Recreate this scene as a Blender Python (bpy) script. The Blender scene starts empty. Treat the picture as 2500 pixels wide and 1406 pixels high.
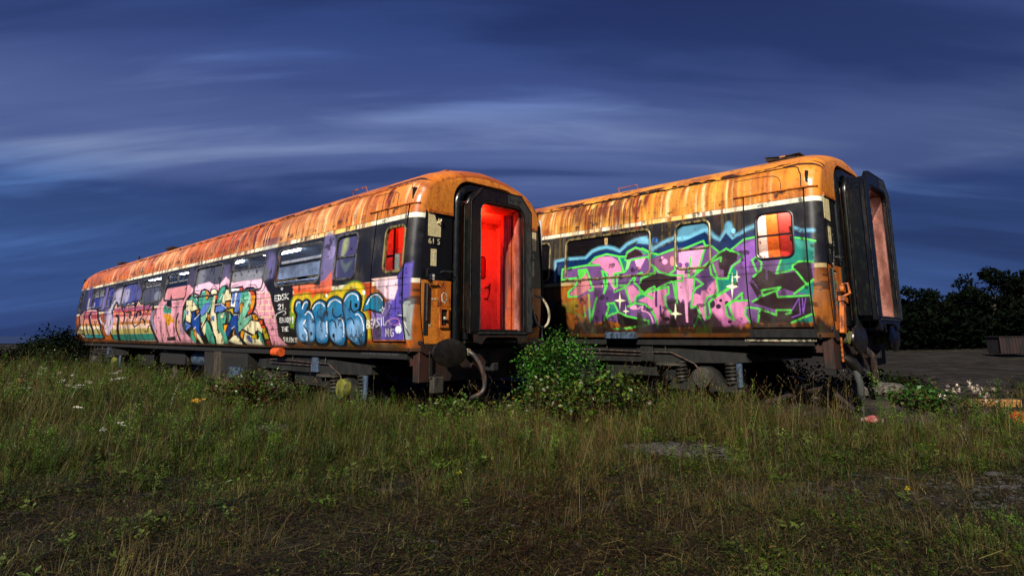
import bpy, math, random
import numpy as np
from mathutils import Vector, Matrix
random.seed(7); RNG = np.random.default_rng(7)
SC = bpy.context.scene
COL = SC.collection
R = math.radians
PI = math.pi

# ------------------------------------------------------------------ camera
CAM_Z = 1.25
cam_d = bpy.data.cameras.new('camera'); cam = bpy.data.objects.new('camera', cam_d); COL.objects.link(cam)
cam.location = (0, 0, CAM_Z); cam.rotation_euler = (R(90 + 10.2), 0, 0)
cam_d.sensor_width = 36; cam_d.lens = 36 * 1478 / 2500; cam_d.shift_y = -149 / 2500
cam_d.clip_start = .05; cam_d.clip_end = 4000
SC.camera = cam

# ------------------------------------------------------------------ sky
SUN_TO = Vector((-.36, -.92, .74)).normalized()        # direction towards the low key light
SUN_EL = math.asin(SUN_TO.z); SUN_AZ = math.atan2(SUN_TO.x, SUN_TO.y)
wld = bpy.data.worlds.new('World'); SC.world = wld; wld.use_nodes = True
nt = wld.node_tree; nt.nodes.clear()
def N(nt, typ, **kw):
    n = nt.nodes.new(typ)
    for k, v in kw.items(): setattr(n, k, v)
    return n
def srgb(h):
    if isinstance(h, str): h = [int(h[i:i+2], 16) / 255 for i in (0, 2, 4)]
    return tuple((c / 12.92 if c <= .04045 else ((c + .055) / 1.055) ** 2.4) for c in h)
def ramp(nt, stops, interp='EASE'):
    n = nt.nodes.new('ShaderNodeValToRGB'); cr = n.color_ramp; cr.interpolation = interp
    while len(cr.elements) < len(stops): cr.elements.new(.5)
    for e, (p, c) in zip(cr.elements, stops): e.position = p; e.color = (*c[:3], 1)
    return n
def L(nt, a, b): nt.links.new(a, b)
def mth(nt, op, a, b=None, clamp=False):
    n = N(nt, 'ShaderNodeMath', operation=op, use_clamp=clamp)
    for i, v in enumerate((a, b)):
        if v is None: continue
        if isinstance(v, (int, float)): n.inputs[i].default_value = v
        else: L(nt, v, n.inputs[i])
    return n.outputs[0]
def mixc(nt, fac, a, b, mode='MIX'):
    n = N(nt, 'ShaderNodeMix', data_type='RGBA', blend_type=mode)
    for i, v in ((0, fac), (6, a), (7, b)):
        if isinstance(v, (int, float)): n.inputs[i].default_value = v
        elif isinstance(v, tuple): n.inputs[i].default_value = (*v[:3], 1)
        else: L(nt, v, n.inputs[i])
    return n.outputs[2]
def build_sky():
    tc = N(nt, 'ShaderNodeTexCoord'); sep = N(nt, 'ShaderNodeSeparateXYZ'); L(nt, tc.outputs['Generated'], sep.inputs[0])
    z = mth(nt, 'MAXIMUM', sep.outputs[2], 0.0)
    zz = mth(nt, 'ADD', z, .22)
    px = mth(nt, 'DIVIDE', sep.outputs[0], zz); py = mth(nt, 'DIVIDE', sep.outputs[1], zz)
    cmb = N(nt, 'ShaderNodeCombineXYZ'); L(nt, px, cmb.inputs[0]); L(nt, py, cmb.inputs[1])
    mp = N(nt, 'ShaderNodeMapping'); mp.inputs['Rotation'].default_value = (0, 0, R(27)); mp.inputs['Scale'].default_value = (.42, 2.0, 1); mp.inputs['Location'].default_value = (.9, 2.3, 0)
    L(nt, cmb.outputs[0], mp.inputs[0])
    n1 = N(nt, 'ShaderNodeTexNoise'); n1.inputs['Scale'].default_value = 1.15; n1.inputs['Detail'].default_value = 4.5; n1.inputs['Roughness'].default_value = .5; n1.inputs['Distortion'].default_value = .7
    L(nt, mp.outputs[0], n1.inputs['Vector'])
    mp2 = N(nt, 'ShaderNodeMapping'); mp2.inputs['Rotation'].default_value = (0, 0, R(-14)); mp2.inputs['Scale'].default_value = (.42, 1.9, 1); mp2.inputs['Location'].default_value = (4.2, .3, 0)
    L(nt, cmb.outputs[0], mp2.inputs[0])
    n2 = N(nt, 'ShaderNodeTexNoise'); n2.inputs['Scale'].default_value = .9; n2.inputs['Detail'].default_value = 2.5; n2.inputs['Roughness'].default_value = .4
    L(nt, mp2.outputs[0], n2.inputs['Vector'])
    mp3 = N(nt, 'ShaderNodeMapping'); mp3.inputs['Rotation'].default_value = (0, 0, R(12)); mp3.inputs['Scale'].default_value = (1.0, 4.6, 1); mp3.inputs['Location'].default_value = (1.7, 6.1, 0); L(nt, cmb.outputs[0], mp3.inputs[0])
    n3 = N(nt, 'ShaderNodeTexNoise'); n3.inputs['Scale'].default_value = 1.3; n3.inputs['Detail'].default_value = 5; n3.inputs['Roughness'].default_value = .55; n3.inputs['Distortion'].default_value = .5; L(nt, mp3.outputs[0], n3.inputs['Vector'])
    cl = mth(nt, 'ADD', mth(nt, 'ADD', mth(nt, 'MULTIPLY', n1.outputs[0], .48), mth(nt, 'MULTIPLY', n2.outputs[0], .36)), mth(nt, 'MULTIPLY', n3.outputs[0], .16))
    base = ramp(nt, [(0, srgb('2f4479')), (.08, srgb('355087')), (.17, srgb('31497c')), (.205, srgb('30457a')), (.232, srgb('4b5c90')), (.29, srgb('526497')), (.38, srgb('3f5087')), (.46, srgb('33477f')), (1, srgb('26356a'))], 'LINEAR'); L(nt, z, base.inputs[0])
    lite = ramp(nt, [(0, srgb('38528a')), (.10, srgb('4565a4')), (.20, srgb('5678b4')), (.25, srgb('7c8db6')), (.33, srgb('7486b4')), (.42, srgb('5876ba')), (.6, srgb('4863a8')), (1, srgb('344a8c'))], 'LINEAR'); L(nt, z, lite.inputs[0])
    dark = ramp(nt, [(0, srgb('293c6c')), (.12, srgb('283c6c')), (.21, srgb('26386a')), (.3, srgb('2f4276')), (.5, srgb('233262')), (1, srgb('1c2858'))], 'LINEAR'); L(nt, z, dark.inputs[0])
    mr = N(nt, 'ShaderNodeMapRange', interpolation_type='SMOOTHSTEP'); mr.inputs[1].default_value = .49; mr.inputs[2].default_value = .62; L(nt, cl, mr.inputs[0])
    mr2 = N(nt, 'ShaderNodeMapRange', interpolation_type='SMOOTHSTEP'); mr2.inputs[1].default_value = .49; mr2.inputs[2].default_value = .37; L(nt, cl, mr2.inputs[0])
    c = mixc(nt, mr.outputs[0], base.outputs[0], lite.outputs[0]); c = mixc(nt, mr2.outputs[0], c, dark.outputs[0])
    # sky colour mixed darker towards the right
    sd = mth(nt, 'MULTIPLY', mth(nt, 'MAXIMUM', mth(nt, 'SUBTRACT', sep.outputs[0], .12), 0.0), .62)
    c = mixc(nt, sd, c, srgb('1f2a52'))
    sky = N(nt, 'ShaderNodeTexSky', sky_type='NISHITA'); sky.sun_disc = False; sky.sun_elevation = SUN_EL; sky.sun_rotation = SUN_AZ
    bg1 = N(nt, 'ShaderNodeBackground'); L(nt, c, bg1.inputs[0]); bg1.inputs[1].default_value = .70
    bg2 = N(nt, 'ShaderNodeBackground'); L(nt, sky.outputs[0], bg2.inputs[0]); bg2.inputs[1].default_value = .0006
    ad = N(nt, 'ShaderNodeAddShader'); L(nt, bg1.outputs[0], ad.inputs[0]); L(nt, bg2.outputs[0], ad.inputs[1])
    out = N(nt, 'ShaderNodeOutputWorld'); L(nt, ad.outputs[0], out.inputs[0])
build_sky()
sun_d = bpy.data.lights.new('sun', 'SUN'); sun = bpy.data.objects.new('sun', sun_d); COL.objects.link(sun)
sun_d.energy = 5.0; sun_d.angle = R(1.2); sun_d.color = (1.0, .93, .82)
sun.rotation_euler = SUN_TO.to_track_quat('Z', 'Y').to_euler()
SC.view_settings.view_transform = 'Standard'; SC.view_settings.look = 'None'; SC.view_settings.exposure = .52; SC.view_settings.gamma = 1; SC.view_settings.use_curve_mapping = False

# ------------------------------------------------------------------ helpers
class MB:
    """collects boxes, tubes, prisms, grids; build() links them as one mesh object"""
    def __init__(s): s.v = []; s.f = []; s.m = []
    def add(s, vs, fs, mi=0):
        b = len(s.v); s.v += [tuple(v) for v in vs]; s.f += [tuple(b + i for i in f) for f in fs]; s.m += [mi] * len(fs); return s
    def box(s, a, b, mi=0, M=None, bev=0):
        x0, y0, z0 = a; x1, y1, z1 = b
        if bev:
            t = bev; vs = []
            for z, k in ((z0, t), (z0 + t, 0), (z1 - t, 0), (z1, t)):
                vs += [(x0 + k, y0 + t, z), (x0 + t, y0 + k, z), (x1 - t, y0 + k, z), (x1 - k, y0 + t, z), (x1 - k, y1 - t, z), (x1 - t, y1 - k, z), (x0 + t, y1 - k, z), (x0 + k, y1 - t, z)]
            fs = [tuple(range(7, -1, -1)), tuple(range(24, 32))] + [(8 * r + i, 8 * r + (i + 1) % 8, 8 * r + 8 + (i + 1) % 8, 8 * r + 8 + i) for r in range(3) for i in range(8)]
        else:
            vs = [(x0, y0, z0), (x1, y0, z0), (x1, y1, z0), (x0, y1, z0), (x0, y0, z1), (x1, y0, z1), (x1, y1, z1), (x0, y1, z1)]
            fs = [(0, 3, 2, 1), (4, 5, 6, 7), (0, 1, 5, 4), (1, 2, 6, 5), (2, 3, 7, 6), (3, 0, 4, 7)]
        if M is not None: vs = [M @ Vector(v) for v in vs]
        return s.add(vs, fs, mi)
    def tube(s, pts, r, n=8, mi=0, cap=True, closed=False):
        P = [Vector(p) for p in pts]; m = len(P); rr = r if hasattr(r, '__len__') else [r] * m
        up = Vector((0, 0, 1)); vs = []; prev = None
        for i in range(m):
            a = P[(i - 1) % m] if closed else P[max(i - 1, 0)]; b = P[(i + 1) % m] if closed else P[min(i + 1, m - 1)]
            t = (b - a); t = t.normalized() if t.length > 1e-9 else Vector((0, 0, 1))
            if prev is None: u = t.orthogonal().normalized()
            else:
                u = prev - t * prev.dot(t); u = u.normalized() if u.length > 1e-6 else t.orthogonal().normalized()
            prev = u; w = t.cross(u)
            vs += [P[i] + (u * math.cos(2 * PI * k / n) + w * math.sin(2 * PI * k / n)) * rr[i] for k in range(n)]
        fs = []
        for i in range(m if closed else m - 1):
            j = (i + 1) % m
            fs += [(i * n + k, i * n + (k + 1) % n, j * n + (k + 1) % n, j * n + k) for k in range(n)]
        if cap and not closed: fs += [tuple(range(n - 1, -1, -1)), tuple((m - 1) * n + k for k in range(n))]
        return s.add(vs, fs, mi)
    def prism(s, poly, a, b, axis='x', mi=0):
        """closed polygon in the two other axes, extruded between a and b along axis"""
        n = len(poly)
        def mk(p, t): return {'x': (t, p[0], p[1]), 'y': (p[0], t, p[1]), 'z': (p[0], p[1], t)}[axis]
        vs = [mk(p, a) for p in poly] + [mk(p, b) for p in poly]
        fs = [tuple(range(n)), tuple(range(2 * n - 1, n - 1, -1))] + [(i, n + i, n + (i + 1) % n, (i + 1) % n) for i in range(n)]
        return s.add(vs, fs, mi)
    def ring(s, outer, inner, a, b, axis='x', mi=0):
        n = len(outer)
        def mk(p, t): return {'x': (t, p[0], p[1]), 'y': (p[0], t, p[1]), 'z': (p[0], p[1], t)}[axis]
        vs = [mk(p, a) for p in outer] + [mk(p, a) for p in inner] + [mk(p, b) for p in outer] + [mk(p, b) for p in inner]
        fs = []
        for i in range(n):
            j = (i + 1) % n
            fs += [(i, j, n + j, n + i), (2 * n + i, 3 * n + i, 3 * n + j, 2 * n + j), (i, 2 * n + i, 2 * n + j, j), (n + i, n + j, 3 * n + j, 3 * n + i)]
        return s.add(vs, fs, mi)
    def lathe(s, prof, c, axis='x', n=24, mi=0, sx=1, sy=1):
        vs = []; m = len(prof)
        for t, r in prof:
            for k in range(n):
                a = 2 * PI * k / n; q = (r * math.cos(a) * sx, r * math.sin(a) * sy)
                vs.append({'x': (c[0] + t, c[1] + q[0], c[2] + q[1]), 'y': (c[0] + q[0], c[1] + t, c[2] + q[1]), 'z': (c[0] + q[0], c[1] + q[1], c[2] + t)}[axis])
        fs = [(i * n + k, i * n + (k + 1) % n, (i + 1) * n + (k + 1) % n, (i + 1) * n + k) for i in range(m - 1) for k in range(n)]
        fs += [tuple(range(n - 1, -1, -1)), tuple((m - 1) * n + k for k in range(n))]
        return s.add(vs, fs, mi)
    def build(s, name, mats, parent=None, smooth=False, fixn=True, **props):
        me = bpy.data.meshes.new(name); me.from_pydata(s.v, [], s.f)
        if not isinstance(mats, (list, tuple)): mats = [mats]
        for m in mats: me.materials.append(m)
        if any(s.m): me.polygons.foreach_set('material_index', s.m)
        if fixn and len(s.f) < 60000:
            import bmesh
            bm = bmesh.new(); bm.from_mesh(me); bmesh.ops.recalc_face_normals(bm, faces=bm.faces); bm.to_mesh(me); bm.free()
        if smooth:
            me.polygons.foreach_set('use_smooth', [True] * len(me.polygons)); me.update()
            try: me.set_sharp_from_angle(angle=R(38))
            except Exception: pass
        me.update()
        return link(name, me, parent, **props)
def link(name, data, parent=None, **props):
    o = bpy.data.objects.new(name, data); COL.objects.link(o)
    if parent: o.parent = parent
    for k, v in props.items(): o[k] = v
    return o
def thing(name, label, cat, loc=(0, 0, 0), rz=0, group=None):
    o = link(name, None); o.location = loc; o.rotation_euler = (0, 0, rz); o['label'] = label; o['category'] = cat
    if group: o['group'] = group
    return o
def tag(o, label, cat, group=None):
    o['label'] = label; o['category'] = cat
    if group: o['group'] = group
    return o
def copy_tree(o, parent=None):
    c = o.copy(); COL.objects.link(c)
    if parent: c.parent = parent
    for ch in list(o.children): copy_tree(ch, c)
    return c
def np_mesh(name, V, Fq, mats, parent=None, attrs=None, smooth=False, **props):
    """fast quad / tri mesh from arrays"""
    me = bpy.data.meshes.new(name); nf, k = Fq.shape
    me.vertices.add(len(V)); me.vertices.foreach_set('co', np.asarray(V, np.float32).ravel())
    me.loops.add(nf * k); me.loops.foreach_set('vertex_index', Fq.astype(np.int32).ravel())
    me.polygons.add(nf); me.polygons.foreach_set('loop_start', np.arange(0, nf * k, k, dtype=np.int32))
    for a, (typ, arr) in (attrs or {}).items():
        at = me.attributes.new(a, typ, 'POINT')
        at.data.foreach_set({'FLOAT_COLOR': 'color', 'FLOAT': 'value', 'FLOAT_VECTOR': 'vector'}[typ], np.asarray(arr, np.float32).ravel())
    for m in (mats if isinstance(mats, (list, tuple)) else [mats]): me.materials.append(m)
    if smooth: me.polygons.foreach_set('use_smooth', np.ones(nf, bool))
    me.update(calc_edges=True); me.validate()
    return link(name, me, parent, **props)

# ------------------------------------------------------------------ materials
def new_mat(name):
    m = bpy.data.materials.new(name); m.use_nodes = True; t = m.node_tree
    return m, t, t.nodes['Principled BSDF']
def noise(t, scale, detail=4, rough=.55, vec=None, dist=0):
    n = N(t, 'ShaderNodeTexNoise'); n.inputs['Scale'].default_value = scale; n.inputs['Detail'].default_value = detail
    n.inputs['Roughness'].default_value = rough; n.inputs['Distortion'].default_value = dist
    if vec is not None: L(t, vec, n.inputs['Vector'])
    return n.outputs[0]
def mrange(t, v, a, b, c=0, d=1, smooth=True):
    n = N(t, 'ShaderNodeMapRange'); n.interpolation_type = 'SMOOTHSTEP' if smooth else 'LINEAR'
    L(t, v, n.inputs[0]); n.inputs[1].default_value = a; n.inputs[2].default_value = b; n.inputs[3].default_value = c; n.inputs[4].default_value = d
    return n.outputs[0]
def objco(t, scale=(1, 1, 1)):
    tc = N(t, 'ShaderNodeTexCoord'); mp = N(t, 'ShaderNodeMapping'); mp.inputs['Scale'].default_value = scale; L(t, tc.outputs['Object'], mp.inputs[0]); return mp.outputs[0]
def bump(t, bs, h, strength=.3, dist=.01):
    b = N(t, 'ShaderNodeBump'); b.inputs['Strength'].default_value = strength; b.inputs['Distance'].default_value = dist
    L(t, h, b.inputs['Height']); L(t, b.outputs[0], bs.inputs['Normal'])
def worn(name, col, col2, rough=.6, metal=0, scale=14, amt=(.45, .62), streak=True, bstr=.25, spec=.5):
    """paint or metal with patches of a second colour, vertical streaks and fine relief"""
    m, t, bs = new_mat(name)
    n1 = noise(t, scale, 6, .62, objco(t, (1, 1, .35 if streak else 1)))
    n2 = noise(t, scale * 5, 4, .6, objco(t))
    f = mrange(t, n1, *amt) if True else None
    c = mixc(t, f, srgb(col), srgb(col2)); c = mixc(t, mrange(t, n2, .4, .75, 0, .45), c, tuple(x * .35 for x in srgb(col2)))
    L(t, c, bs.inputs['Base Color'])
    L(t, mrange(t, n1, .3, .7, rough - .12, rough + .18, False), bs.inputs['Roughness']); bs.inputs['Metallic'].default_value = metal; bs.inputs['Specular IOR Level'].default_value = spec
    bump(t, bs, n2, bstr, .004)
    return m
M = {}
def mats():
    M['orange'] = worn('orange_paint', 'd07c26', '9a4c14', .40, 0, 7, (.45, .7))
    M['orange_rust'] = worn('rusty_orange_steel', 'bc641a', '54200a', .5, 0, 12, (.45, .66), True, .5)
    M['headstock'] = worn('headstock_paint', '3a1a0c', '120804', .7, 0, 10, (.35, .6))
    M['black'] = worn('black_paint', '0e0e12', '070708', .36, 0, 8, spec=.6)
    M['frame_dark'] = worn('dark_steel_plate', '0a0a0b', '1c130c', .32, 0, 10, (.5, .7), True, .5, .45)
    M['plate_grey'] = worn('grey_plate', '3a3e3e', '1c1914', .5, .2, 20, (.45, .65))
    M['under'] = worn('bogie_grime', '0b0b0a', '080604', .85, 0, 9, (.4, .6))
    M['under_grey'] = worn('bogie_grey', '262622', '12110d', .5, 0, 9, (.4, .6))
    M['blue_grey'] = worn('pale_blue_metal', '45566a', '161b22', .5, .1, 16)
    M['cover'] = worn('axlebox_cover', '38342a', '1a1812', .7, 0, 10)
    M['cover_y'] = worn('axlebox_cover_yellow', '6a6a18', '26241c', .7, 0, 10)
    M['springm'] = worn('spring_steel', '322f2a', '181610', .5, .3, 20)
    M['buffer'] = worn('buffer_steel', '2c2620', '14100c', .34, .35, 10, (.4, .6), False, .5, .7)
    M['hose'] = worn('rubber_hose', '2a2a2a', '5a4032', .45, 0, 14)
    M['cable'] = worn('pale_cable', 'b8ac90', '6a5c40', .6, 0, 20)
    M['trim'] = worn('window_trim', '6a6a66', '34302a', .4, .4, 18, (.42, .6))
    M['trim_g'] = worn('window_trim_gold', '9a8a58', '3c3424', .4, .3, 18, (.42, .6))
    M['cream'] = worn('cream_plate', 'd8c894', '8a6a30', .55, 0, 9, (.5, .75))
    M['white'] = worn('white_patch', 'd8d2c0', 'a89870', .55, 0, 20, (.5, .7))
    M['lino'] = worn('interior_floor', '3c3634', '241f1c', .6, 0, 10)
    M['wall_in'] = worn('interior_wall', 'd8c4b4', 'b09884', .5, 0, 3, (.45, .7), True, .1)
    M['wall_pink'] = worn('gangway_shield', 'a06c60', '5c3024', .36, 0, 5, (.42, .66), True, .25)
    M['wall_white'] = worn('interior_white', 'e4e0da', 'c8c0b8', .45, 0, 3, (.45, .7), True, .1)
    M['wall_orange'] = worn('interior_orange', 'c4601a', '8a3c0c', .45, 0, 3, (.45, .7), True, .1)
    M['wall_red'] = worn('interior_red', 'a41c10', '6a0e08', .5, 0, 5, (.45, .7), True, .1)
    M['sal_wall'] = worn('saloon_lining', '9aa0ac', '6c727c', .5, 0, 2, (.4, .7), False, .05)
    M['rack'] = worn('luggage_rack', 'b8bcc8', '888c98', .3, .4, 3, (.4, .7), False, .05)
    M['seat'] = worn('seat_cloth', '28303c', '181c26', .9, 0, 20, (.4, .7), False, .2)
    M['text'] = worn('cream_lettering', 'd8cca0', 'c0b080', .6, 0, 20)
    M['wood'] = worn('weathered_timber', 'b07c38', '6a4420', .7, 0, 12, (.4, .65))
    M['greywood'] = worn('grey_timber', '6a5c54', '38302c', .8, 0, 12)
    M['drum'] = worn('orange_plastic', 'd8581c', '8a3010', .45, 0, 14, (.5, .7))
    M['rust'] = worn('rust', '26140c', '0e0704', .85, 0, 12, (.4, .6), False, .5)
    M['stone'] = worn('slate', '34322e', '1c1a16', .8, 0, 10, (.4, .6), False, .6)
    M['concrete'] = worn('concrete', '5c584c', '2c2a24', .85, 0, 12, (.4, .6), False, .5)
    M['rag'] = worn('red_rag', '8a3434', 'a08478', .8, 0, 8, (.45, .6), False, .5)
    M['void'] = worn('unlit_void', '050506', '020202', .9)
    for nm, c, e in (('lamp_blue', (.62, .75, 1), 26), ('lamp_warm', (1, .72, .45), 6)):
        m, t, bs = new_mat(nm); bs.inputs['Emission Color'].default_value = (*c, 1); bs.inputs['Emission Strength'].default_value = e; M[nm] = m
    # glass
    m, t, bs = new_mat('clear_glass'); bs.inputs['Base Color'].default_value = (.9, .95, .95, 1); bs.inputs['Transmission Weight'].default_value = 1; bs.inputs['Roughness'].default_value = .05; bs.inputs['IOR'].default_value = 1.1; M['glass'] = m
    # painted body side (colour painted per vertex, fine grime on top)
    m, t, bs = new_mat('painted_side')
    at = N(t, 'ShaderNodeAttribute', attribute_name='paint')
    n1 = noise(t, 6, 6, .65, objco(t, (1, 1, .12))); n2 = noise(t, 60, 5, .65, objco(t)); n3 = noise(t, 2.2, 5, .6, objco(t))
    c = mixc(t, mrange(t, n1, .42, .72, 0, .5), at.outputs['Color'], (.018, .014, .010), 'MIX')
    c = mixc(t, mrange(t, n2, .5, .8, 0, .55), c, (.03, .022, .015))
    c = mixc(t, mrange(t, n3, .5, .75, 0, .12), c, (.25, .22, .18))
    L(t, c, bs.inputs['Base Color'])
    L(t, mrange(t, n3, .3, .7, .28, .55, False), bs.inputs['Roughness']); bs.inputs['Specular IOR Level'].default_value = .45
    hh = mth(t, 'ADD', mth(t, 'MULTIPLY', noise(t, 1.3, 3, .5, objco(t, (1, 1, .6))), 6), mth(t, 'MULTIPLY', n2, .35))
    bump(t, bs, hh, .35, .012)
    M['side'] = m
    # painted glass
    m, t, bs = new_mat('painted_glass')
    at = N(t, 'ShaderNodeAttribute', attribute_name='paint'); n2 = noise(t, 30, 5, .6, objco(t))
    c = mixc(t, mrange(t, n2, .5, .8, 0, .3), at.outputs['Color'], (.05, .045, .04)); L(t, c, bs.inputs['Base Color'])
    bs.inputs['Roughness'].default_value = .16; M['pane'] = m
    # roof
    m, t, bs = new_mat('rusty_orange_roof'); at = N(t, 'ShaderNodeAttribute', attribute_name='paint'); fine = noise(t, 90, 4, .65, objco(t)); mid = noise(t, 10, 6, .65, objco(t))
    c = mixc(t, mrange(t, fine, .5, .8, 0, .45), at.outputs['Color'], srgb('3c1a0a')); c = mixc(t, mrange(t, mid, .55, .75, 0, .3), c, srgb('7a3412')); L(t, c, bs.inputs['Base Color'])
    L(t, mrange(t, mid, .3, .7, .22, .46, False), bs.inputs['Roughness']); bs.inputs['Specular IOR Level'].default_value = .75
    sx = N(t, 'ShaderNodeSeparateXYZ'); L(t, objco(t), sx.inputs[0]); wv = mth(t, 'SINE', mth(t, 'MULTIPLY', sx.outputs[0], 2 * PI / .17)); hh = mth(t, 'ADD', mth(t, 'MULTIPLY', wv, mrange(t, sx.outputs[2], 2.42, 2.36, 0, .16)), mth(t, 'ADD', mth(t, 'MULTIPLY', noise(t, 5, 3, .5, objco(t, (1, .3, .3))), 1.6), mth(t, 'MULTIPLY', mid, .5)))
    bump(t, bs, hh, .45, .02); M['roof'] = m
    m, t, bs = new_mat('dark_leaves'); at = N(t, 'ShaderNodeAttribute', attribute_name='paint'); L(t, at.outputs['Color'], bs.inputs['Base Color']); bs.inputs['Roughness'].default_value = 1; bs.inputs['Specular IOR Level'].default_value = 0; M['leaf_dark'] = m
    m, t, bs = new_mat('flaking_mossy_rubber'); n1 = noise(t, 22, 6, .7, objco(t, (1, 1, .3))); n2 = noise(t, 90, 5, .7, objco(t)); c = mixc(t, mrange(t, n1, .5, .7), (.0025, .0028, .003), (.012, .016, .005)); c = mixc(t, mth(t, 'MULTIPLY', mrange(t, n2, .70, .76), mrange(t, n1, .52, .62)), c, (.24, .24, .17)); L(t, c, bs.inputs['Base Color'])
    bs.inputs['Roughness'].default_value = .26; bs.inputs['Specular IOR Level'].default_value = .45; bump(t, bs, mth(t, 'ADD', mth(t, 'MULTIPLY', n1, 1.2), mth(t, 'MULTIPLY', n2, .3)), .22, .012); M['rubber'] = m
    # vegetation: colour comes from a per vertex attribute, varied per instance
    for key, tint in (('grass', (1, 1, 1)), ('leaf', (1, 1, 1))):
        m, t, bs = new_mat(key + '_blades'); at = N(t, 'ShaderNodeAttribute', attribute_name='paint')
        oi = N(t, 'ShaderNodeObjectInfo'); hs = N(t, 'ShaderNodeHueSaturation')
        L(t, at.outputs['Color'], hs.inputs['Color']); L(t, mrange(t, oi.outputs['Random'], 0, 1, .75, 1.3, False), hs.inputs['Value']); L(t, mrange(t, oi.outputs['Random'], 0, 1, .485, .515, False), hs.inputs['Hue'])
        L(t, hs.outputs[0], bs.inputs['Base Color']); bs.inputs['Roughness'].default_value = .62 if key == 'grass' else .42
        bs.inputs['Specular IOR Level'].default_value = .3
        tr = N(t, 'ShaderNodeBsdfTranslucent'); L(t, hs.outputs[0], tr.inputs[0]); mx = N(t, 'ShaderNodeMixShader'); mx.inputs[0].default_value = .22
        out = t.nodes['Material Output']; L(t, bs.outputs[0], mx.inputs[1]); L(t, tr.outputs[0], mx.inputs[2]); L(t, mx.outputs[0], out.inputs[0]); M[key] = m
    # ground
    m, t, bs = new_mat('gravelly_soil'); vo = N(t, 'ShaderNodeTexVoronoi'); vo.inputs['Scale'].default_value = 26; L(t, objco(t), vo.inputs['Vector'])
    vo2 = N(t, 'ShaderNodeTexVoronoi'); vo2.inputs['Scale'].default_value = 70; L(t, objco(t), vo2.inputs['Vector'])
    n1 = noise(t, .8, 5, .6, objco(t)); n2 = noise(t, 14, 6, .7, objco(t))
    c = mixc(t, mrange(t, n2, .35, .7), (.006, .006, .0055), (.026, .024, .021)); c = mixc(t, mrange(t, vo.outputs['Distance'], .15, .5, 0, .5), c, (.032, .031, .029))
    n4 = noise(t, .28, 5, .6, objco(t, (.5, 1.6, 1))); n5 = noise(t, 2.2, 6, .65, objco(t, (.6, 1.6, 1))); c = mixc(t, mrange(t, n4, .40, .62, 0, .85), c, (.006, .006, .006)); c = mixc(t, mrange(t, n5, .46, .62, 0, .8), c, (.060, .050, .037))
    c = mixc(t, mrange(t, n1, .42, .62, 0, .8), c, (.016, .012, .006)); L(t, c, bs.inputs['Base Color']); bs.inputs['Roughness'].default_value = .95; bs.inputs['Specular IOR Level'].default_value = .1
    bump(t, bs, mth(t, 'ADD', mth(t, 'ADD', vo.outputs['Distance'], mth(t, 'MULTIPLY', vo2.outputs['Distance'], .5)), n2), .9, .03); M['ground'] = m
    m, t, bs = new_mat('far_sea'); bs.inputs['Base Color'].default_value = (.012, .02, .045, 1); bs.inputs['Roughness'].default_value = .35
    bump(t, bs, noise(t, 3, 3, .5, objco(t, (.02, .2, 1))), .2, .1); M['sea'] = m
    m, t, bs = new_mat('bark'); c = mixc(t, noise(t, 20, 5, .6, objco(t)), (.02, .015, .01), (.06, .045, .03)); L(t, c, bs.inputs['Base Color']); bs.inputs['Roughness'].default_value = .9; M['bark'] = m
mats()

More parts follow.
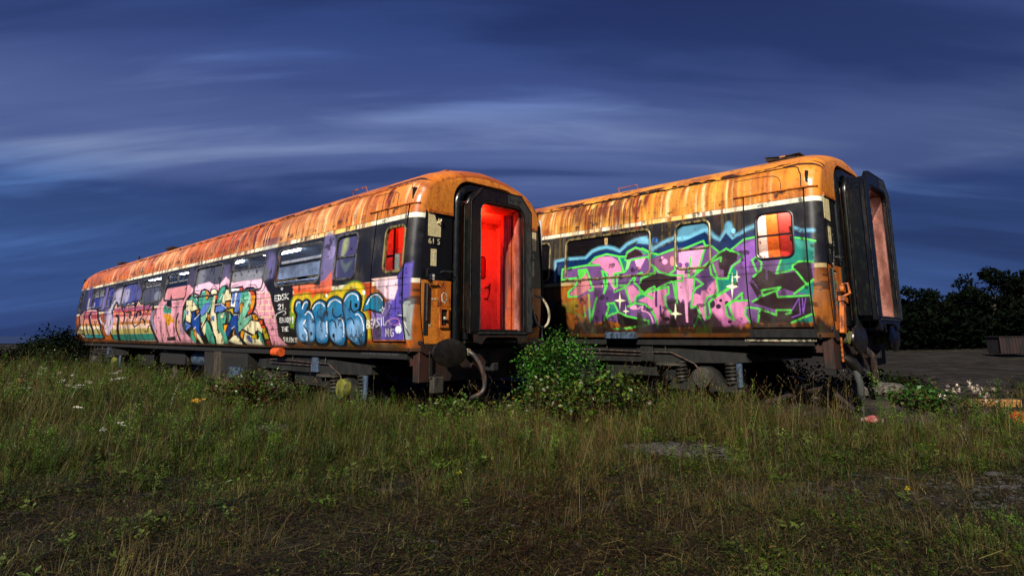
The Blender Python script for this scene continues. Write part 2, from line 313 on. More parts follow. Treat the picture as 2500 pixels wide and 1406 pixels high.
# ------------------------------------------------------------------ the painted sides
OPS1 = """0 110 102 144 0 8 1 0.8 75 147 2527 1839 2217 1823 1996 1207 2126 1104 2420 1065 2508 1128
0 138 128 168 0 5 1 0.7 76 147 2286 1654 2085 1595 2196 1451 2350 1465
0 85 80 122 0 10 1 0.8 56 127 4952 1744 4386 1737 4337 1312 4787 1298
0 93 88 128 0 8 1 0.8 57 128 4676 1656 4337 1664 4290 1286 4599 1326
0 74 74 82 0 5 1 0.95 40 108 8583 1765 6876 1742 6669 1276 8467 1288
0 86 88 96 0 5 1 0.95 50 121 6404 1534 4715 1525 4662 1235 6354 1300
0 140 140 150 0 10 1 0.6 38 105 8409 1681 8023 1676 8010 1400 8380 1376
0 154 154 160 0 12 1 0.5 50 120 6232 1500 4999 1450 4895 1288 6202 1311
0 90 84 120 0 8 1 0.8 45 113 6845 1674 6526 1692 6447 1389 6742 1323
0 69 64 90 0 8 1 0.8 36 102 9049 1752 8652 1770 8558 1340 8904 1359
0 76 74 80 0 6 1 0.9 27 90 12590 1481 10999 1476 10865 1056 12634 1067
0 80 80 138 0 6 1 0.9 23 83 14767 1657 13144 1654 12884 1188 14619 1137
0 184 176 200 0 12 1 0.7 21 79 15719 1551 14742 1625 14652 1198 15677 1174
0 192 184 200 0 6 1 0.6 22 81 14577 1555 14151 1563 14129 1237 14444 1220
0 136 144 160 0 6 1 0.6 29 92 11505 1345 11017 1373 10994 1164 11499 1159
0 52 52 122 0 6 1 0.85 18 72 18589 1519 16933 1512 16762 1116 18588 1174
0 58 58 138 0 4 1 0.9 20 76 16603 1725 15955 1690 15806 1367 16315 1388
0 128 120 160 0 8 1 0.7 18 74 17533 1439 16873 1444 16742 1083 17417 1104
0 74 70 120 0 6 1 0.8 16 69 19542 1882 18902 1848 18714 1144 19330 1163
0 106 96 160 0 6 1 0.8 19 76 16947 1677 16545 1657 16078 750 16456 757
0 42 42 72 0 10 1 0.8 15 68 20551 1788 19550 1739 19267 812 20059 827
0 216 208 220 0 6 1 0.7 20 78 16098 1063 15677 1174 15589 740 16060 284 16405 442
0 60 58 88 0 20 1 0.5 56 124 4800 2343 4157 2256 4596 1621 4917 1649
0 74 70 112 0 6 1 0.75 81 150 2102 1810 1564 1785 1521 1446 2013 1454
0 63 64 96 0 6 1 0.75 82 154 2003 1415 1512 1408 1493 1099 1982 1113
0 168 176 112 0 10 1 0.6 80 150 1933 1713 1800 1756 1790 1565 1939 1447
0 112 128 112 0 10 1 0.4 81 153 1971 1431 1802 1323 1603 1361 1780 1191
0 216 152 164 0 3 0 1 42 113 10684 1202 10547 1400 8860 1404 8613 1319 8477 1312 8314 1372 7641 1400 7303 1313 6903 1311 6632 1444 6248 1293 5693 1300 5394 1261 4895 1288 4697 1200 4538 1078 4384 959 4239 826 4143 660 3989 426 4056 268 3839 198 3595 10 8424 -7 11214 15 11318 142 11406 400 11261 733 11010 1010
0 236 192 212 0 4 0 0.9 44 115 8314 1372 7641 1400 7303 1313 6903 1311 6632 1444 6248 1293 5693 1300 4895 1288 4697 1200 4478 1001 5103 1031 6107 1162 7221 1243 8301 1188 8669 1113 8669 1299
0 200 122 112 0 6 0 0.6 33 99 10466 1395 8988 1388 8797 1095 10489 1118
1 180 112 124 1.2 1 0 0.55 33 99 10703 1152 8797 1095
1 180 112 124 1.2 1 0 0.55 33 99 10702 999 8745 953
1 180 112 124 1.2 1 0 0.55 33 100 10714 847 8710 813
1 180 112 124 1.2 1 0 0.55 33 100 10747 697 8687 675
1 180 112 124 1.2 1 0 0.55 33 101 10793 546 8677 537
1 180 112 124 1.2 1 0 0.55 33 101 10862 396 8682 400
1 180 112 124 1.2 1 0 0.55 32 101 10969 245 8714 264
1 244 210 164 2.2 1 0 0.8 55 129 5011 1027 4394 1004
1 242 205 176 1.9 1 0 0.7 54 128 4852 1019 4825 908
1 242 205 176 1.9 1 0 0.7 56 130 4577 1006 4552 897
1 242 205 176 1.9 1 0 0.7 58 132 4312 993 4290 886
0 192 108 148 0 2 1 0.5 55 129 4625 952 4632 939 4659 931 4698 929 4738 934 4770 945 4784 959 4776 972 4749 980 4710 982 4670 977 4639 966
1 244 210 164 2.2 1 0 0.8 56 130 4981 907 4286 886
1 242 205 176 1.9 1 0 0.7 56 130 4682 895 4663 786
1 242 205 176 1.9 1 0 0.7 57 132 4415 884 4397 777
1 242 205 176 1.9 1 0 0.7 59 134 4157 873 4140 768
0 192 108 148 0 2 1 0.5 57 132 4419 829 4428 816 4455 808 4493 806 4532 811 4561 821 4572 835 4563 847 4536 856 4497 858 4459 853 4430 842
1 244 210 164 2.2 1 0 0.8 56 131 4968 789 4193 770
1 242 205 176 1.9 1 0 0.7 55 130 4759 782 4731 673
1 242 205 176 1.9 1 0 0.7 57 132 4490 773 4463 666
1 242 205 176 1.9 1 0 0.7 59 134 4230 764 4204 659
0 192 108 148 0 2 1 0.5 58 134 4225 710 4234 697 4260 689 4298 686 4335 691 4364 701 4375 714 4366 727 4339 735 4302 737 4264 733 4236 723
1 244 210 164 2.2 1 0 0.8 57 132 4957 672 4102 656
1 242 205 176 1.9 1 0 0.7 56 132 4608 663 4579 555
1 242 205 176 1.9 1 0 0.7 58 134 4345 655 4318 550
1 242 205 176 1.9 1 0 0.7 60 136 4090 648 4065 544
0 192 108 148 0 2 1 0.5 57 132 4458 604 4468 591 4497 583 4535 580 4573 584 4601 594 4612 607 4603 620 4575 629 4537 631 4498 627 4469 617
1 244 210 164 2.2 1 0 0.8 57 133 4952 556 4021 543
1 242 205 176 1.9 1 0 0.7 56 131 4692 550 4664 443
1 242 205 176 1.9 1 0 0.7 58 134 4427 545 4400 439
1 242 205 176 1.9 1 0 0.7 59 136 4171 540 4145 436
0 192 108 148 0 2 1 0.5 58 134 4281 488 4291 476 4319 467 4357 464 4394 468 4421 478 4430 491 4420 503 4391 512 4354 514 4316 510 4290 501
1 160 96 112 2.2 1 0 0.8 57 133 4959 440 3948 433
1 154 92 108 1.9 1 0 0.7 57 133 4561 434 4530 328
1 154 92 108 1.9 1 0 0.7 59 135 4301 431 4271 326
1 154 92 108 1.9 1 0 0.7 60 137 4048 427 4020 325
0 192 108 148 0 2 1 0.5 59 136 4108 375 4119 363 4146 354 4183 351 4219 354 4245 364 4255 376 4244 389 4216 398 4179 401 4143 397 4117 387
1 160 96 112 2.2 1 0 0.8 58 134 4972 324 3882 324
1 154 92 108 1.9 1 0 0.7 56 132 4660 322 4639 216
1 154 92 108 1.9 1 0 0.7 58 134 4397 320 4377 216
1 154 92 108 1.9 1 0 0.7 60 136 4143 318 4123 216
0 192 108 148 0 2 1 0.5 58 134 4371 266 4385 253 4415 244 4454 241 4490 245 4516 254 4522 267 4508 279 4478 288 4439 292 4402 288 4378 279
1 160 96 112 2.2 1 0 0.8 58 134 5006 209 3834 215
1 154 92 108 1.9 1 0 0.7 57 133 4556 209 4530 103
1 154 92 108 1.9 1 0 0.7 59 135 4296 208 4272 105
1 154 92 108 1.9 1 0 0.7 61 137 4045 208 4021 106
0 192 108 148 0 2 1 0.5 59 135 4221 155 4235 143 4266 133 4304 130 4340 133 4364 142 4370 155 4356 167 4326 176 4288 180 4252 177 4228 167
0 12 11 14 0 2 0 1 61 137 4510 1190 4176 1212 3465 1066 3376 486 3349 173 3289 95 3619 4 3854 91 4044 212 4048 416 4131 624 4237 752 4327 923 4550 1149
0 216 88 44 0 4 0 1 71 146 3492 1102 2900 1112 2521 993 2197 1102 2144 1082 2113 836 2395 773 2777 684 3156 821 3412 614 3368 830
0 232 138 106 0 5 0 0.6 71 146 3512 1103 2634 1034 2184 1017 2164 1100 2123 946 2618 946 3065 996 3457 1026
0 156 60 20 0 3 0 1 90 166 1396 1011 1102 985 937 990 1000 104 1170 87 1190 508 1232 820
0 106 74 16 0 2 0 1 85 162 2813 132 2231 118 1165 102 372 94 265 31 2855 2
0 200 98 74 0 2 0 0.8 75 149 2501 1089 2353 1118 2150 1256 2111 1009 2521 975
1 122 160 40 16.6 7 1 0.75 77 153 3426 380 3423 632 3414 777 3274 871 3118 819 3046 879 2916 873 2819 781 2742 700 2589 824 2433 838 2276 760 2162 830 1936 886 1790 822 1702 915 1540 971 1390 970 1263 900 1215 741 1248 595 1148 507 1103 354 1125 201
1 216 180 24 9 5 1 0.9 77 153 3423 632 3414 777 3274 871 3118 819 3046 879 2916 873 2819 781 2742 700 2589 824 2433 838 2276 760 2162 830 1936 886 1790 822 1702 915 1540 971 1390 970 1263 900 1215 741 1248 595 1148 507 1103 354 1125 201
1 7 8 10 12.2 1.3 1 1 68 145 3314 717 3294 771 3222 790 3144 761 3124 684 3091 674 3030 743 2976 777 2893 773 2871 702 2948 617 2801 604 2698 541 2655 395 2684 182 2814 104 3053 98 3237 172 3311 288 3277 466 3236 554 3319 646 3314 717
1 7 8 10 12.2 1.3 1 1 74 152 2711 602 2664 704 2491 756 2326 722 2276 632 2265 556 2219 447 2235 265 2311 108 2474 73 2637 106 2641 267 2625 437 2670 549 2711 602
1 7 8 10 12.2 1.3 1 1 80 157 2230 647 2185 746 2022 789 1861 762 1779 682 1769 584 1737 487 1703 343 1735 184 1825 59 1985 52 2154 134 2202 265 2195 373 2218 514 2230 647
1 7 8 10 12.2 1.3 1 1 86 163 1714 720 1644 822 1478 854 1336 827 1271 742 1279 633 1310 564 1199 507 1149 414 1162 261 1234 92 1389 56 1559 129 1662 263 1668 382 1705 503 1737 616 1714 720
1 7 8 10 7.9 1.2 1 1 68 145 3323 738 3303 791 3231 811 3153 781 3133 704 3100 694 3039 763 2985 796 2902 793 2879 722 2957 637 2810 624 2703 561 2661 414 2687 201 2815 123 3054 118 3239 192 3313 307 3283 485 3242 574 3328 666 3323 738
1 7 8 10 7.9 1.2 1 1 74 151 2720 621 2672 723 2499 775 2334 741 2284 651 2270 575 2225 466 2237 284 2312 126 2475 92 2638 124 2643 286 2631 456 2676 568 2720 621
1 7 8 10 7.9 1.2 1 1 79 157 2238 666 2192 765 2030 808 1868 780 1786 700 1774 602 1742 505 1707 360 1737 201 1826 77 1986 70 2155 152 2204 284 2200 391 2223 532 2238 666
1 7 8 10 7.9 1.2 1 1 86 163 1721 738 1651 840 1484 872 1342 845 1277 759 1285 650 1315 581 1203 524 1154 431 1163 278 1234 109 1389 73 1560 146 1663 281 1673 400 1710 520 1744 634 1721 738
0 44 108 152 0 1.3 1 1 68 145 3323 738 3303 791 3231 811 3153 781 3133 704 3100 694 3039 763 2985 796 2902 793 2879 722 2957 637 2810 624 2703 561 2661 414 2687 201 2815 123 3054 118 3239 192 3313 307 3283 485 3242 574 3328 666
0 44 108 152 0 1.3 1 1 74 152 2720 621 2672 723 2499 775 2334 741 2284 651 2270 575 2225 466 2237 284 2312 126 2475 92 2638 124 2643 286 2631 456 2676 568
0 44 108 152 0 1.3 1 1 80 157 2238 666 2192 765 2030 808 1868 780 1786 700 1774 602 1742 505 1707 360 1737 201 1826 77 1986 70 2155 152 2204 284 2200 391 2223 532
0 44 108 152 0 1.3 1 1 86 163 1721 738 1651 840 1484 872 1342 845 1277 759 1285 650 1315 581 1203 524 1154 431 1163 278 1234 109 1389 73 1560 146 1663 281 1673 400 1710 520 1744 634
0 122 164 204 0 11 1 0.9 68 146 2956 305 3000 218 3075 154 3162 130 3235 153 3277 218 3275 307 3238 396 3175 460 3093 482 3015 457 2962 392
0 122 164 204 0 11 1 0.9 71 149 2697 329 2732 239 2778 173 2825 149 2859 173 2871 240 2858 330 2837 421 2803 487 2761 510 2722 485 2698 419
0 122 164 204 0 11 1 0.9 75 152 2282 301 2323 226 2396 171 2482 150 2559 171 2605 226 2607 303 2571 379 2506 434 2423 453 2344 431 2289 375
0 122 164 204 0 11 1 0.9 80 158 1787 281 1832 201 1916 142 2019 120 2109 141 2165 201 2171 283 2126 365 2050 424 1952 444 1858 421 1794 361
0 122 164 204 0 11 1 0.9 86 164 1217 293 1264 217 1357 160 1473 139 1579 159 1648 217 1660 296 1614 375 1526 432 1413 451 1305 428 1230 370
0 47 134 168 0 10 1 0.5 67 143 3146 678 3154 638 3180 609 3217 600 3257 612 3287 642 3300 683 3292 723 3266 752 3228 761 3189 749 3159 718
0 47 134 168 0 10 1 0.5 74 150 2338 652 2357 615 2413 589 2491 581 2569 593 2627 623 2651 662 2631 700 2575 727 2497 734 2418 721 2360 691
0 47 134 168 0 10 1 0.5 78 155 1911 672 1928 623 1981 589 2055 578 2127 593 2183 631 2205 682 2187 731 2134 766 2061 776 1987 760 1932 722
0 47 134 168 0 10 1 0.5 85 161 1361 732 1381 673 1439 632 1521 619 1605 637 1669 683 1694 745 1673 804 1613 846 1529 858 1446 838 1385 792
1 7 8 10 2.3 1.3 1 1 70 147 2931 470 3040 389 2931 296 2939 123
1 7 8 10 2.3 1.3 1 1 69 146 2929 636 2992 585
1 7 8 10 3.3 1.3 1 1 80 157 2058 635 2055 537 1948 492 1803 531
1 7 8 10 2.8 1.3 1 1 79 156 2181 432 2097 455 2002 413 1978 339
1 7 8 10 3.8 1.3 1 1 86 162 1525 730 1519 627 1434 561 1329 589
1 7 8 10 2.8 1.3 1 1 85 162 1646 447 1545 475 1474 436 1448 389
1 7 8 10 1.5 1.3 1 1 75 152 2327 606 2388 633 2491 632 2551 591 2546 540 2428 507 2323 543 2294 584
1 7 8 10 0.9 0.9 0 1 73 150 2568 527 2609 490
1 7 8 10 0.9 0.9 0 1 73 151 2532 524 2566 485
1 7 8 10 0.9 0.9 0 1 74 151 2495 521 2523 480
1 7 8 10 0.9 0.9 0 1 74 152 2459 517 2480 475
1 7 8 10 0.9 0.9 0 1 75 152 2424 514 2437 470
1 7 8 10 0.9 0.9 0 1 75 152 2388 516 2394 473
1 7 8 10 0.9 0.9 0 1 75 153 2352 518 2351 477
1 7 8 10 0.9 0.9 0 1 76 153 2316 519 2309 480
1 7 8 10 0.9 0.9 0 1 76 154 2281 521 2267 483
0 7 8 10 0 1.3 1 1 71 149 2770 244 2779 227 2797 214 2818 209 2837 214 2848 227 2849 244 2839 261 2821 274 2800 278 2781 273 2770 261
0 7 8 10 0 1.3 1 1 79 157 2051 213 2061 196 2078 184 2099 179 2117 184 2128 196 2129 213 2120 231 2102 243 2082 248 2063 243 2052 230
0 7 8 10 0 1.3 1 1 87 163 1329 660 1335 642 1351 629 1372 625 1395 631 1411 644 1418 663 1413 681 1397 693 1375 697 1352 692 1336 678
1 244 244 238 2.2 1 1 1 67 143 3302 719 3267 772 3171 772
1 244 244 238 2.2 1 1 1 69 145 3079 662 3037 736 2956 773 2909 758
1 244 244 238 2.2 1 1 1 70 148 2976 558 2882 608 2774 571 2716 509
1 244 244 238 2.2 1 1 1 69 146 3052 402 2973 471
1 244 244 238 2.2 1 1 1 69 147 3028 314 2957 235 2988 140
1 244 244 238 2.2 1 1 1 74 150 2721 647 2636 713 2497 743 2375 713 2336 678
1 244 244 238 2.2 1 1 1 77 154 2264 433 2276 259
1 244 244 238 2.2 1 1 1 79 155 2213 674 2125 745 1979 769 1818 717
1 244 244 238 2.2 1 1 1 82 159 1878 472 1807 474 1752 377 1769 241
1 244 244 238 2.2 1 1 1 85 161 1717 738 1619 814 1483 844 1348 802 1317 738
1 244 244 238 2.2 1 1 1 88 166 1400 521 1319 527 1237 463 1188 355 1203 278
0 244 244 238 0 1.3 1 1 76 152 2226 846 2231 832 2245 822 2265 819 2285 824 2301 835 2307 849 2302 864 2288 873 2268 876 2247 872 2232 860
0 244 244 238 0 1.3 1 1 89 165 1121 842 1126 825 1140 813 1160 809 1180 814 1195 828 1201 846 1196 863 1182 875 1162 879 1141 873 1127 860
0 244 244 238 0 1.3 1 1 76 154 2306 209 2310 201 2318 195 2327 193 2335 195 2339 201 2339 209 2335 218 2327 224 2318 226 2310 224 2306 218
0 244 244 238 0 1.3 1 1 82 160 1775 205 1778 198 1785 193 1794 191 1801 193 1805 198 1806 205 1802 212 1795 218 1787 220 1779 218 1775 212
0 244 244 238 0 1.3 1 1 89 167 1223 221 1225 215 1231 211 1237 210 1242 211 1245 215 1246 221 1243 226 1238 230 1231 231 1226 230 1223 226
0 154 180 204 0 1.3 1 1 87 164 1385 318 1393 306 1412 298 1434 295 1456 298 1470 307 1473 319 1464 330 1446 339 1423 342 1402 338 1388 330
0 122 164 204 0 1.3 1 1 87 164 1399 318 1405 310 1417 305 1432 303 1447 305 1456 311 1458 319 1452 326 1440 332 1425 334 1411 332 1401 326
0 7 8 10 0 1.3 1 1 85 163 1521 209 1529 196 1546 186 1566 182 1585 186 1597 196 1599 209 1590 223 1574 232 1553 236 1535 232 1523 222
0 90 132 172 0 1.3 1 1 85 163 1542 209 1546 202 1554 197 1563 195 1572 197 1577 202 1578 209 1574 216 1566 221 1556 223 1548 221 1542 216
0 7 8 10 0 1.3 1 1 86 163 1463 170 1472 157 1488 147 1509 143 1527 147 1539 157 1541 170 1532 183 1516 193 1495 197 1477 193 1465 183
0 90 132 172 0 1.3 1 1 86 163 1484 170 1488 163 1496 158 1505 156 1514 158 1519 163 1520 170 1516 177 1508 182 1498 184 1490 182 1485 177
0 7 8 10 0 1.3 1 1 87 164 1387 209 1396 196 1412 186 1432 183 1450 186 1462 196 1464 209 1456 222 1439 232 1419 236 1401 232 1389 222
0 90 132 172 0 1.3 1 1 87 164 1408 209 1412 202 1420 197 1429 195 1438 197 1443 202 1443 209 1439 216 1432 221 1422 223 1414 221 1409 216
0 7 8 10 0 1.3 1 1 88 165 1331 170 1339 157 1356 148 1376 144 1394 147 1405 157 1407 170 1399 183 1383 193 1363 197 1345 193 1333 184
0 90 132 172 0 1.3 1 1 88 165 1352 170 1356 163 1363 158 1372 156 1381 158 1386 163 1387 170 1383 177 1375 182 1366 184 1357 182 1352 177
0 7 8 10 0 1.3 1 1 89 166 1257 209 1265 196 1281 186 1301 183 1319 186 1330 196 1332 209 1324 222 1308 232 1288 235 1270 232 1259 222
0 90 132 172 0 1.3 1 1 89 166 1277 209 1281 202 1289 197 1298 195 1306 197 1311 202 1312 209 1308 216 1300 221 1291 223 1283 221 1278 216
1 7 8 10 1.2 0.8 0 1 85 163 1533 319 1535 186
1 7 8 10 1.2 0.8 0 1 87 165 1403 302 1403 240
1 7 8 10 1.2 0.8 0 1 88 165 1321 279 1351 217
1 240 239 232 2 1 0 1 60 135 4048 928 4152 932 4140 836 4036 832
1 240 239 232 2 1 0 1 60 135 4144 884 4061 880
1 240 239 232 2 1 0 1 61 135 4008 938 3995 843 3915 858 3897 886 3934 925 4019 939
1 240 239 232 2 1 0 1 62 137 3765 935 3836 943 3861 915 3766 883 3774 851 3853 849
1 240 239 232 2 1 0 1 63 137 3728 950 3714 856
1 240 239 232 2 1 0 1 63 138 3629 945 3717 898 3616 851
1 240 239 232 2 1 0 1 61 136 4002 750 3952 767 3900 747 3938 712 3996 678 3895 675
1 240 239 232 2 1 0 1 62 138 3844 749 3815 766 3808 676
1 240 239 232 2 1 0 1 63 139 3704 686 3704 677
1 240 239 232 1.7 1 1 1 61 138 4085 561 4036 601 3765 645 3695 602 3786 574
1 240 239 232 1.4 1 0 1 61 138 3857 525 3925 527 3931 445 3862 444
1 240 239 232 1.4 1 0 1 61 138 3928 486 3873 485
1 240 239 232 1.4 1 0 1 62 139 3840 446 3834 527 3772 445 3767 525
1 240 239 232 1.4 1 0 1 63 140 3691 526 3695 462 3723 446 3749 463
1 240 239 232 1.4 1 0 1 64 140 3622 527 3658 495 3648 447 3608 446 3592 494 3622 527
1 240 239 232 1.4 1 0 1 64 141 3568 527 3538 487
1 240 239 232 1.4 1 0 1 64 141 3502 526 3561 424
1 240 239 232 2.8 1 0 1 65 142 3430 530 3434 471
1 240 239 232 2.8 1 0 1 65 142 3436 442 3436 432
1 240 239 232 1.4 1 0 1 62 139 3859 361 3796 361
1 240 239 232 1.4 1 0 1 62 139 3827 361 3845 289
1 240 239 232 1.4 1 0 1 62 140 3769 363 3786 290
1 240 239 232 1.4 1 0 1 63 140 3706 362 3724 290
1 240 239 232 1.4 1 0 1 63 140 3776 326 3714 326
1 240 239 232 1.4 1 0 1 63 141 3618 363 3680 364 3697 292 3635 292
1 240 239 232 1.4 1 0 1 63 141 3687 328 3637 327
1 208 207 192 1.4 1 0 1 62 139 3781 178 3824 182 3849 160 3799 139 3814 113 3866 109
1 208 207 192 1.4 1 0 1 63 140 3732 180 3755 108
1 208 207 192 1.4 1 0 1 64 141 3684 178 3707 106 3645 107
1 208 207 192 1.4 1 0 1 64 141 3544 176 3605 176 3628 105 3567 105
1 208 207 192 1.4 1 0 1 64 141 3616 141 3567 141
1 208 207 192 1.4 1 0 1 65 142 3550 103 3527 175 3490 104 3467 175
1 208 207 192 1.4 1 0 1 66 143 3393 166 3427 173 3461 137 3449 102 3411 109
1 208 207 192 1.4 1 0 1 66 144 3315 171 3374 171 3397 100 3338 101
1 208 207 192 1.4 1 0 1 66 143 3385 136 3338 136
1 240 239 232 1.1 1 0 1 59 133 4169 1116 4135 1133 4093 1112 4127 1095 4169 1116
1 240 239 232 1.1 1 0 1 61 135 3935 1047 3902 1068 3860 1043 3892 1022 3935 1047
0 84 72 156 0 3 0 1 101 175 289 1050 159 1189 37 1237 78 156 969 152 932 554 565 639 345 779
0 220 192 204 0 4 0 1 98 172 894 1031 324 1031 292 860 381 707 567 725 682 816 819 888
0 240 200 184 0 2 0 0.8 96 169 974 1031 855 1034 341 1027 339 1006 911 1004
0 136 120 176 0 6 0 0.8 97 173 566 682 418 719 535 511 771 410 711 217 924 304 936 543
0 152 160 156 0 1.5 0 1 106 181 13 712 131 676 197 606 198 503 213 155 71 156
0 60 42 32 0 5 0 0.7 95 172 941 369 729 302 764 153 989 152
1 7 8 10 8.1 1.3 1 1 93 169 1166 582 1056 745 896 805 759 798 671 729 650 621 711 548 875 574 1012 600 1166 582
0 31 106 136 0 1.3 1 1 94 169 1166 582 1056 745 896 805 759 798 671 729 650 621 711 548 875 574 1012 600
1 244 244 238 2 0.9 1 1 94 169 1084 663 975 764 817 795 719 753 671 708
1 244 244 238 1.3 0.9 0 1 97 173 738 570 670 584 660 616 642 583 612 598 643 562 675 525 682 558 738 570
1 242 236 216 1.7 1 0 1 91 168 1086 431 1101 316 1040 327 1034 361 1084 373 1031 396 1042 430 1086 431
1 242 236 216 1.7 1 0 1 93 170 925 438 997 440 1010 325 938 324
1 242 236 216 1.7 1 0 1 93 170 1001 382 944 381
1 242 236 216 1.7 1 0 1 94 171 920 334 873 447 850 333
1 242 236 216 1.7 1 0 1 94 171 900 379 858 379
1 242 236 216 1.7 1 0 1 95 172 752 449 801 455 824 422 764 387 775 348 832 343
1 242 236 216 1.7 1 0 1 97 173 701 463 711 351
1 242 236 216 1.7 1 0 1 98 174 651 472 660 360 592 359
1 242 236 216 1.8 0.9 1 1 101 177 612 375 543 417 394 430 289 392 242 339
1 7 8 10 1.8 1 0 1 100 175 543 628 492 658 441 625 484 563 551 501 449 499
1 7 8 10 1.8 0.9 0 1 102 177 345 705 357 549
1 7 8 10 1.8 0.9 0 1 102 177 436 582 246 587
1 7 8 10 2 0.9 0 1 105 180 286 536 283 464 178 451 160 359 95 216
1 244 244 238 1.5 0.9 0 1 105 181 281 490 175 482 165 400 126 308
1 232 224 216 1.7 1 0 1 99 175 643 201 611 307 598 233 551 306 568 201
1 232 224 216 1.7 1 0 1 101 177 432 295 473 305 515 253 497 201 451 211 441 253 471 253
0 168 106 152 0 1.5 1 1 102 178 253 401 273 376 324 358 392 352 460 359 509 379 525 406 504 432 452 450 383 455 316 447 269 427
0 74 60 140 0 1.5 1 1 102 178 280 402 296 382 336 369 391 364 445 370 484 385 497 405 481 425 439 439 384 443 330 437 292 422
0 232 236 232 0 2 1 1 103 179 235 293 251 268 282 249 321 242 357 249 381 268 385 294 369 320 337 339 298 345 262 338 239 319
1 7 8 10 1.3 0.9 1 1 95 172 857 292 777 345 742 249 832 195
1 7 8 10 1.3 0.9 1 1 96 172 831 281 777 345 742 249 832 195
1 7 8 10 1.3 0.9 1 1 96 173 804 270 777 345 742 249 832 195
1 7 8 10 1.3 0.9 1 1 96 173 778 260 777 345 742 249 832 195
1 8 8 10 6.8 1.3 0 1 24 85 15540 153 15789 412 15680 612 15570 1044 15248 1206 15036 1070 14750 1132 14528 1012 14267 1004 14151 1166 13868 1101 13522 1183 13266 1053 13110 1021 12955 1174 12678 1072 12426 1102 12263 943 11927 832 11738 1002 11541 1020 11439 868 11589 626 11626 504 11402 306 11147 65 14208 74 15540 153
0 200 144 128 0 1.3 0 1 24 86 15540 153 15789 412 15680 612 15570 1044 15248 1206 15036 1070 14750 1132 14528 1012 14267 1004 14151 1166 13868 1101 13522 1183 13266 1053 13110 1021 12955 1174 12678 1072 12426 1102 12263 943 11927 832 11738 1002 11541 1020 11439 868 11589 626 11626 504 11402 306 11147 65 14208 74
1 8 8 10 6.8 1.3 0 1 16 71 20658 244 19922 608 20120 913 19557 1066 19088 1119 17701 1078 17421 792 17104 573 17111 331 16702 150 19280 145 20658 244
0 200 144 128 0 1.3 0 1 16 71 20658 244 19922 608 20120 913 19557 1066 19088 1119 17701 1078 17421 792 17104 573 17111 331 16702 150 19280 145
0 160 90 120 0 1.5 0 1 24 85 15570 1044 11499 1018 11454 918 15558 928
0 176 72 72 0 1.5 0 1 24 85 15564 986 11495 919 11474 845 15589 871
0 232 144 112 0 1.5 0 1 24 85 15558 928 11521 871 11631 812 15585 856
0 184 80 88 0 1.5 0 1 24 85 15585 856 11589 811 11605 700 15554 754
0 232 168 152 0 1.5 0 1 24 85 15563 783 11617 750 11633 639 15572 625
0 192 122 56 0 1.5 0 1 23 85 15595 611 11627 614 11605 540 15676 526
0 238 200 176 0 1.5 0 1 23 85 15676 526 11584 540 11546 405 15733 397
0 168 154 88 0 1.5 0 1 24 86 15733 411 11525 417 11416 270 15719 253
0 42 112 96 0 1.5 0 1 24 86 15719 253 11416 270 11214 89 15534 67
0 168 90 104 0 1.5 0 1 16 71 19557 1066 17648 1045 17586 950 19710 971
0 160 64 72 0 1.5 0 1 17 71 19698 954 17566 919 17411 761 19549 801
0 216 136 112 0 1.5 0 1 17 72 19543 785 17406 745 17232 605 19709 639
0 184 120 56 0 1.5 0 1 17 72 19709 639 17232 605 17166 528 19918 559
0 232 216 184 0 1.5 0 1 16 71 19918 559 17166 528 17102 421 20218 444
0 152 144 90 0 1.5 0 1 16 71 20218 444 17102 421 16898 255 20416 261
0 31 122 120 0 1.5 0 1 17 73 19586 259 16898 255 16702 150 19353 145
1 8 8 10 3 1 1 1 22 81 15570 1044 15248 1206 15036 1070 14750 1132 14520 998 14259 893 14163 727 14280 592
1 8 8 10 2.7 1 1 1 24 85 14267 1004 14151 1166 13868 1101 13522 1183 13218 1052 13119 811 13299 591 13113 457
1 8 8 10 2.7 1 1 1 25 88 13110 1021 12955 1174 12678 1072 12426 1102 12263 943 12297 765 12499 693
1 8 8 10 3.2 1 1 1 28 93 11927 832 11738 1002 11541 1020 11439 868 11630 627 11626 504 11402 306 11147 65
1 8 8 10 3 1 1 1 20 79 15570 1044 15580 842 15455 609 15733 512 15800 325 15501 124
1 8 8 10 6.1 1 1 1 21 81 15081 830 14832 712 14907 405 14812 98
1 8 8 10 3.9 1 1 1 23 85 14006 887 13513 874 13638 797 13568 715
1 8 8 10 1.1 1 1 1 23 85 13862 721 13830 531 13673 263 13597 24
1 8 8 10 1.6 1 1 1 23 84 13686 798 13947 668 14016 263
1 8 8 10 5 1 1 1 25 88 12959 729 12900 858 12585 862 12566 785
1 8 8 10 3 1 1 1 26 89 13113 457 12566 567 12537 668 12223 637 12087 509
1 8 8 10 1.4 1 1 1 25 88 13113 457 13115 235 12888 42
1 8 8 10 1.4 1 1 1 26 90 12567 515 12444 222 12101 34
1 8 8 10 1.8 1 1 1 27 91 12128 585 11910 756 12141 838
1 8 8 10 2.7 1 1 1 27 92 11848 321 11793 444 11709 468
1 8 8 10 1.4 1 1 1 22 84 14548 637 14230 441 14145 196 13938 21
1 8 8 10 2.5 1 1 1 17 71 19280 145 19469 439 19427 865 19149 1104 17701 1078 17486 793 17104 573
1 8 8 10 5 1 1 1 17 72 18500 973 18650 881 18500 654 18138 429 17969 148
1 8 8 10 2 1 1 1 18 74 17912 708 17612 487 17153 240
1 8 8 10 2.5 1 1 1 16 71 19051 630 18964 403 18736 242
1 8 8 10 1.8 1 1 1 19 76 17103 512 16611 477 16792 374 16702 150
1 8 8 10 2.3 1 1 1 15 69 20667 227 19586 259 19219 129
1 8 8 10 1.8 1 1 1 15 69 19922 608 19990 443 19615 374
1 240 216 216 1 0.9 0 1 21 79 15518 956 15259 1178
1 240 216 216 1 0.9 0 1 21 80 14973 1054 14761 1104
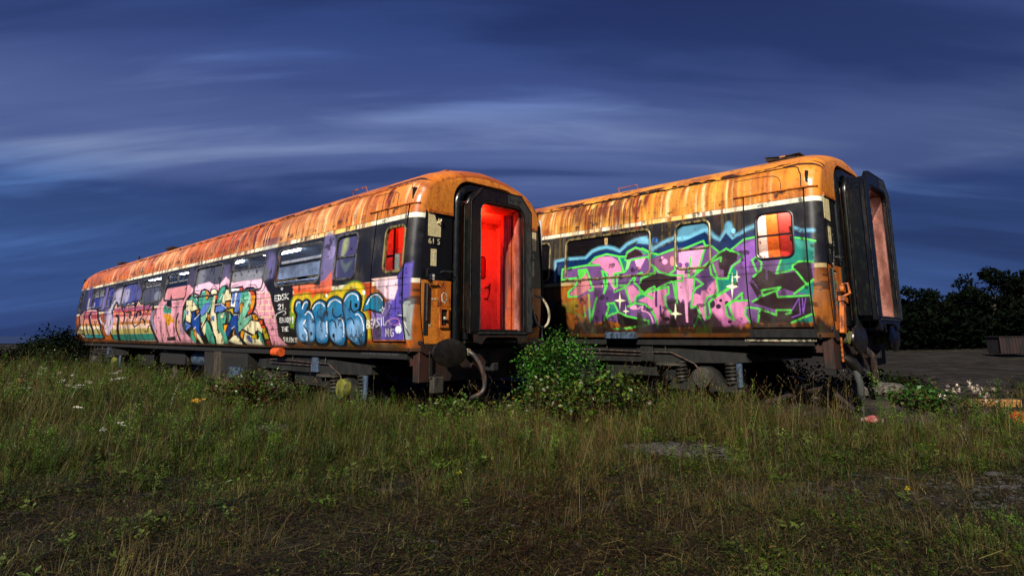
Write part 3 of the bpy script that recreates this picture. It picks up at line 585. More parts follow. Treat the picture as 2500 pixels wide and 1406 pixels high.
1 240 216 216 1 0.9 0 1 23 84 14042 1148 13818 1099 13508 1156
1 240 216 216 1 0.9 0 1 25 87 12902 1159 12672 1059
1 240 216 216 1 0.9 0 1 28 92 11679 962 11529 994
1 240 216 216 1 0.9 0 1 21 81 15002 743 15122 548
1 240 216 216 1 0.9 0 1 23 84 13739 812 13904 694
1 240 216 216 1 0.9 0 1 17 71 19138 1088 17813 1050
1 240 216 216 1 0.9 0 1 17 71 18511 878 18408 780
1 192 176 216 5.7 2.5 1 0.85 20 78 16021 940 15751 846 15567 611 15790 469 16056 268
1 224 216 232 3.2 2.5 1 0.85 19 76 17166 787 16865 630 16491 565 16311 371 16172 268
1 138 132 160 6.8 2.5 1 0.85 28 93 11352 841 11523 698 11381 525 11224 378
1 128 96 112 3.4 2.5 1 0.85 19 76 16688 837 16339 681 16491 565
1 200 192 216 1.8 2.5 1 0.85 17 70 19123 1169 18375 1194 18329 1321
1 224 224 232 2.5 2.5 1 0.85 20 78 15536 1275 15719 1107 15788 934
1 184 168 160 2.7 2.5 1 0.85 16 69 19123 1499 19111 1152
0 8 8 10 0 1 0 1 31 97 10186 1265 9994 1058 9901 916 10302 929 10379 1026 10210 1149
0 60 138 112 0 1 0 1 31 97 10548 985 10402 992 10250 881 9893 893 9937 757 10448 770 10575 844
0 200 138 16 0 1 0 1 32 99 10558 761 9969 734 9840 617 9678 682 9699 524 9944 539 10054 461 10270 463 10377 604
1 138 90 32 2.7 1.3 1 1 31 99 10305 533 10174 324 10090 163
0 20 16 12 0 4 0 1 32 100 10306 163 9652 209 9630 97 10344 82
1 8 8 10 3.9 1.3 1 1 34 102 9416 743 9525 589 9533 365 9342 99
1 216 160 16 1.8 1.3 1 1 34 102 9440 587 9463 409 9365 253
1 8 8 10 3.3 1.3 0 1 44 116 9094 866 8903 1058 8721 1149 8454 1185 8120 1109 8060 1226 7871 1252 7629 1204 7441 1113 7471 1207 7293 1232 7092 1176 6963 1147 6758 1249 6560 1260 6393 1173 6286 1189 5749 1192 5676 1114 5508 1157 5204 1141 5006 1028 4964 795 5094 649 4946 615 4854 534 4625 510 4584 432 4481 335 4378 29 5606 26 5872 2 8178 -1 8830 272 9089 445 9094 866
0 8 8 10 0 1.3 0 1 45 117 9094 866 8903 1058 8721 1149 8454 1185 8120 1109 8060 1226 7871 1252 7629 1204 7441 1113 7471 1207 7293 1232 7092 1176 6963 1147 6758 1249 6560 1260 6393 1173 6286 1189 5749 1192 5676 1114 5508 1157 5204 1141 5006 1028 4964 795 5094 649 4946 615 4854 534 4625 510 4584 432 4481 335 4378 29 5606 26 5872 2 8178 -1 8830 272 9089 445
0 74 154 128 0 0.9 0 1 37 106 8721 1050 8511 1151 8253 1103 8117 906 8108 858 8502 1029
0 230 220 176 0 0.9 0 1 36 106 8894 1032 8502 1029 8067 809 8505 774 8619 826 8489 678 8549 510 8830 563 8865 809
0 88 120 192 0 0.9 0 1 36 105 8829 808 8681 779 8700 683 8828 698
0 74 154 128 0 0.9 0 1 40 109 8082 1095 7988 1210 7825 1214 7699 1125 7700 1031 7555 979 7418 1042 7203 1045 7190 907 7730 753 8004 831 8087 964
0 216 144 24 0 0.9 0 1 40 110 7730 1221 7577 1143 7514 1047 7627 1005 7724 1103
0 88 120 192 0 0.9 0 1 40 110 7956 736 7752 893 7329 958 7506 747 7843 639
0 124 192 160 0 0.9 0 1 41 112 7503 724 7263 944 7254 1012 7297 809 7438 710
0 230 220 176 0 0.9 0 1 42 113 7432 1182 7289 1221 7123 1178 7071 1061 7085 960 7100 713 6974 665 6914 420 6886 265 7078 222 7184 423 7301 537 7282 706 7179 1066 7413 1123
0 200 72 28 0 0.9 0 1 43 113 7051 1140 6945 1089 7001 979 7046 981
0 74 154 128 0 0.9 0 1 44 115 6929 1134 6755 1237 6611 1240 6559 1160 6638 1042 6653 899 6946 898 6924 1021
0 230 220 176 0 0.9 0 1 45 117 6638 1042 6504 1168 6298 1135 6189 946 6493 936 6507 871 6681 889
0 88 120 192 0 0.9 0 1 44 116 6995 822 6704 845 6710 890 6382 780 6800 694 6834 728 7038 700
0 216 144 24 0 0.9 0 1 46 118 6458 913 6232 904 6243 776 6415 814
0 200 72 28 0 0.9 0 1 46 118 6450 869 6240 862 6238 849 6448 856
0 200 72 28 0 0.9 0 1 46 118 6446 836 6236 829 6248 817 6430 823
0 240 236 224 0 0.9 0 1 47 119 6311 1180 5897 1157 5936 1010 6000 789 6192 806 6152 1106 6298 1135
0 88 120 192 0 0.9 0 1 47 119 6162 1139 5994 1120 6034 854 6141 837
0 200 72 28 0 0.9 0 1 49 120 5873 1167 5730 1170 5730 1122 5863 1129
0 88 120 192 0 0.9 0 1 49 121 5912 1115 5726 1106 5719 874 5775 677 5987 683 5932 893
0 124 192 160 0 0.9 0 1 51 124 5717 1074 5491 1094 5303 1043 5221 825 5295 705 5487 547 5387 534 5161 600 5140 540 5601 343 5800 283 5798 490 5645 674 5536 846 5642 882 5729 843
0 74 154 128 0 0.9 0 1 50 123 5717 1074 5491 1094 5303 1043 5387 985 5703 926
0 216 144 24 0 0.9 0 1 50 123 5713 822 5614 860 5545 816 5647 695 5705 634
0 216 144 24 0 0.9 0 1 52 126 5319 1106 5107 1043 5013 958 5038 818 5143 660 5335 615 5225 744 5193 905
0 200 72 28 0 0.9 0 1 52 125 5319 1106 5107 1043 5042 979 5239 988
0 200 72 28 0 0.9 0 1 52 127 5249 734 5102 730 5143 660 5310 614
0 20 64 140 0 0.9 0 1 38 109 8478 533 8396 747 8293 745 8270 577 7982 689 7970 549 7982 339 7898 199 8142 258 8210 399 8347 365
0 88 120 192 0 0.9 0 1 36 106 8903 540 8482 438 8844 332
0 74 154 128 0 0.9 0 1 37 108 8531 318 8313 365 8383 246 8266 105 8297 33 8624 151
0 216 144 24 0 0.9 0 1 38 108 8313 365 8210 376 8189 317 8232 105 8332 246
0 230 220 176 0 0.9 0 1 39 110 8168 281 8021 222 7779 15 7958 48 8170 175
0 216 144 24 0 0.9 0 1 38 108 8160 765 7997 784 8115 693
0 230 220 176 0 0.9 0 1 40 111 7845 407 7535 724 7461 654 7647 520 7813 384
0 124 192 160 0 0.9 0 1 40 111 7872 617 7499 701 7646 543 7841 500
0 216 144 24 0 0.9 0 1 41 113 7461 654 7339 674 7332 538 7455 562
0 74 154 128 0 0.9 0 1 41 113 7782 349 7487 540 7337 425 7184 266 7125 21 7457 29 7618 268
0 230 220 176 0 0.9 0 1 40 112 7814 361 7552 507 7602 313 7696 222
0 230 220 176 0 0.9 0 1 44 116 7169 311 6893 243 6733 287 6628 91 6683 26 7035 22 7032 177
0 88 120 192 0 0.9 0 1 42 114 7210 625 7061 645 7059 511 7178 535
0 74 154 128 0 0.9 0 1 45 118 6884 663 6684 691 6400 694 6391 629 6479 469 6621 460 6569 351 6455 264 6392 50 6589 48 6708 276 6820 287 6881 486
0 230 220 176 0 0.9 0 1 45 117 6679 658 6511 686 6558 589 6730 582
0 80 72 64 0 0.9 0 1 46 119 6357 693 6260 690 6282 487 6366 478
0 74 154 128 0 0.9 0 1 47 120 6231 679 6140 581 6283 466
0 216 144 24 0 0.9 0 1 45 119 6537 426 6340 435 6512 264
0 184 160 16 0 0.9 0 1 47 120 6460 728 6077 760 6035 631 6180 709
0 20 64 140 0 0.9 0 1 48 122 6286 413 6033 621 5743 624 5770 531 5855 408 5810 252 5750 117 5891 242 5989 388 6126 348 6367 189 6462 243
0 216 144 24 0 0.9 0 1 48 122 5992 346 6067 189 6105 242
0 230 220 176 0 0.9 0 1 48 123 6371 104 6030 221 5901 210 5754 107 5657 25 5913 33
0 216 144 24 0 0.9 0 1 50 125 5665 303 5512 302 5660 149 5719 210
0 230 220 176 0 0.9 0 1 54 129 5550 343 5167 500 4812 465 4684 336 4707 259 4875 318 4998 299 5066 230
0 230 220 176 0 0.9 0 1 53 129 5493 281 5217 210 5235 150 4904 141 4839 200 4741 142 4650 17 5404 28 5596 118
0 60 80 140 0 0.9 0 1 52 127 5436 220 5288 220 5173 120 5220 60 5352 99
0 74 154 128 0 0.9 0 1 55 131 4883 289 4735 239 4669 26 4841 122
0 184 160 16 0 0.9 0 1 53 129 5193 210 4968 240 4968 161 5208 160
0 216 144 24 0 0.9 0 1 54 129 5114 609 4946 605 4856 515 5046 498
0 200 72 28 0 0.9 0 1 55 131 4786 503 4671 501 4653 423 4768 415
0 200 72 28 0 0.9 0 1 56 132 4700 395 4564 393 4543 354 4680 356
0 184 160 32 0 0.9 0 1 56 133 4681 346 4545 345 4520 277 4655 278
0 160 144 32 0 0.9 0 1 57 133 4647 268 4500 268 4444 153 4601 152
0 138 44 20 0 0.9 0 1 57 134 4588 123 4432 124 4400 29 4537 18
0 124 192 160 0 0.9 0 1 35 104 9007 789 8906 835 8880 687 9069 494
1 90 122 144 2.3 0.8 0 1 35 104 9236 483 8942 467
1 90 122 144 2.3 0.8 0 1 35 104 9238 431 8944 416
1 90 122 144 2.3 0.8 0 1 35 104 9240 379 8946 365
1 90 122 144 2.3 0.8 0 1 35 104 9249 327 8959 313
1 90 122 144 2.3 0.8 0 1 35 104 9267 275 8977 262
1 244 244 234 1.3 0.8 0 1 37 106 8582 1154 8292 1117 8163 991
1 244 244 234 1.3 0.8 0 1 39 108 7984 1198 7788 1200
1 244 244 234 1.3 0.8 0 1 41 111 7436 1194 7223 1206
1 244 244 234 1.3 0.8 0 1 44 116 7062 869 6708 879 6410 781
1 244 244 234 1.3 0.8 0 1 51 124 5695 1088 5467 1098 5275 1031 5215 835
1 244 244 234 1.3 0.8 0 1 38 108 8270 577 7982 689
1 244 244 234 1.3 0.8 0 1 49 122 6008 631 5757 630 5769 552
1 244 244 234 1.3 0.8 0 1 52 126 5487 536 5161 600
1 244 244 234 1.3 0.8 0 1 38 108 8347 365 8209 411
1 244 244 234 1.3 0.8 0 1 48 122 6126 348 5988 399
1 244 244 234 1.3 0.8 0 1 48 120 5897 1157 5936 1010 6000 789
1 244 244 234 1.3 0.8 0 1 51 125 5424 750 5273 929
1 244 244 234 1.3 0.8 0 1 44 115 6821 972 6678 1077
1 8 8 10 1.8 0.9 1 1 37 105 8776 1102 8502 1224 8162 1231
1 8 8 10 1.8 0.9 1 1 41 111 7479 1231 7312 1291 7145 1247
1 8 8 10 1.8 0.9 1 1 47 118 6296 1223 5976 1248
1 8 8 10 1.8 0.9 1 1 52 125 5468 1197 5143 1188 5000 1099
1 8 8 10 1.8 0.9 1 1 55 128 5038 1060 4706 1053 4616 1158
1 8 8 10 1.8 0.9 1 1 54 129 5051 708 4931 694 4829 573 4713 571"""
OPS2 = """1 120 188 216 7.6 9 0 0.85 129 145 4703 1022 4703 1400 4413 1421 4011 1407 3868 1513 3724 1551 3546 1562 3388 1516 3267 1457 3118 1567 2938 1625 2794 1630 2682 1562 2595 1388 2604 1430 2398 1515 2205 1570 2147 1550 1961 1548 1709 1636 1628 1639 1536 1519 1419 1442 1332 1577 1233 1452 1163 1494 1106 1512 1006 1561 883 1600
0 120 188 216 0 8 0 0.45 142 151 2147 1691 2045 1745 1708 1753 1627 1691 1603 1533 2162 1492
0 120 188 216 0 9 1 0.8 155 158 1222 1619 1232 1577 1256 1548 1288 1540 1320 1555 1343 1590 1350 1636 1340 1679 1316 1708 1284 1716 1252 1700 1230 1664
1 120 188 216 8 9 0 0.8 184 172 379 1517 251 1449 97 1435
0 120 188 216 0 7 0 0.7 125 142 2867 1653 2723 1664 2690 1522 2930 1533
0 18 42 84 0 3 0 1 130 146 4673 1020 4676 1382 4411 1390 3992 1383 3848 1467 3545 1518 3266 1425 3117 1517 2889 1557 2697 1508 2610 1348 2604 1382 2398 1450 2184 1521 2104 1479 1683 1607 1603 1501 1433 1418 1333 1545 1234 1427 1156 1468 1108 1475 1032 1515 849 1547 844 1371 1167 1211 1443 1138 1689 1261 2164 1267 2491 1203 2814 1327 2822 1327 3147 1231 3451 1285 3715 1263 3970 1122 4271 1054
0 18 42 84 0 4 0 1 184 173 370 1481 253 1409 125 1393 115 1301 366 1330
0 106 74 124 0 1.5 0 1 131 150 4544 1240 3951 1268 3790 1395 3542 1437 3282 1377 3147 1357 3099 1437 2953 1500 2823 1452 2816 1466 2488 1330 2162 1399 1686 1401 1552 1361 1438 1256 1332 1313 1264 1270 1060 1414 865 1434 353 1363 130 1303 94 1221 124 781 214 199 1042 206 1397 170 1788 162 2490 169 2655 79 3109 216 3600 278 3943 241 4039 458 4204 711 4404 719 4390 815 4214 932 4290 1056 4563 1040
0 75 47 96 0 6 1 0.75 116 143 3796 793 3328 769 3138 622 3090 323 3325 410 3597 292 3922 255 3744 520
0 138 90 168 0 4 0 1 164 166 1212 1313 843 1395 855 1146 977 1109 1011 934 1080 1011 1135 1111 1082 1179
0 31 120 104 0 2 0 1 183 176 538 1071 346 1133 354 1351 89 1293 104 1010 300 1016 389 978 394 911 596 880
0 92 184 168 0 9 0 0.4 186 176 344 1327 90 1276 109 1166 297 1208
0 31 120 104 0 1 0 1 190 182 347 596 130 770 150 564
0 31 120 104 0 1 0 1 189 183 441 203 196 285 214 199
0 31 120 104 0 1.5 0 1 157 165 1496 871 1331 860 1244 1048 1176 922 1251 759 1500 664
0 31 120 104 0 1.3 0 1 119 142 3281 1341 3147 1343 3166 1120 3233 1125
0 31 120 104 0 1.3 0 1 129 146 2681 1356 2504 1312 2659 1245
0 31 120 104 0 1.3 0 1 117 144 3513 554 3393 564 3324 424 3516 374
0 31 120 104 0 1.3 0 1 114 140 3628 1141 3541 1063 3535 892 3578 895
0 31 120 104 0 1.3 0 1 127 149 2957 575 2919 654 2837 704 2669 663 2809 649
0 42 28 34 0 1.3 0 1 122 142 3138 1300 3115 1382 2952 1465 2855 1413 2798 1345 3031 1318
0 42 28 34 0 1.3 0 1 132 151 2857 880 2759 968 2557 1021 2349 980 2101 943 2103 892 2265 883 2445 842 2570 764 2658 815 2781 722 2862 806
0 42 28 34 0 1.3 0 1 155 162 1645 1056 1588 1138 1439 1237 1320 1287 1160 1211 1178 1115 1289 1033 1335 885 1392 889 1387 986 1456 1010 1470 1128 1422 1186 1562 1124
0 42 28 34 0 1.3 0 1 176 175 969 848 808 965 717 935 641 872 363 886 215 704 358 596 558 674 628 643 805 584 849 609
0 42 28 34 0 1.3 0 1 187 179 391 956 311 1006 152 1003 139 782 218 721 361 919
0 42 28 34 0 1.3 0 1 177 177 992 488 855 552 640 633 628 542 194 545 207 318 496 198 1054 206 921 382 679 307 664 374
0 106 74 124 0 1.3 0 1 168 173 1025 408 908 393 959 210 1042 212
0 42 28 34 0 1.3 0 1 168 171 1007 763 958 777 853 620 918 566
0 56 36 48 0 3 0 1 140 158 2201 584 2079 529 1965 425 1855 434 1833 334 1965 151 2567 157 2368 283 2306 409 2365 539
0 20 12 16 0 2 0 1 123 148 3352 397 2738 263 2751 204 3282 164 3353 233
0 60 42 80 0 2 0 0.7 148 160 1796 992 1643 1081 1563 851 1659 808 1681 698 1761 702 1793 629 1859 657 1888 822 1726 799
0 125 85 120 0 3 0 1 153 161 1550 1098 1469 1141 1456 1010 1393 986 1399 877 1508 884 1565 1049
0 125 80 112 0 2 0 1 133 150 2597 1239 2191 1362 2229 1050 2348 1006 2510 1071 2569 1156
0 208 132 172 0 1.3 0 1 115 140 3878 1306 3790 1372 3647 1396 3436 1377 3314 1301 3248 1197 3225 1104 3394 1088 3413 927 3317 824 3378 792 3490 946 3497 1074 3610 1161 3689 1247
0 192 122 128 0 3 0 1 107 136 4007 1155 3934 1017 3882 855 4014 789 4185 724 4373 762 4176 915 4119 1029
0 228 160 196 0 1.3 0 1 125 145 2966 1278 2750 1293 2866 1104 2906 1107
0 208 132 172 0 1.3 0 1 123 147 3125 834 2993 860 2874 732 2962 602 3055 558 3100 716
0 208 132 172 0 1.5 0 1 132 153 2908 593 2746 660 2694 750 2570 764 2362 759 2361 668 2408 619 2387 476 2314 346 2366 206 2575 196 2620 392 2741 540
0 228 160 196 0 1.3 0 1 142 157 2133 1330 1726 1392 1686 1375 1836 1007 1992 917 1882 897 1942 573 2009 526 2043 227 2077 228 2062 553 2086 592 2135 531 2170 608 2169 916 2164 1045 2138 1173
0 208 132 172 0 1.3 0 1 149 162 1915 647 1859 663 1780 629 1761 702 1681 698 1635 769 1510 866 1507 652 1675 599 1731 516 1736 356 1740 210 1813 334 1851 471 1947 461
0 208 132 172 0 1.5 0 1 158 167 1633 561 1516 629 1397 671 1295 547 1405 467 1410 324 1309 251 1345 501 1218 520 1038 501 1107 422 1121 318 1075 224 1336 157 1748 162 1713 210 1630 317
0 168 92 144 0 14 0 0.7 157 167 1680 331 1303 286 1136 260 1178 144 1750 149
0 42 22 48 0 1.3 1 1 152 164 1563 491 1573 460 1595 438 1622 430 1647 439 1664 463 1667 495 1657 526 1635 549 1608 556 1583 547 1566 523
0 42 22 48 0 1.3 1 1 154 165 1474 452 1482 434 1498 421 1519 417 1539 423 1553 436 1557 455 1549 472 1532 485 1511 489 1491 484 1478 470
0 42 22 48 0 1.3 1 1 155 165 1445 539 1450 527 1460 518 1474 516 1486 519 1494 528 1496 541 1492 552 1481 561 1468 564 1456 560 1447 551
0 42 22 48 0 1.3 1 1 157 167 1346 495 1353 479 1366 467 1383 463 1399 468 1409 481 1412 498 1405 514 1392 526 1375 530 1359 525 1349 512
0 42 22 48 0 1.3 1 1 136 155 2358 283 2367 266 2386 255 2410 251 2433 255 2448 268 2451 285 2442 301 2423 313 2399 317 2376 312 2361 300
0 42 22 48 0 1.3 1 1 158 168 1337 226 1343 213 1356 203 1373 200 1389 204 1399 214 1402 227 1395 240 1382 249 1365 252 1349 248 1339 239
0 106 74 134 0 1.3 1 1 139 153 2079 1116 2085 1093 2100 1077 2120 1073 2140 1081 2154 1099 2159 1123 2153 1146 2137 1161 2117 1166 2097 1158 2083 1140
0 106 74 134 0 1.3 1 1 141 155 1956 1112 1963 1092 1979 1079 2000 1075 2021 1082 2035 1098 2040 1119 2034 1140 2018 1153 1997 1157 1976 1150 1961 1133
0 106 74 134 0 1.3 1 1 142 155 1977 1012 1981 998 1991 988 2003 985 2016 990 2025 1001 2027 1015 2023 1029 2014 1039 2001 1042 1989 1037 1980 1026
0 228 160 196 0 1.3 1 1 134 150 2326 1193 2333 1170 2351 1155 2376 1151 2400 1159 2418 1178 2424 1201 2416 1224 2398 1239 2373 1244 2349 1235 2331 1217
0 228 160 196 0 1.3 1 1 133 149 2401 1266 2404 1257 2411 1251 2422 1249 2432 1253 2440 1260 2442 1270 2439 1279 2431 1285 2421 1286 2410 1283 2403 1276
0 231 144 144 0 1.3 1 1 136 151 2204 1192 2210 1153 2225 1125 2245 1116 2263 1129 2276 1158 2280 1198 2273 1237 2258 1265 2239 1274 2220 1261 2208 1231
0 58 122 200 0 2 1 1 129 145 2506 1561 2513 1536 2532 1519 2558 1514 2585 1524 2604 1546 2611 1573 2604 1598 2585 1615 2559 1619 2533 1609 2513 1588
0 138 200 232 0 1.3 1 1 157 159 1181 1558 1186 1537 1198 1523 1215 1520 1231 1527 1243 1544 1247 1566 1242 1587 1229 1601 1213 1604 1196 1597 1185 1580
1 60 42 80 5.2 1.3 0 1 132 152 2554 743 2575 495
1 60 42 80 4.8 1.3 0 1 133 154 2500 493 2506 337
1 60 42 80 3.6 1.3 0 1 130 151 2617 746 2617 707
1 106 74 124 6 1.3 0 1 172 172 750 949 755 817
1 106 74 124 8 1.3 0 1 174 172 701 1004 660 931
1 228 160 196 3.2 1.3 1 1 127 150 3071 484 2971 515 2945 460 2831 497 2854 431 2763 408 2694 341 2668 223
0 228 160 196 0 1.3 1 1 124 148 3077 498 2970 521 2953 460 3042 456
1 88 200 80 4.6 1.1 0 1 118 140 4553 1040 4534 1239 3951 1273 3799 1395 3542 1434 3282 1367 3147 1350 3107 1431 2953 1490 2823 1445 2816 1459 2658 1374 2488 1321 2184 1394
1 88 200 80 4.6 1.1 0 1 104 134 4553 1046 4328 1054 4134 1060 4214 917 4398 808 4395 722 4194 722
1 88 200 80 4.6 1.1 0 1 110 136 3951 1268 3706 1255
1 88 200 80 4.6 1.1 0 1 108 136 4147 1195 3985 1197 3898 1000 3821 820 3917 813
1 88 200 80 4.6 1.1 0 1 114 140 3645 1145 3558 1107 3510 1004 3531 864 3595 754 3559 865 3597 1010 3645 1145
1 88 200 80 4.6 1.1 0 1 118 142 3281 1341 3223 1209 3191 1094 3394 1074 3382 855 3315 844 3305 1046
1 88 200 80 4.6 1.1 0 1 120 143 3154 1301 3089 1254 3141 1118 3180 1091
1 88 200 80 4.6 1.1 0 1 127 147 3031 1288 2688 1312 2660 1190 2577 1129 2564 1028 2829 1006
1 88 200 80 4.6 1.1 0 1 123 145 3256 862 3107 853 2940 1021 2827 1054
1 88 200 80 4.6 1.1 0 1 119 144 3371 764 3159 822
1 88 200 80 4.6 1.1 0 1 122 146 3150 828 3063 558
1 88 200 80 4.6 1.1 0 1 125 148 2937 1007 2971 900 2869 810 2859 718 2775 687
1 88 200 80 4.6 1.1 0 1 128 151 3117 506 2967 555 2781 525 2654 419 2688 460 2615 314 2594 158
1 88 200 80 4.6 1.1 0 1 116 144 3392 575 3538 569 3504 512 3628 292 3507 373 3324 421
1 88 200 80 4.6 1.1 0 1 122 147 3392 575 3324 424 3167 349 2751 261 2756 204 3203 143 3454 138
1 88 200 80 4.6 1.1 0 1 110 140 3925 741 3934 341 3931 255 3758 677
1 88 200 80 4.6 1.1 0 1 108 138 4048 544 4048 372
1 88 200 80 4.6 1.1 0 1 105 134 4166 1196 4147 1061
1 88 200 80 4.6 1.1 0 1 128 147 2668 1178 2681 1363
1 88 200 80 4.6 1.1 0 1 133 151 2570 1129 2496 1044 2290 976 2072 950 2079 871 2266 868 2571 755 2582 811 2708 762 2774 712 2863 783
1 88 200 80 4.6 1.1 0 1 128 148 2848 893 2823 959 2573 1022 2570 1129
1 88 200 80 4.6 1.1 0 1 137 152 2179 1427 2198 1047 2289 1002
1 88 200 80 4.6 1.1 0 1 138 155 2239 843 2199 533 2191 866
1 88 200 80 4.6 1.1 0 1 145 156 2133 1353 1712 1468 1679 1387 1747 1178 1836 995
1 88 200 80 4.6 1.1 0 1 150 157 1686 1398 1552 1359 1438 1252
1 88 200 80 4.6 1.1 0 1 148 158 1931 1220 1978 929 1923 906 1561 1134 1418 1186 1431 1125
1 88 200 80 4.6 1.1 0 1 152 160 1850 989 1628 1129 1438 1249 1332 1307 1268 1260
1 88 200 80 4.6 1.1 0 1 158 164 1258 1269 1082 1179 1136 1099 1251 1036 1293 955 1332 854 1497 865
1 88 200 80 4.6 1.1 0 1 153 163 1604 1065 1590 939 1510 858 1498 688 1542 630 1675 599 1725 515 1738 259 1649 318 1665 513 1544 606 1356 705 1198 804
1 88 200 80 4.6 1.1 0 1 152 161 1557 1086 1495 883
1 88 200 80 4.6 1.1 0 1 146 160 1868 908 1733 800 1853 742 1913 666 1963 447 1871 471 1823 359 1950 164
1 88 200 80 4.6 1.1 0 1 145 158 1868 908 1894 734
1 88 200 80 4.6 1.1 0 1 149 163 1832 297 1772 174 1787 52
1 88 200 80 4.6 1.1 0 1 127 149 2975 562 2948 656 2837 707 2730 672 2626 615
1 88 200 80 4.6 1.1 0 1 134 153 2774 714 2330 790 2335 680 2399 642 2400 489 2298 358
1 88 200 80 4.6 1.1 0 1 162 163 1257 1281 1060 1414 865 1434
1 88 200 80 4.6 1.1 0 1 186 174 353 1363 203 1328 79 1286
1 88 200 80 4.6 1.1 0 1 168 169 945 858 832 944 814 1048 874 1136 953 1101 892 937
1 88 200 80 4.6 1.1 0 1 183 178 538 1071 618 882 361 917 220 699 139 765
1 88 200 80 4.6 1.1 0 1 185 177 393 922 389 978 299 1025 121 1001
1 88 200 80 4.6 1.1 0 1 180 178 990 505 852 574 639 644 626 553 188 557 189 458 184 295
1 88 200 80 4.6 1.1 0 1 174 174 829 579 845 655 728 671 574 684 641 630
1 88 200 80 4.6 1.1 0 1 186 180 402 587 219 710
1 88 200 80 4.6 1.1 0 1 173 175 1055 200 1121 318 1106 416 1047 426 919 402 679 307 667 376 469 368 475 335 544 317
1 88 200 80 4.6 1.1 0 1 170 174 898 381 951 210
1 88 200 80 4.6 1.1 0 1 187 182 485 200 211 307
1 88 200 80 4.6 1.1 0 1 160 168 1047 525 1305 523 1407 456 1393 312 1301 251 1349 466 1133 634 1142 540
1 88 200 80 4.6 1.1 0 1 155 165 1594 565 1431 649 1305 714
0 88 200 80 0 1.3 0 1 106 135 4157 1195 3979 1197 4026 1097 4101 1043 4148 1046
0 46 154 88 0 1.3 0 1 126 144 2839 1440 2696 1370 2790 1352
0 134 224 122 0 1.3 0 1 121 143 3113 1291 3031 1290 3100 1129 3141 1146
1 122 82 168 2.6 1 0 1 185 181 455 368 345 524 352 310 472 271
1 122 82 168 2.6 1 0 1 188 182 302 522 314 320 258 520
0 243 236 200 0 1 0 1 119 145 3262 758 3250 634 3147 606 3253 584 3288 443 3292 585 3388 616 3288 636
0 243 236 200 0 1 0 1 122 147 3157 544 3156 445 3097 424 3159 415 3177 359 3181 416 3232 428 3178 446
0 243 236 200 0 1 0 1 139 157 2220 566 2221 390 2130 354 2227 343 2257 275 2263 344 2356 359 2257 391
0 243 236 200 0 1 0 1 159 166 1257 940 1254 768 1176 731 1259 706 1289 552 1291 708 1372 742 1285 770
0 243 236 200 0 1 0 1 161 167 1183 971 1179 884 1135 865 1181 856 1196 789 1200 857 1251 873 1198 886
0 228 160 196 0 1.3 0 1 112 139 3826 895 3613 897 3606 861 3819 858
0 106 74 124 0 1.3 0 1 112 139 3791 885 3640 887 3640 873 3791 873
1 28 90 120 8 3 1 0.85 99 132 4835 632 4759 569 4716 402
1 18 20 28 8 3 1 0.85 100 133 4661 356 4700 551 4574 652
1 12 12 16 6 3 1 0.85 108 138 4040 645 4097 517 4074 387
1 74 138 32 2.8 3 1 0.85 104 136 4590 563 4609 474 4377 453 4122 373 4062 286
0 148 168 58 0 7 0 0.35 104 135 4578 577 4225 682 4144 519 4301 451 4589 473
0 176 96 48 0 5 0 0.6 108 138 4187 680 3942 771 3883 553 4083 387 4181 520
1 176 176 136 1 0.8 0 1 113 142 3774 140 3719 196 3721 98
1 176 176 136 1 0.8 0 1 115 143 3699 210 3620 167 3625 237 3588 153
1 176 176 136 1 0.8 0 1 115 143 3718 28 3637 84 3519 152
0 184 154 106 0 1.3 0 1 113 135 3601 1725 3533 1722 3533 1612 3561 1597 3590 1615
0 90 74 48 0 1.3 0 1 113 135 3577 1697 3554 1696 3553 1629 3571 1631"""

PH = [0, .15, .35, .6, .9, 1.3, 1.85, 2.06, 2.2, 2.36, 2.5, 2.61, 2.71, 2.77, 2.795]
PW = [.11, .075, .035, .01, 0, .012, .06, .085, .11, .18, .31, .5, .8, 1.1, 1.41]
BW = 2.82; LEN = 20.9; HG = 2.06
def prof(h): return np.interp(h, PH, PW)
def fbm(shape, cells, seed, octs=4):
    rg = np.random.default_rng(seed); out = np.zeros(shape); amp = 1; tot = 0
    ny, nx = shape
    for o in range(octs):
        cy, cx = max(2, int(cells[0] * 2 ** o)), max(2, int(cells[1] * 2 ** o)); g = rg.random((cy + 1, cx + 1))
        y = np.linspace(0, cy - 1e-6, ny); x = np.linspace(0, cx - 1e-6, nx); yi = y.astype(int); xi = x.astype(int); fy = y - yi; fx = x - xi
        fy = fy * fy * (3 - 2 * fy); fx = fx * fx * (3 - 2 * fx)
        a = g[yi][:, xi]; b = g[yi][:, xi + 1]; c = g[yi + 1][:, xi]; d = g[yi + 1][:, xi + 1]
        out += amp * ((a * (1 - fx) + b * fx) * (1 - fy)[:, None] + (c * (1 - fx) + d * fx) * fy[:, None]); tot += amp; amp *= .5
    return out / tot
def smooth_poly(P, closed):
    P = np.asarray(P, float); n = len(P); out = []
    rng = range(n if closed else n - 1)
    for i in rng:
        p0, p1, p2, p3 = (P[(i - 1) % n], P[i], P[(i + 1) % n], P[(i + 2) % n]) if closed else (P[max(i - 1, 0)], P[i], P[i + 1], P[min(i + 2, n - 1)])
        for k in range(5):
            t = k / 5; out.append(.5 * ((2 * p1) + (-p0 + p2) * t + (2 * p0 - 5 * p1 + 4 * p2 - p3) * t * t + (-p0 + 3 * p1 - 3 * p2 + p3) * t ** 3))
    if not closed: out.append(P[-1])
    return np.array(out)
def albedo(hexs): 
    c = np.array(srgb(hexs)); g = c.mean(); c = np.clip(g + (c - g) * 1.06, 0, 1)
    return np.clip(c * 1.02, .004, .86)
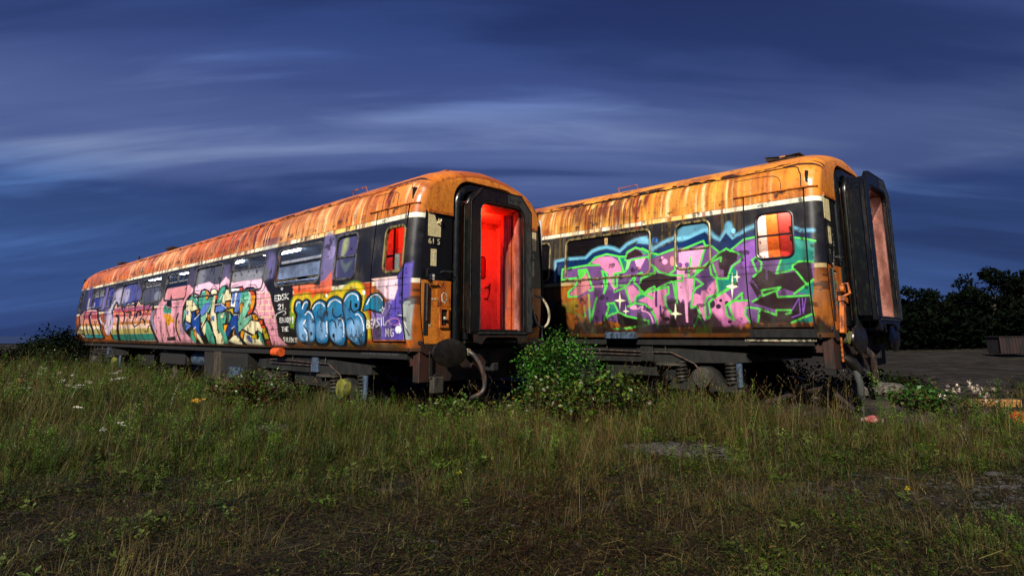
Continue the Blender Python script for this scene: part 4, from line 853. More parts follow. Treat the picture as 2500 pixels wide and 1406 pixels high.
def run_ops(txt, S, H, C):
    for ln in txt.strip().split('\n'):
        r = [float(q) for q in ln.split()]; kind = 'L' if r[0] else 'P'; col = albedo([q / 255 for q in r[1:4]]); w, so, sm, a, kx, ky = r[4:10]
        P = np.array(r[10:]).reshape(-1, 2) / 1000
        if sm: P = smooth_poly(P, kind == 'P')
        pad = max(so, 1) * 1.5 + w / 2; x0, x1 = P[:, 0].min() - pad / kx, P[:, 0].max() + pad / kx; y0, y1 = P[:, 1].min() - pad / ky, P[:, 1].max() + pad / ky
        i0, i1 = np.searchsorted(S, x0), np.searchsorted(S, x1); j0, j1 = np.searchsorted(H, y0), np.searchsorted(H, y1)
        if i1 <= i0 or j1 <= j0: continue
        X, Y = np.meshgrid(S[i0:i1] * kx, H[j0:j1] * ky); Q = P * (kx, ky)
        n = len(Q); D = np.full(X.shape, 1e9); ins = np.zeros(X.shape, bool)
        for i in range(n if kind == 'P' else n - 1):
            a0, b0 = Q[i], Q[(i + 1) % n]; d = b0 - a0; l2 = d @ d + 1e-12
            t = np.clip(((X - a0[0]) * d[0] + (Y - a0[1]) * d[1]) / l2, 0, 1)
            np.minimum(D, (X - a0[0] - t * d[0]) ** 2 + (Y - a0[1] - t * d[1]) ** 2, out=D)
            if kind == 'P' and a0[1] != b0[1]:
                ins ^= ((a0[1] > Y) != (b0[1] > Y)) & (X < (b0[0] - a0[0]) * (Y - a0[1]) / (b0[1] - a0[1]) + a0[0])
        D = np.sqrt(D)
        sd = np.where(ins, -D, D) if kind == 'P' else D - w / 2
        al = np.clip(.5 - sd / max(so, 1.0), 0, 1)
        if so > 2.5: al = al * al * (3 - 2 * al)
        al = (al * a)[..., None]
        C[j0:j1, i0:i1] = C[j0:j1, i0:i1] * (1 - al) + col * al
QS = .415                                                          # arc length from gutter line up to the roof seam
def cnoise(X, Y, seed, octs=4):
    """value noise on real coordinates, so that neighbouring sheets agree"""
    g = np.random.default_rng(seed).random((256, 256)); out = 0; amp = 1.0; tot = 0
    for o in range(octs):
        x = X * 2 ** o + 13.7 * o + 40; y = Y * 2 ** o + 7.1 * o + 40; xi = np.floor(x).astype(int); yi = np.floor(y).astype(int); fx = x - xi; fy = y - yi; fx = fx * fx * (3 - 2 * fx); fy = fy * fy * (3 - 2 * fy)
        a = g[yi % 256, xi % 256]; b = g[yi % 256, (xi + 1) % 256]; c = g[(yi + 1) % 256, xi % 256]; d = g[(yi + 1) % 256, (xi + 1) % 256]
        out = out + amp * ((a * (1 - fx) + b * fx) * (1 - fy) + (c * (1 - fx) + d * fx) * fy); tot += amp; amp *= .5
    return out / tot
def streaks(c, S, T):
    rg = np.random.default_rng(77 + c); m = np.zeros((len(T), len(S))); red = np.zeros_like(m); n = 620 if c == 2 else 420
    zone = (lambda s: .25 + .95 * (np.sin(s * 1.9 + 1.0) > -.1) * (s > 1.2)) if c == 2 else (lambda s: .38 + .8 * (np.sin(s * .9 + 2.2) > .1))
    for k in range(n):
        s0 = rg.uniform(.35, 20.4) if k > n * .55 else rg.uniform(.6, 6.8); w = rg.uniform(.006, .022) if rg.random() < .7 else rg.uniform(.025, .07); t0 = rg.choice([-.02, -.02, .03, .12, .24]); ln = rg.uniform(.15, .62) * (1.15 if c == 2 else .8); a = rg.uniform(.55, 1.25) * zone(s0); ph = rg.uniform(0, 6)
        i0, i1 = np.searchsorted(S, s0 - 3.5 * w - .03), np.searchsorted(S, s0 + 3.5 * w + .03)
        if i1 <= i0: continue
        ww = w * (1 - .35 * np.clip((T - t0) / ln, 0, 1)); cx = s0 + .009 * np.sin(T * 9 + ph)
        env = np.clip((T - t0) / .04, 0, 1) * np.clip((t0 + ln - T) / (.45 * ln), 0, 1)
        g = np.exp(-((S[None, i0:i1] - cx[:, None]) / ww[:, None]) ** 2) * env[:, None] * a
        tgt = m if k % 3 else red
        tgt[:, i0:i1] = np.maximum(tgt[:, i0:i1], g)
    return m, red
def roof_colour(c, S, T):
    X, Y = np.meshgrid(S, T); e = lambda x: np.clip(x, 0, 1); C = np.zeros(X.shape + (3,)) + albedo('d0803c' if c == 1 else 'd88a38')
    def put(m, hexs, a=1.0):
        m = (e(m) * a)[..., None]; C[:] = C * (1 - m) + albedo(hexs) * m
    b1 = cnoise(X * .8, Y * .8, 5 + c, 3); b2 = cnoise(X * 3.2, Y * 1.1, 8 + c, 4); b3 = cnoise(X * 16, Y * 1.3, 11 + c, 3); f = cnoise(X * 30, Y * 30, 14 + c, 3)
    put((b2 - .40) * 3.5, 'b85e20', .8)
    if c == 1: put(e((X - 4.2) / 2.5) * (.35 + e((b1 - .4) * 4)), 'cc4e1e', .62); put(e((b1 - .55) * 6), 'f2ae70', .6); put(e((X < 1.5) * (b2 - .35) * 2), 'd08c50', .5)
    else: put(e((X - 3.3) / 1.2) * e((b2 - .30) * 4), 'a83c14', .7); put(e((b1 - .52) * 6), 'f4b452', .6)
    put(e((b3 - .47) * 5) * e((Y + .02) * 20), '9a4416', .6)
    rib = np.abs(np.sin(PI * X / (.34 if c == 1 else .42) + 1.5 * (b2 - .5))); put(e((.20 - rib) * 6) * e(Y * 14) * e((QS - Y) * 10) * (.35 + .65 * e((b2 - .4) * 5)), '7a3410', .6)
    put(e((cnoise(X * 22, Y * .9, 91 + c, 3) - .60) * 9) * e(Y * 12) * e((b1 - .35) * 5), 'f8d09c', .75)
    put(e((cnoise(X * 1.3, Y * 2.5, 95 + c, 4) - .52) * 6), '7c3c16', .55)
    m, red = streaks(c, S, T); put(red, 'a03814', .85); put(m, '47200c' if c == 1 else '54220a', .9)
    up = e(-Y * 30); put(up, 'bc6820' if c == 1 else 'd08230', .65); put(up * e((b2 - .5) * 5), '8a3e14', .6)
    fl = cnoise(X * 3.0, Y * 13, 31 + c, 5); zone = np.exp(-((Y + .05) / .07) ** 2) + (.55 if c == 2 else .35) * up * np.exp(-((Y + .3) / .25) ** 2)
    put(e((fl * .62 + .34 * np.minimum(zone, 1) - (.62 if c == 2 else .66)) * 30), '170f0b', .95)
    dr = np.exp(-((Y - QS - .01) / .05) ** 2) * (X > 1.2); put(e((b3 - .56) * 9) * dr, '1c100a', .85 if c == 1 else .35)
    put(e((f - .66) * 7), '50240e', .5)
    return C
def livery(c, S, H):
    ny, nx = len(H), len(S); C = np.zeros((ny, nx, 3)); Hh = H[:, None]; Ss = S[None, :]
    st = fbm((ny, nx), (2, 180), 3 + c, 4); bl = fbm((ny, nx), (6, 60), 9 + c, 5); bl2 = fbm((ny, nx), (4, 22), 19 + c, 4)
    def put(m, hexs, a=1.0):
        m = (np.broadcast_to(m, (ny, nx)) * a)[..., None]; C[:] = C * (1 - m) + albedo(hexs) * m
    e = lambda x: np.clip(x, 0, 1)
    put(Hh > -1, '15151a'); put(e((bl - .45) * 4) * (Hh < 1.86), '35332f', .6)
    if c == 2: put(e((st - .5) * 6) * (Hh > .95) * (Hh < 1.86) * (Ss > 1.1), '5c4a22', .8)
    put((Hh < .93), 'a8581c' if c == 1 else '9a5a26'); put(e((bl2 - .42) * 5) * (Hh < .93), '4c2810', .75)
    put((Hh > .93) & (Hh < .99), 'd8ccb0' if c == 1 else 'a89468')
    s1 = e((Hh - 1.85) * 150) * e((1.925 - Hh) * 150); put(s1, 'f4ead0'); put(s1 * e((bl2 - .42) * 5) * (Ss > 1.15), 'e8b850', .85); put(s1 * e((st - .55) * 8) * (Ss > 1.15), '8a4414', .8)
    if c == 1: put(s1 * e((bl2 - .52) * 9) * (Ss > 3), '4c4460', .7)
    T = QS + (HG - H); k = np.nonzero(H > 1.60)[0]; RCm = roof_colour(c, S, T[k]); s2 = e((Hh - 1.925) * 150); C[k] = C[k] * (1 - s2[k][..., None]) + RCm * s2[k][..., None]
    m, red = streaks(c, S, T); m = m * (Hh < 1.93); red = red * (Hh < 1.93); put(e(m), '6a3a12', .85 if c == 2 else .35); put(e(red), '8a3c10', .7 if c == 2 else .3)
    if c == 2: put(e((bl - .48) * 7) * s2 * (Ss < 1.1) * e((Hh - 2.0) * 30), '14100c', .9)
    return C, st, bl, bl2
def finish(c, S, H, C, st, bl, bl2):
    XX, YY = np.meshgrid(S, H); C *= (1 + .5 * (cnoise(XX * 2.4, YY * 2.4, 61, 4) - .5) + .30 * (cnoise(XX * 14, YY * 9, 62, 3) - .5))[..., None]
    Hh = H[:, None]; e = lambda x: np.clip(x, 0, 1)
    def put(m, hexs, a=1.0):
        m = (np.broadcast_to(m, C.shape[:2]) * a)[..., None]; C[:] = C * (1 - m) + albedo(hexs) * m
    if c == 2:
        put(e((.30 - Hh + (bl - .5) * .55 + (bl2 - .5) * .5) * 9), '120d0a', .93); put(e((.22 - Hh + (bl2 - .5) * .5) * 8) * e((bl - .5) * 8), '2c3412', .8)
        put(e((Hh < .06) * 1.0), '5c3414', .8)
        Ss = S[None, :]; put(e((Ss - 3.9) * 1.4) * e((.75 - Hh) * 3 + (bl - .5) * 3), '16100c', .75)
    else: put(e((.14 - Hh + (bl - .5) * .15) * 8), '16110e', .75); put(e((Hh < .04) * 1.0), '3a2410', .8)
    put(e((cnoise(XX * 9, YY * 9, 71, 5) - .66) * 16), '17110d', .75); put(e((cnoise(XX * 7, YY * 1.1, 72, 4) - .58) * 7) * e((1.1 - Hh) * 3 + .3), '2a1c12', .45)
    for hs in (1.0, .905): put(np.exp(-((Hh - hs) / .008) ** 2) * e((cnoise(XX * 3, YY, 73, 3) - .35) * 5), '0c0a0a', .7)
def rrect(s0, s1, h0, h1, r, n=6):
    pts = []
    for cx, cy, a0 in ((s1 - r, h1 - r, 0), (s0 + r, h1 - r, 90), (s0 + r, h0 + r, 180), (s1 - r, h0 + r, 270)):
        for k in range(n + 1):
            a = R(a0 + 90 * k / n); pts.append((cx + r * math.cos(a), cy + r * math.sin(a)))
    return pts
def in_rr(X, Y, s0, s1, h0, h1, r):
    dx = np.maximum(np.maximum(s0 + r - X, X - (s1 - r)), 0); dy = np.maximum(np.maximum(h0 + r - Y, Y - (h1 - r)), 0)
    return (X > s0) & (X < s1) & (Y > h0) & (Y < h1) & (dx * dx + dy * dy < r * r)
# windows: name, s0, s1, h0, h1, corner radius, clear-above height (0 = all open, 9 = all painted), trim, bar heights
WIN = {1: [('door_window', .22, .69, 1.11, 1.75, .09, 0, 'trim_g', []), ('window', 1.46, 2.08, 1.09, 1.79, .1, 9, 'trim', [1.44]), ('window', 2.56, 4.20, 1.10, 1.76, .1, 0, 'trim', []),
           ('window', 4.75, 6.35, 1.10, 1.77, .1, 1.55, 'trim', [1.55]), ('window', 6.9, 8.5, 1.10, 1.76, .1, 9, 'trim', []), ('window', 9.02, 10.65, 1.10, 1.75, .1, 1.52, 'trim', [1.52]),
           ('window', 11.1, 12.7, 1.10, 1.75, .1, 1.52, 'trim', [1.52]), ('window', 13.2, 14.8, 1.10, 1.75, .1, 9, 'trim', []), ('window', 15.9, 16.6, 1.10, 1.75, .1, 9, 'trim', [1.44]), ('window', 17.1, 18.6, 1.15, 1.72, .1, 1.5, 'trim', [1.5]), ('door_window', 20.05, 20.5, 1.11, 1.75, .09, 9, 'trim', [])],
       2: [('door_window', .36, .87, 1.10, 1.75, .09, 0, 'black', [1.43]), ('window', 1.60, 2.18, 1.06, 1.78, .1, 9, 'trim_g', [1.36]), ('window', 2.66, 4.46, 1.02, 1.77, .1, 9, 'trim_g', [])] +
          [('window', 4.86 + i * 2.1, 6.5 + i * 2.1, 1.05, 1.77, .1, 9, 'trim_g', []) for i in range(6)] + [('window', 17.9, 18.5, 1.06, 1.78, .1, 9, 'trim_g', []), ('door_window', 20.05, 20.5, 1.11, 1.75, .09, 9, 'trim_g', [])]}
DOOR = {1: [(.19, .99), (19.9, 20.7)], 2: [(.19, 1.05), (19.9, 20.7)]}
ZB = {1: 1.043, 2: 1.23}                                         # height of the body's lower edge
BASE = {1: ((-1.379, 8.24), 45.6), 2: ((4.142, 8.03), 45.1)}
RC = .15
def corner_off(s, Rr=RC):
    s = np.asarray(s, float); d = np.minimum(s, LEN - s); q = np.clip((Rr - d) / Rr, 0, 1); return Rr * (1 - np.sqrt(np.maximum(1 - q * q, 0)))
def col_positions(fine, growth, upto, coarse):
    out = [0.0]
    for k in (.003, .006, .006, .008, .01, .01, .012): out.append(out[-1] + k)
    while out[-1] < upto: out.append(out[-1] + fine * (1 + growth * out[-1]))
    while out[-1] < LEN - RC - .05: out.append(out[-1] + coarse)
    out += [LEN - RC * (1 - math.sin(k * PI / 16)) for k in range(9)]
    o = sorted(set(round(x, 4) for x in out)); return np.array([x for i, x in enumerate(o) if i == 0 or x - o[i - 1] > .002])
def body_side(c, root):
    S = col_positions(.0065, .33, 20.6, .04) if c == 1 else col_positions(.0072, .02, 5.9, .09)
    H = np.linspace(0, HG, 262 if c == 1 else 286)
    C, st, bl, bl2 = livery(c, S, H)
    SG, HGd = np.meshgrid(S, H)
    G = C.copy()                                                  # glass: same paint over dark glass
    for w in WIN[c]:
        m = in_rr(SG, HGd, w[1] - .01, w[2] + .01, w[3] - .01, w[4] + .01, w[5]); G[m] = albedo('0c0d10')
    C = G
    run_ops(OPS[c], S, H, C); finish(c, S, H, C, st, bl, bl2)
    wv = prof(HGd) + corner_off(SG) * 1.05
    V = np.stack([SG, BW / 2 - wv, HGd], -1)
    A = np.concatenate([C, np.ones(C.shape[:2] + (1,))], -1)
    sc = (SG[1:, 1:] + SG[:-1, :-1]) / 2; hc = (HGd[1:, 1:] + HGd[:-1, :-1]) / 2
    ny, nx = SG.shape; idx = np.arange(ny * nx).reshape(ny, nx)
    F = np.stack([idx[:-1, :-1], idx[1:, :-1], idx[1:, 1:], idx[:-1, 1:]], -1).reshape(-1, 4)
    lab = np.zeros(sc.shape, int)
    for i, (a, b) in enumerate(DOOR[c]):
        m = (sc > a) & (sc < b) & (hc > .13); lab[m] = 100 + i
        g = ((np.abs(sc - a) < .011) | (np.abs(sc - b) < .011)) & (hc > .12); lab[g] = -1
        g = (sc > a) & (sc < b) & (np.abs(hc - .125) < .012); lab[g] = -1
    if c == 1: lab[(np.abs(sc - 15.2) < .012)] = -1
    lab[(np.abs(hc - .905) < .0042) & (sc > 1.2) & (sc < 18.8)] = -1        # panel seam below the windows
    for i, w in enumerate(WIN[c]): lab[in_rr(sc, hc, *w[1:6])] = 1 + i
    lf = lab.ravel()
    def sub(l, name, mat, parent, dy=0, mask=None, **pr):
        m = lf == l
        if mask is not None: m &= mask.ravel()
        f = F[m]
        if len(f) == 0: return None
        u, inv = np.unique(f, return_inverse=True); v = V.reshape(-1, 3)[u].copy(); v[:, 1] += dy
        return np_mesh(name, v, inv.reshape(f.shape), mat, parent, {'paint': ('FLOAT_COLOR', A.reshape(-1, 4)[u])}, True, **pr)
    sub(0, 'body_side', M['side'], root)
    b = MB().box((.05, BW / 2 - .30, .02), (LEN - .05, BW / 2 - .27, .14)); 
    doors = []
    for i, (a, bb) in enumerate(DOOR[c]):
        d = sub(100 + i, 'door', M['side'], root, .004); doors.append(d)
        g = MB()
        for x in (a, bb): g.add([(x + dx, BW / 2 - prof(h) - .018 - corner_off(max(x + dx, .03)), h) for h in (.05, .35, .7, 1.1, 1.5, 1.85, 2.08) for dx in (-.05, .05)], [(2 * k, 2 * k + 1, 2 * k + 3, 2 * k + 2) for k in range(6)])
        g.box((a - .02, BW / 2 - .2, .08), (bb + .02, BW / 2 - .12, .15)); g.build('door_gap', M['void'], root, fixn=False)
    g = MB().box((1.15, BW / 2 - .06, .88), (18.85, BW / 2 - .03, .93)); 
    if c == 1: g.box((15.15, BW / 2 - .13, .02), (15.25, BW / 2 - .1, 1.0))
    g.build('panel_seam', M['void'], root)
    near = 6.0
    for i, w in enumerate(WIN[c]):
        nm, s0, s1, h0, h1, r, clr, tr, bars = w
        fr = MB(); prs = rrect(s0, s1, h0, h1, r)
        def P(s, h, out): return (s, BW / 2 - prof(h) - float(corner_off(s)) + out, h)
        n = len(prs); t = .022 if c == 2 else .026
        outer = rrect(s0 - t, s1 + t, h0 - t, h1 + t, r + t); inner = rrect(s0 + .012, s1 - .012, h0 + .012, h1 - .012, r - .012); mid = rrect(s0 - t * .3, s1 + t * .3, h0 - t * .3, h1 + t * .3, r + t * .3)
        rings = [[P(*q, -.004) for q in outer], [P(*q, .010) for q in outer], [P(*q, .016) for q in mid], [P(*q, .008) for q in inner], [P(*q, -.035) for q in inner]]
        for k in range(4): fr.add(rings[k] + rings[k + 1], [(j, (j + 1) % n, n + (j + 1) % n, n + j) for j in range(n)])
        par = doors[0] if (nm == 'door_window' and s0 < 2) else doors[1] if nm == 'door_window' else root
        fo = fr.build('window', M[tr], par, True, fixn=True)
        deep = par is root
        for hb in bars:
            bb = MB(); bb.box((s0 + .01, BW / 2 - prof(hb) - .045, hb - .013), (s1 - .01, BW / 2 - prof(hb) - .008, hb + .013))
            if c == 1 and s1 - s0 > 1.2: bb.box(((s0 + s1) / 2 - .012, BW / 2 - prof(hb) - .045, hb), ((s0 + s1) / 2 + .012, BW / 2 - prof(hb) - .015, h1 - .02))
            bb.build('window_bar', M[tr], fo)
        if clr != 0: sub(1 + i, 'pane', M['pane'], fo if deep else fo, -.024, (hc < clr) if clr < 9 else None)
    return doors
def roof(c, root):
    ph = np.array([HG, 2.12, 2.2, 2.28, 2.36, 2.43, 2.5, 2.56, 2.61, 2.66, 2.71, 2.745, 2.77, 2.788, 2.795]); near = smooth_poly(list(zip(np.interp(ph, PH, PW), ph)), False)
    d = np.concatenate([[0], np.cumsum(np.hypot(*(near[1:] - near[:-1]).T))]); tt = np.concatenate([np.linspace(0, .8, 84), np.linspace(.8, d[-1], 34)[1:]]); near = np.stack([np.interp(tt, d, near[:, 0]), np.interp(tt, d, near[:, 1])], -1)
    for _ in range(3): near[3:-3] = (near[1:-5] + near[2:-4] + near[3:-3] + near[4:-2] + near[5:-1]) / 5
    far = near[::-7].copy(); far[:, 0] = BW - far[:, 0]; far = np.concatenate([far[1:], [[BW - near[0, 0], near[0, 1]]]]); arc = np.concatenate([near, far])
    q = np.concatenate([[0], np.cumsum(np.hypot(*(arc[1:] - arc[:-1]).T))]); q = np.minimum(q, q[-1] - q)
    base = col_positions(.011, .25, 20.3, .05) if c == 1 else col_positions(.011, .02, 6.0, .12)
    xs = list(base) + [.004, .012, .024, .04, .06] + [LEN - k for k in (.5, .42, .35, .29, .24, .2, .14, .085, .04, .012, 0)]; S = np.array(sorted(set(round(float(v), 4) for v in xs)))
    na, ns = len(arc), len(S); up = np.clip((arc[:, 1] - HG) / (2.795 - HG), 0, 1)
    Lr = RC + (.46 - RC) * up
    d = np.minimum(S, LEN - S)[None, :]; Lr = np.where(S[None, :] > LEN / 2, Lr[:, None] + .9 * up[:, None], Lr[:, None]); qq = np.clip((Lr - d) / Lr, 0, 1); off = (RC + .02 * up)[:, None] * (1 - np.sqrt(np.maximum(1 - qq ** 2, 0)))
    tang = np.gradient(arc, axis=0); nrm = np.stack([tang[:, 1], -tang[:, 0]], -1); nrm /= np.linalg.norm(nrm, axis=1)[:, None]   # inward normals
    nx_ = nrm[:, 0]; nz_ = nrm[:, 1]
    bulge = .012
    W = arc[:, 0][:, None] + nx_[:, None] * off; Z = arc[:, 1][:, None] + nz_[:, None] * off
    V = np.stack([np.broadcast_to(S[None, :], (na, ns)), BW / 2 - W, Z], -1); idx = np.arange(na * ns).reshape(na, ns)
    F = np.stack([idx[:-1, :-1], idx[1:, :-1], idx[1:, 1:], idx[:-1, 1:]], -1).reshape(-1, 4)
    A = np.concatenate([roof_colour(c, S, QS - q), np.ones((na, ns, 1))], -1)
    np_mesh('roof', V.reshape(-1, 3), F, M['roof'], root, {'paint': ('FLOAT_COLOR', A.reshape(-1, 4))}, True)
    return arc, V
def carriage(c, label):
    (bx, by), th = BASE[c]
    root = thing('railway_carriage', label, 'railway carriage', (bx + math.cos(R(th)) * BW / 2, by + math.sin(R(th)) * BW / 2, ZB[c]), R(90 + th))
    doors = body_side(c, root); arc, RV = roof(c, root)
    HWd = BW / 2
    Y = lambda w: HWd - w
    # gutter (rain strip) and roof seams
    g = MB(); g.tube([(s, Y(prof(HG)) + .012 - float(corner_off(s)), HG + .004) for s in [.02, .06, .1, .15, .2, .5, 1.2]], .012, 6)
    g.build('gutter', M['orange_rust'], root, True)
    g = MB(); rnd = random.Random(c)
    kk = int(np.argmin(abs(arc[:, 1] - 2.42)))
    sea = []
    for s in np.arange(.46, 19.5, .07): sea.append((s, Y(np.interp(2.42, PH, PW)) + .004 + rnd.uniform(0, .006), 2.425 + rnd.uniform(-.004, .006)))
    def on_roof(s_, h_, out=.004):
        si = int(np.argmin(abs(RV[0, :, 0] - s_))); ki = int(np.argmin(abs(arc[:84, 1] - h_))); p_ = RV[ki, si]; n_ = Vector((0, p_[1], p_[2] - 1.6)).normalized(); return Vector(p_) + n_ * out
    end = [on_roof(s_, h_) for s_, h_ in ((.40, 2.42), (.33, 2.41), (.28, 2.38), (.25, 2.33), (.235, 2.27), (.225, 2.2), (.22, 2.13), (.22, 2.07))]
    g.tube(end[::-1] + sea, .008, 6); g.build('roof_seam', M['rust'] if c == 2 else M['orange_rust'], root, True)
    g = MB()
    g.tube([on_roof(s_, h_, .003) for s_, h_ in ((1.2, 2.335), (.9, 2.335), (.7, 2.33), (.6, 2.31), (.54, 2.27), (.51, 2.21), (.50, 2.14), (.50, 2.075))], .005, 6)
    g.build('roof_bead', M['rust'], root, True)
    # flaking strip of roof sheet edge
    rv = MB()
    for i in range(46 if c == 1 else 60):
        s = rnd.uniform(1.8, 19) if c == 1 else rnd.uniform(1.6, 8); h = 2.43 + rnd.uniform(-.02, .03); w = np.interp(h, PH, PW); l = rnd.uniform(.04, .22)
        pts = [(s - l / 2, Y(w) + .006, h + .004), (s, Y(w - .02) + .004, h + rnd.uniform(-.01, .03)), (s + l / 2, Y(w) + .006, h + .004), (s + l / 4, Y(w + .05), h + .045), (s - l / 4, Y(w + .05), h + .04)]
        rv.add(pts, [(0, 1, 2, 3, 4)])
    rv.build('flaking_paint', M['rust'], root, fixn=False, kind='stuff')
    if c == 1:
        MB().tube([(2.5, Y(.55), 2.62), (2.5, Y(.52), 2.71), (2.06, Y(.52), 2.71), (2.06, Y(.55), 2.62)], .008, 6).build('roof_handle', M['orange_rust'], root, True)
        MB().box((.5, Y(1.55), 2.77), (.95, Y(1.0), 2.815), bev=.015).build('roof_vent', M['orange_rust'], root)
        for s, hgt in ((12.2, .05), (17.5, .05)): MB().box((s, Y(.8), 2.66), (s + .5, Y(.5), 2.68 + hgt), bev=.01).build('roof_vent', M['rust'], root)
        MB().box((16.2, Y(.75), 2.66), (16.26, Y(.7), 2.82)).build('roof_stub', M['rust'], root)
    else:
        r2 = random.Random(3); v = MB(); T = Matrix.Translation((.80, Y(1.2), 2.80)) @ Matrix.Scale(.72, 4) @ Matrix.Rotation(R(-5), 4, 'Y')
        v.box((-.38, -.2, -.02), (.34, .25, .03), M=T); v.box((-.40, -.24, .03), (-.1, .27, .05), M=T @ Matrix.Rotation(R(6), 4, 'Y')); v.box((.05, -.22, .03), (.37, .27, .045), M=T @ Matrix.Rotation(R(-4), 4, 'Y')); v.build('roof_hatch', M['rust'], root)
        MB().box((.56, Y(1.32), 2.83), (.84, Y(1.05), 2.85)).build('hatch_plate', M['orange'], root)
        MB().tube([(3.6, Y(.6), 2.64), (3.62, Y(.57), 2.72), (3.2, Y(.57), 2.72), (3.2, Y(.6), 2.64)], .008, 6).build('roof_handle', M['orange_rust'], root, True)
    # far side shell with openings left by pillars
    f = MB(); hs = [0, .5, 1.08]; 
    def strip(s0, s1, h0, h1, m=f):
        k = 5; hh = np.linspace(h0, h1, k); m.add([(s, -Y(prof(h)), h) for h in hh for s in (s0, s1)], [(2 * i, 2 * i + 1, 2 * i + 3, 2 * i + 2) for i in range(k - 1)])
    strip(RC, LEN - RC, 0, 1.1); strip(RC, LEN - RC, 1.76, HG); edges = [RC] + [x for i in range(8) for x in (2.6 + i * 2.1, 4.2 + i * 2.1)] + [LEN - RC]
    for i in range(0, len(edges), 2): strip(edges[i], edges[i + 1], 1.1, 1.76)
    ss = [0, .01, .03, .07, .12, .2]; hh = np.linspace(0, HG, 12)
    for e0 in (0, 1):
        S2 = [LEN - s if e0 else s for s in ss]
        f.add([(s, -(Y(prof(h)) - float(corner_off(s))), h) for h in hh for s in S2], [(6 * i + j, 6 * i + j + 1, 6 * i + j + 7, 6 * i + j + 6) for i in range(11) for j in range(5)])
    f.build('far_side', M['far_black'], root, fixn=True)
    pn = MB()
    for i in range(8): pn.box((2.6 + i * 2.1, -Y(.06), 1.1), (4.2 + i * 2.1, -Y(.07), 1.76))
    pn.build('far_glazing', M['glass'] if c == 1 else M['void'], root)
    # ---- ends: dome front, end wall, lower panel
    LH = 1.97
    for e0 in (0, 1):
        X = (lambda d: LEN - d) if e0 else (lambda d: d)
        def arch(k):                                            # gangway arch, k in 0..1 left to right
            if k < .36: t = k / .36; a = R(180 - 90 * t); return (1.03 - .31 * abs(math.cos(a)) , 2.18 + .34 * math.sin(a)) if t > 0 else (.72, 2.18)
            if k > .64: t = (1 - k) / .36; a = R(180 - 90 * t); return (BW - (1.03 - .31 * abs(math.cos(a))), 2.18 + .34 * math.sin(a))
            return (1.03 + (k - .36) / .28 * (BW - 2.06), 2.52)
        A1 = [(.72, LH), (.72, 2.08)] + [arch(i / 28) for i in range(29)] + [(BW - .72, 2.08), (BW - .72, LH)]
        O = [(HWd - RV[i, 0 if not e0 else -1, 1], RV[i, 0 if not e0 else -1, 2]) for i in range(RV.shape[0])]
        O = [(.0 + prof(LH) + RC * 1.05, LH)] + O + [(BW - prof(LH) - RC * 1.05, LH)]
        def resample(P, n):
            P = np.array(P); d = np.concatenate([[0], np.cumsum(np.hypot(*(P[1:] - P[:-1]).T))]); t = np.linspace(0, d[-1], n); return np.stack([np.interp(t, d, P[:, 0]), np.interp(t, d, P[:, 1])], -1)
        n = 60; a_, o_ = resample(A1, n), resample(O, n); g = MB()
        r1 = [(X(.0), Y(p[0]), p[1]) for p in o_]; r2 = [(X(-.012), Y(.5 * p[0] + .5 * q[0]), .5 * p[1] + .5 * q[1]) for p, q in zip(o_, a_)]; r3 = [(X(-.018), Y(q[0]), q[1]) for q in a_]; r4 = [(X(.03), Y(q[0] * 1.0 + (HWd - q[0]) * .03), q[1] - .01) for q in a_]; r5 = [(X(.125), Y(q[0] + (HWd - q[0]) * .03), q[1] - .01) for q in a_]
        for ra, rb in ((r1, r2), (r2, r3), (r3, r4), (r4, r5)): g.add(ra + rb, [(i, i + 1, n + i + 1, n + i) for i in range(n - 1)])
        g.build('end_dome', M['orange'], root, True)
        for w0, w1 in ((.2, .72), (BW - .72, BW - .2)):
            g = MB(); k = 9; hh = np.linspace(-.02, LH, k)
            lo = (w0 == .2)
            vs = []
            for h in hh:
                a = (prof(h) + RC * 1.05) if lo else w0; b = w1 if lo else BW - prof(h) - RC * 1.05
                vs += [(X(.0), Y(a), h), (X(.0), Y(b), h), (X(.02), Y(a), h), (X(.02), Y(b), h)]
            g.add(vs, [(4 * i, 4 * i + 1, 4 * i + 5, 4 * i + 4) for i in range(k - 1)] + [(4 * i + 2, 4 * i + 3, 4 * i + 7, 4 * i + 6) for i in range(k - 1)])
            g.build('end_wall', M['black'], root)
        # lip under the dome
        for w0, w1 in ((.26, .72), (BW - .72, BW - .26)): MB().box((X(-.022), Y(w1), LH - .03), (X(.0), Y(w0), LH + .012)).build('dome_lip', M['orange_rust'], root)
        for lo in (1, 0):
            g = MB(); k = 7; hh = np.linspace(.10, .976, k); vs = []
            for h in hh:
                a = (prof(h) + RC * 1.05 + .01) if lo else BW - .71; b = .71 if lo else BW - prof(h) - RC * 1.05 - .01
                vs += [(X(-.008), Y(a), h), (X(-.008), Y(b), h)]
            g.add(vs, [(2 * i, 2 * i + 1, 2 * i + 3, 2 * i + 2) for i in range(k - 1)]); g.build('lower_end_panel', M['orange_rust' if c == 2 else 'orange'], root, fixn=False)
            # fittings on the panel
            q = (lambda w: Y(w)) if lo else (lambda w: -Y(w))
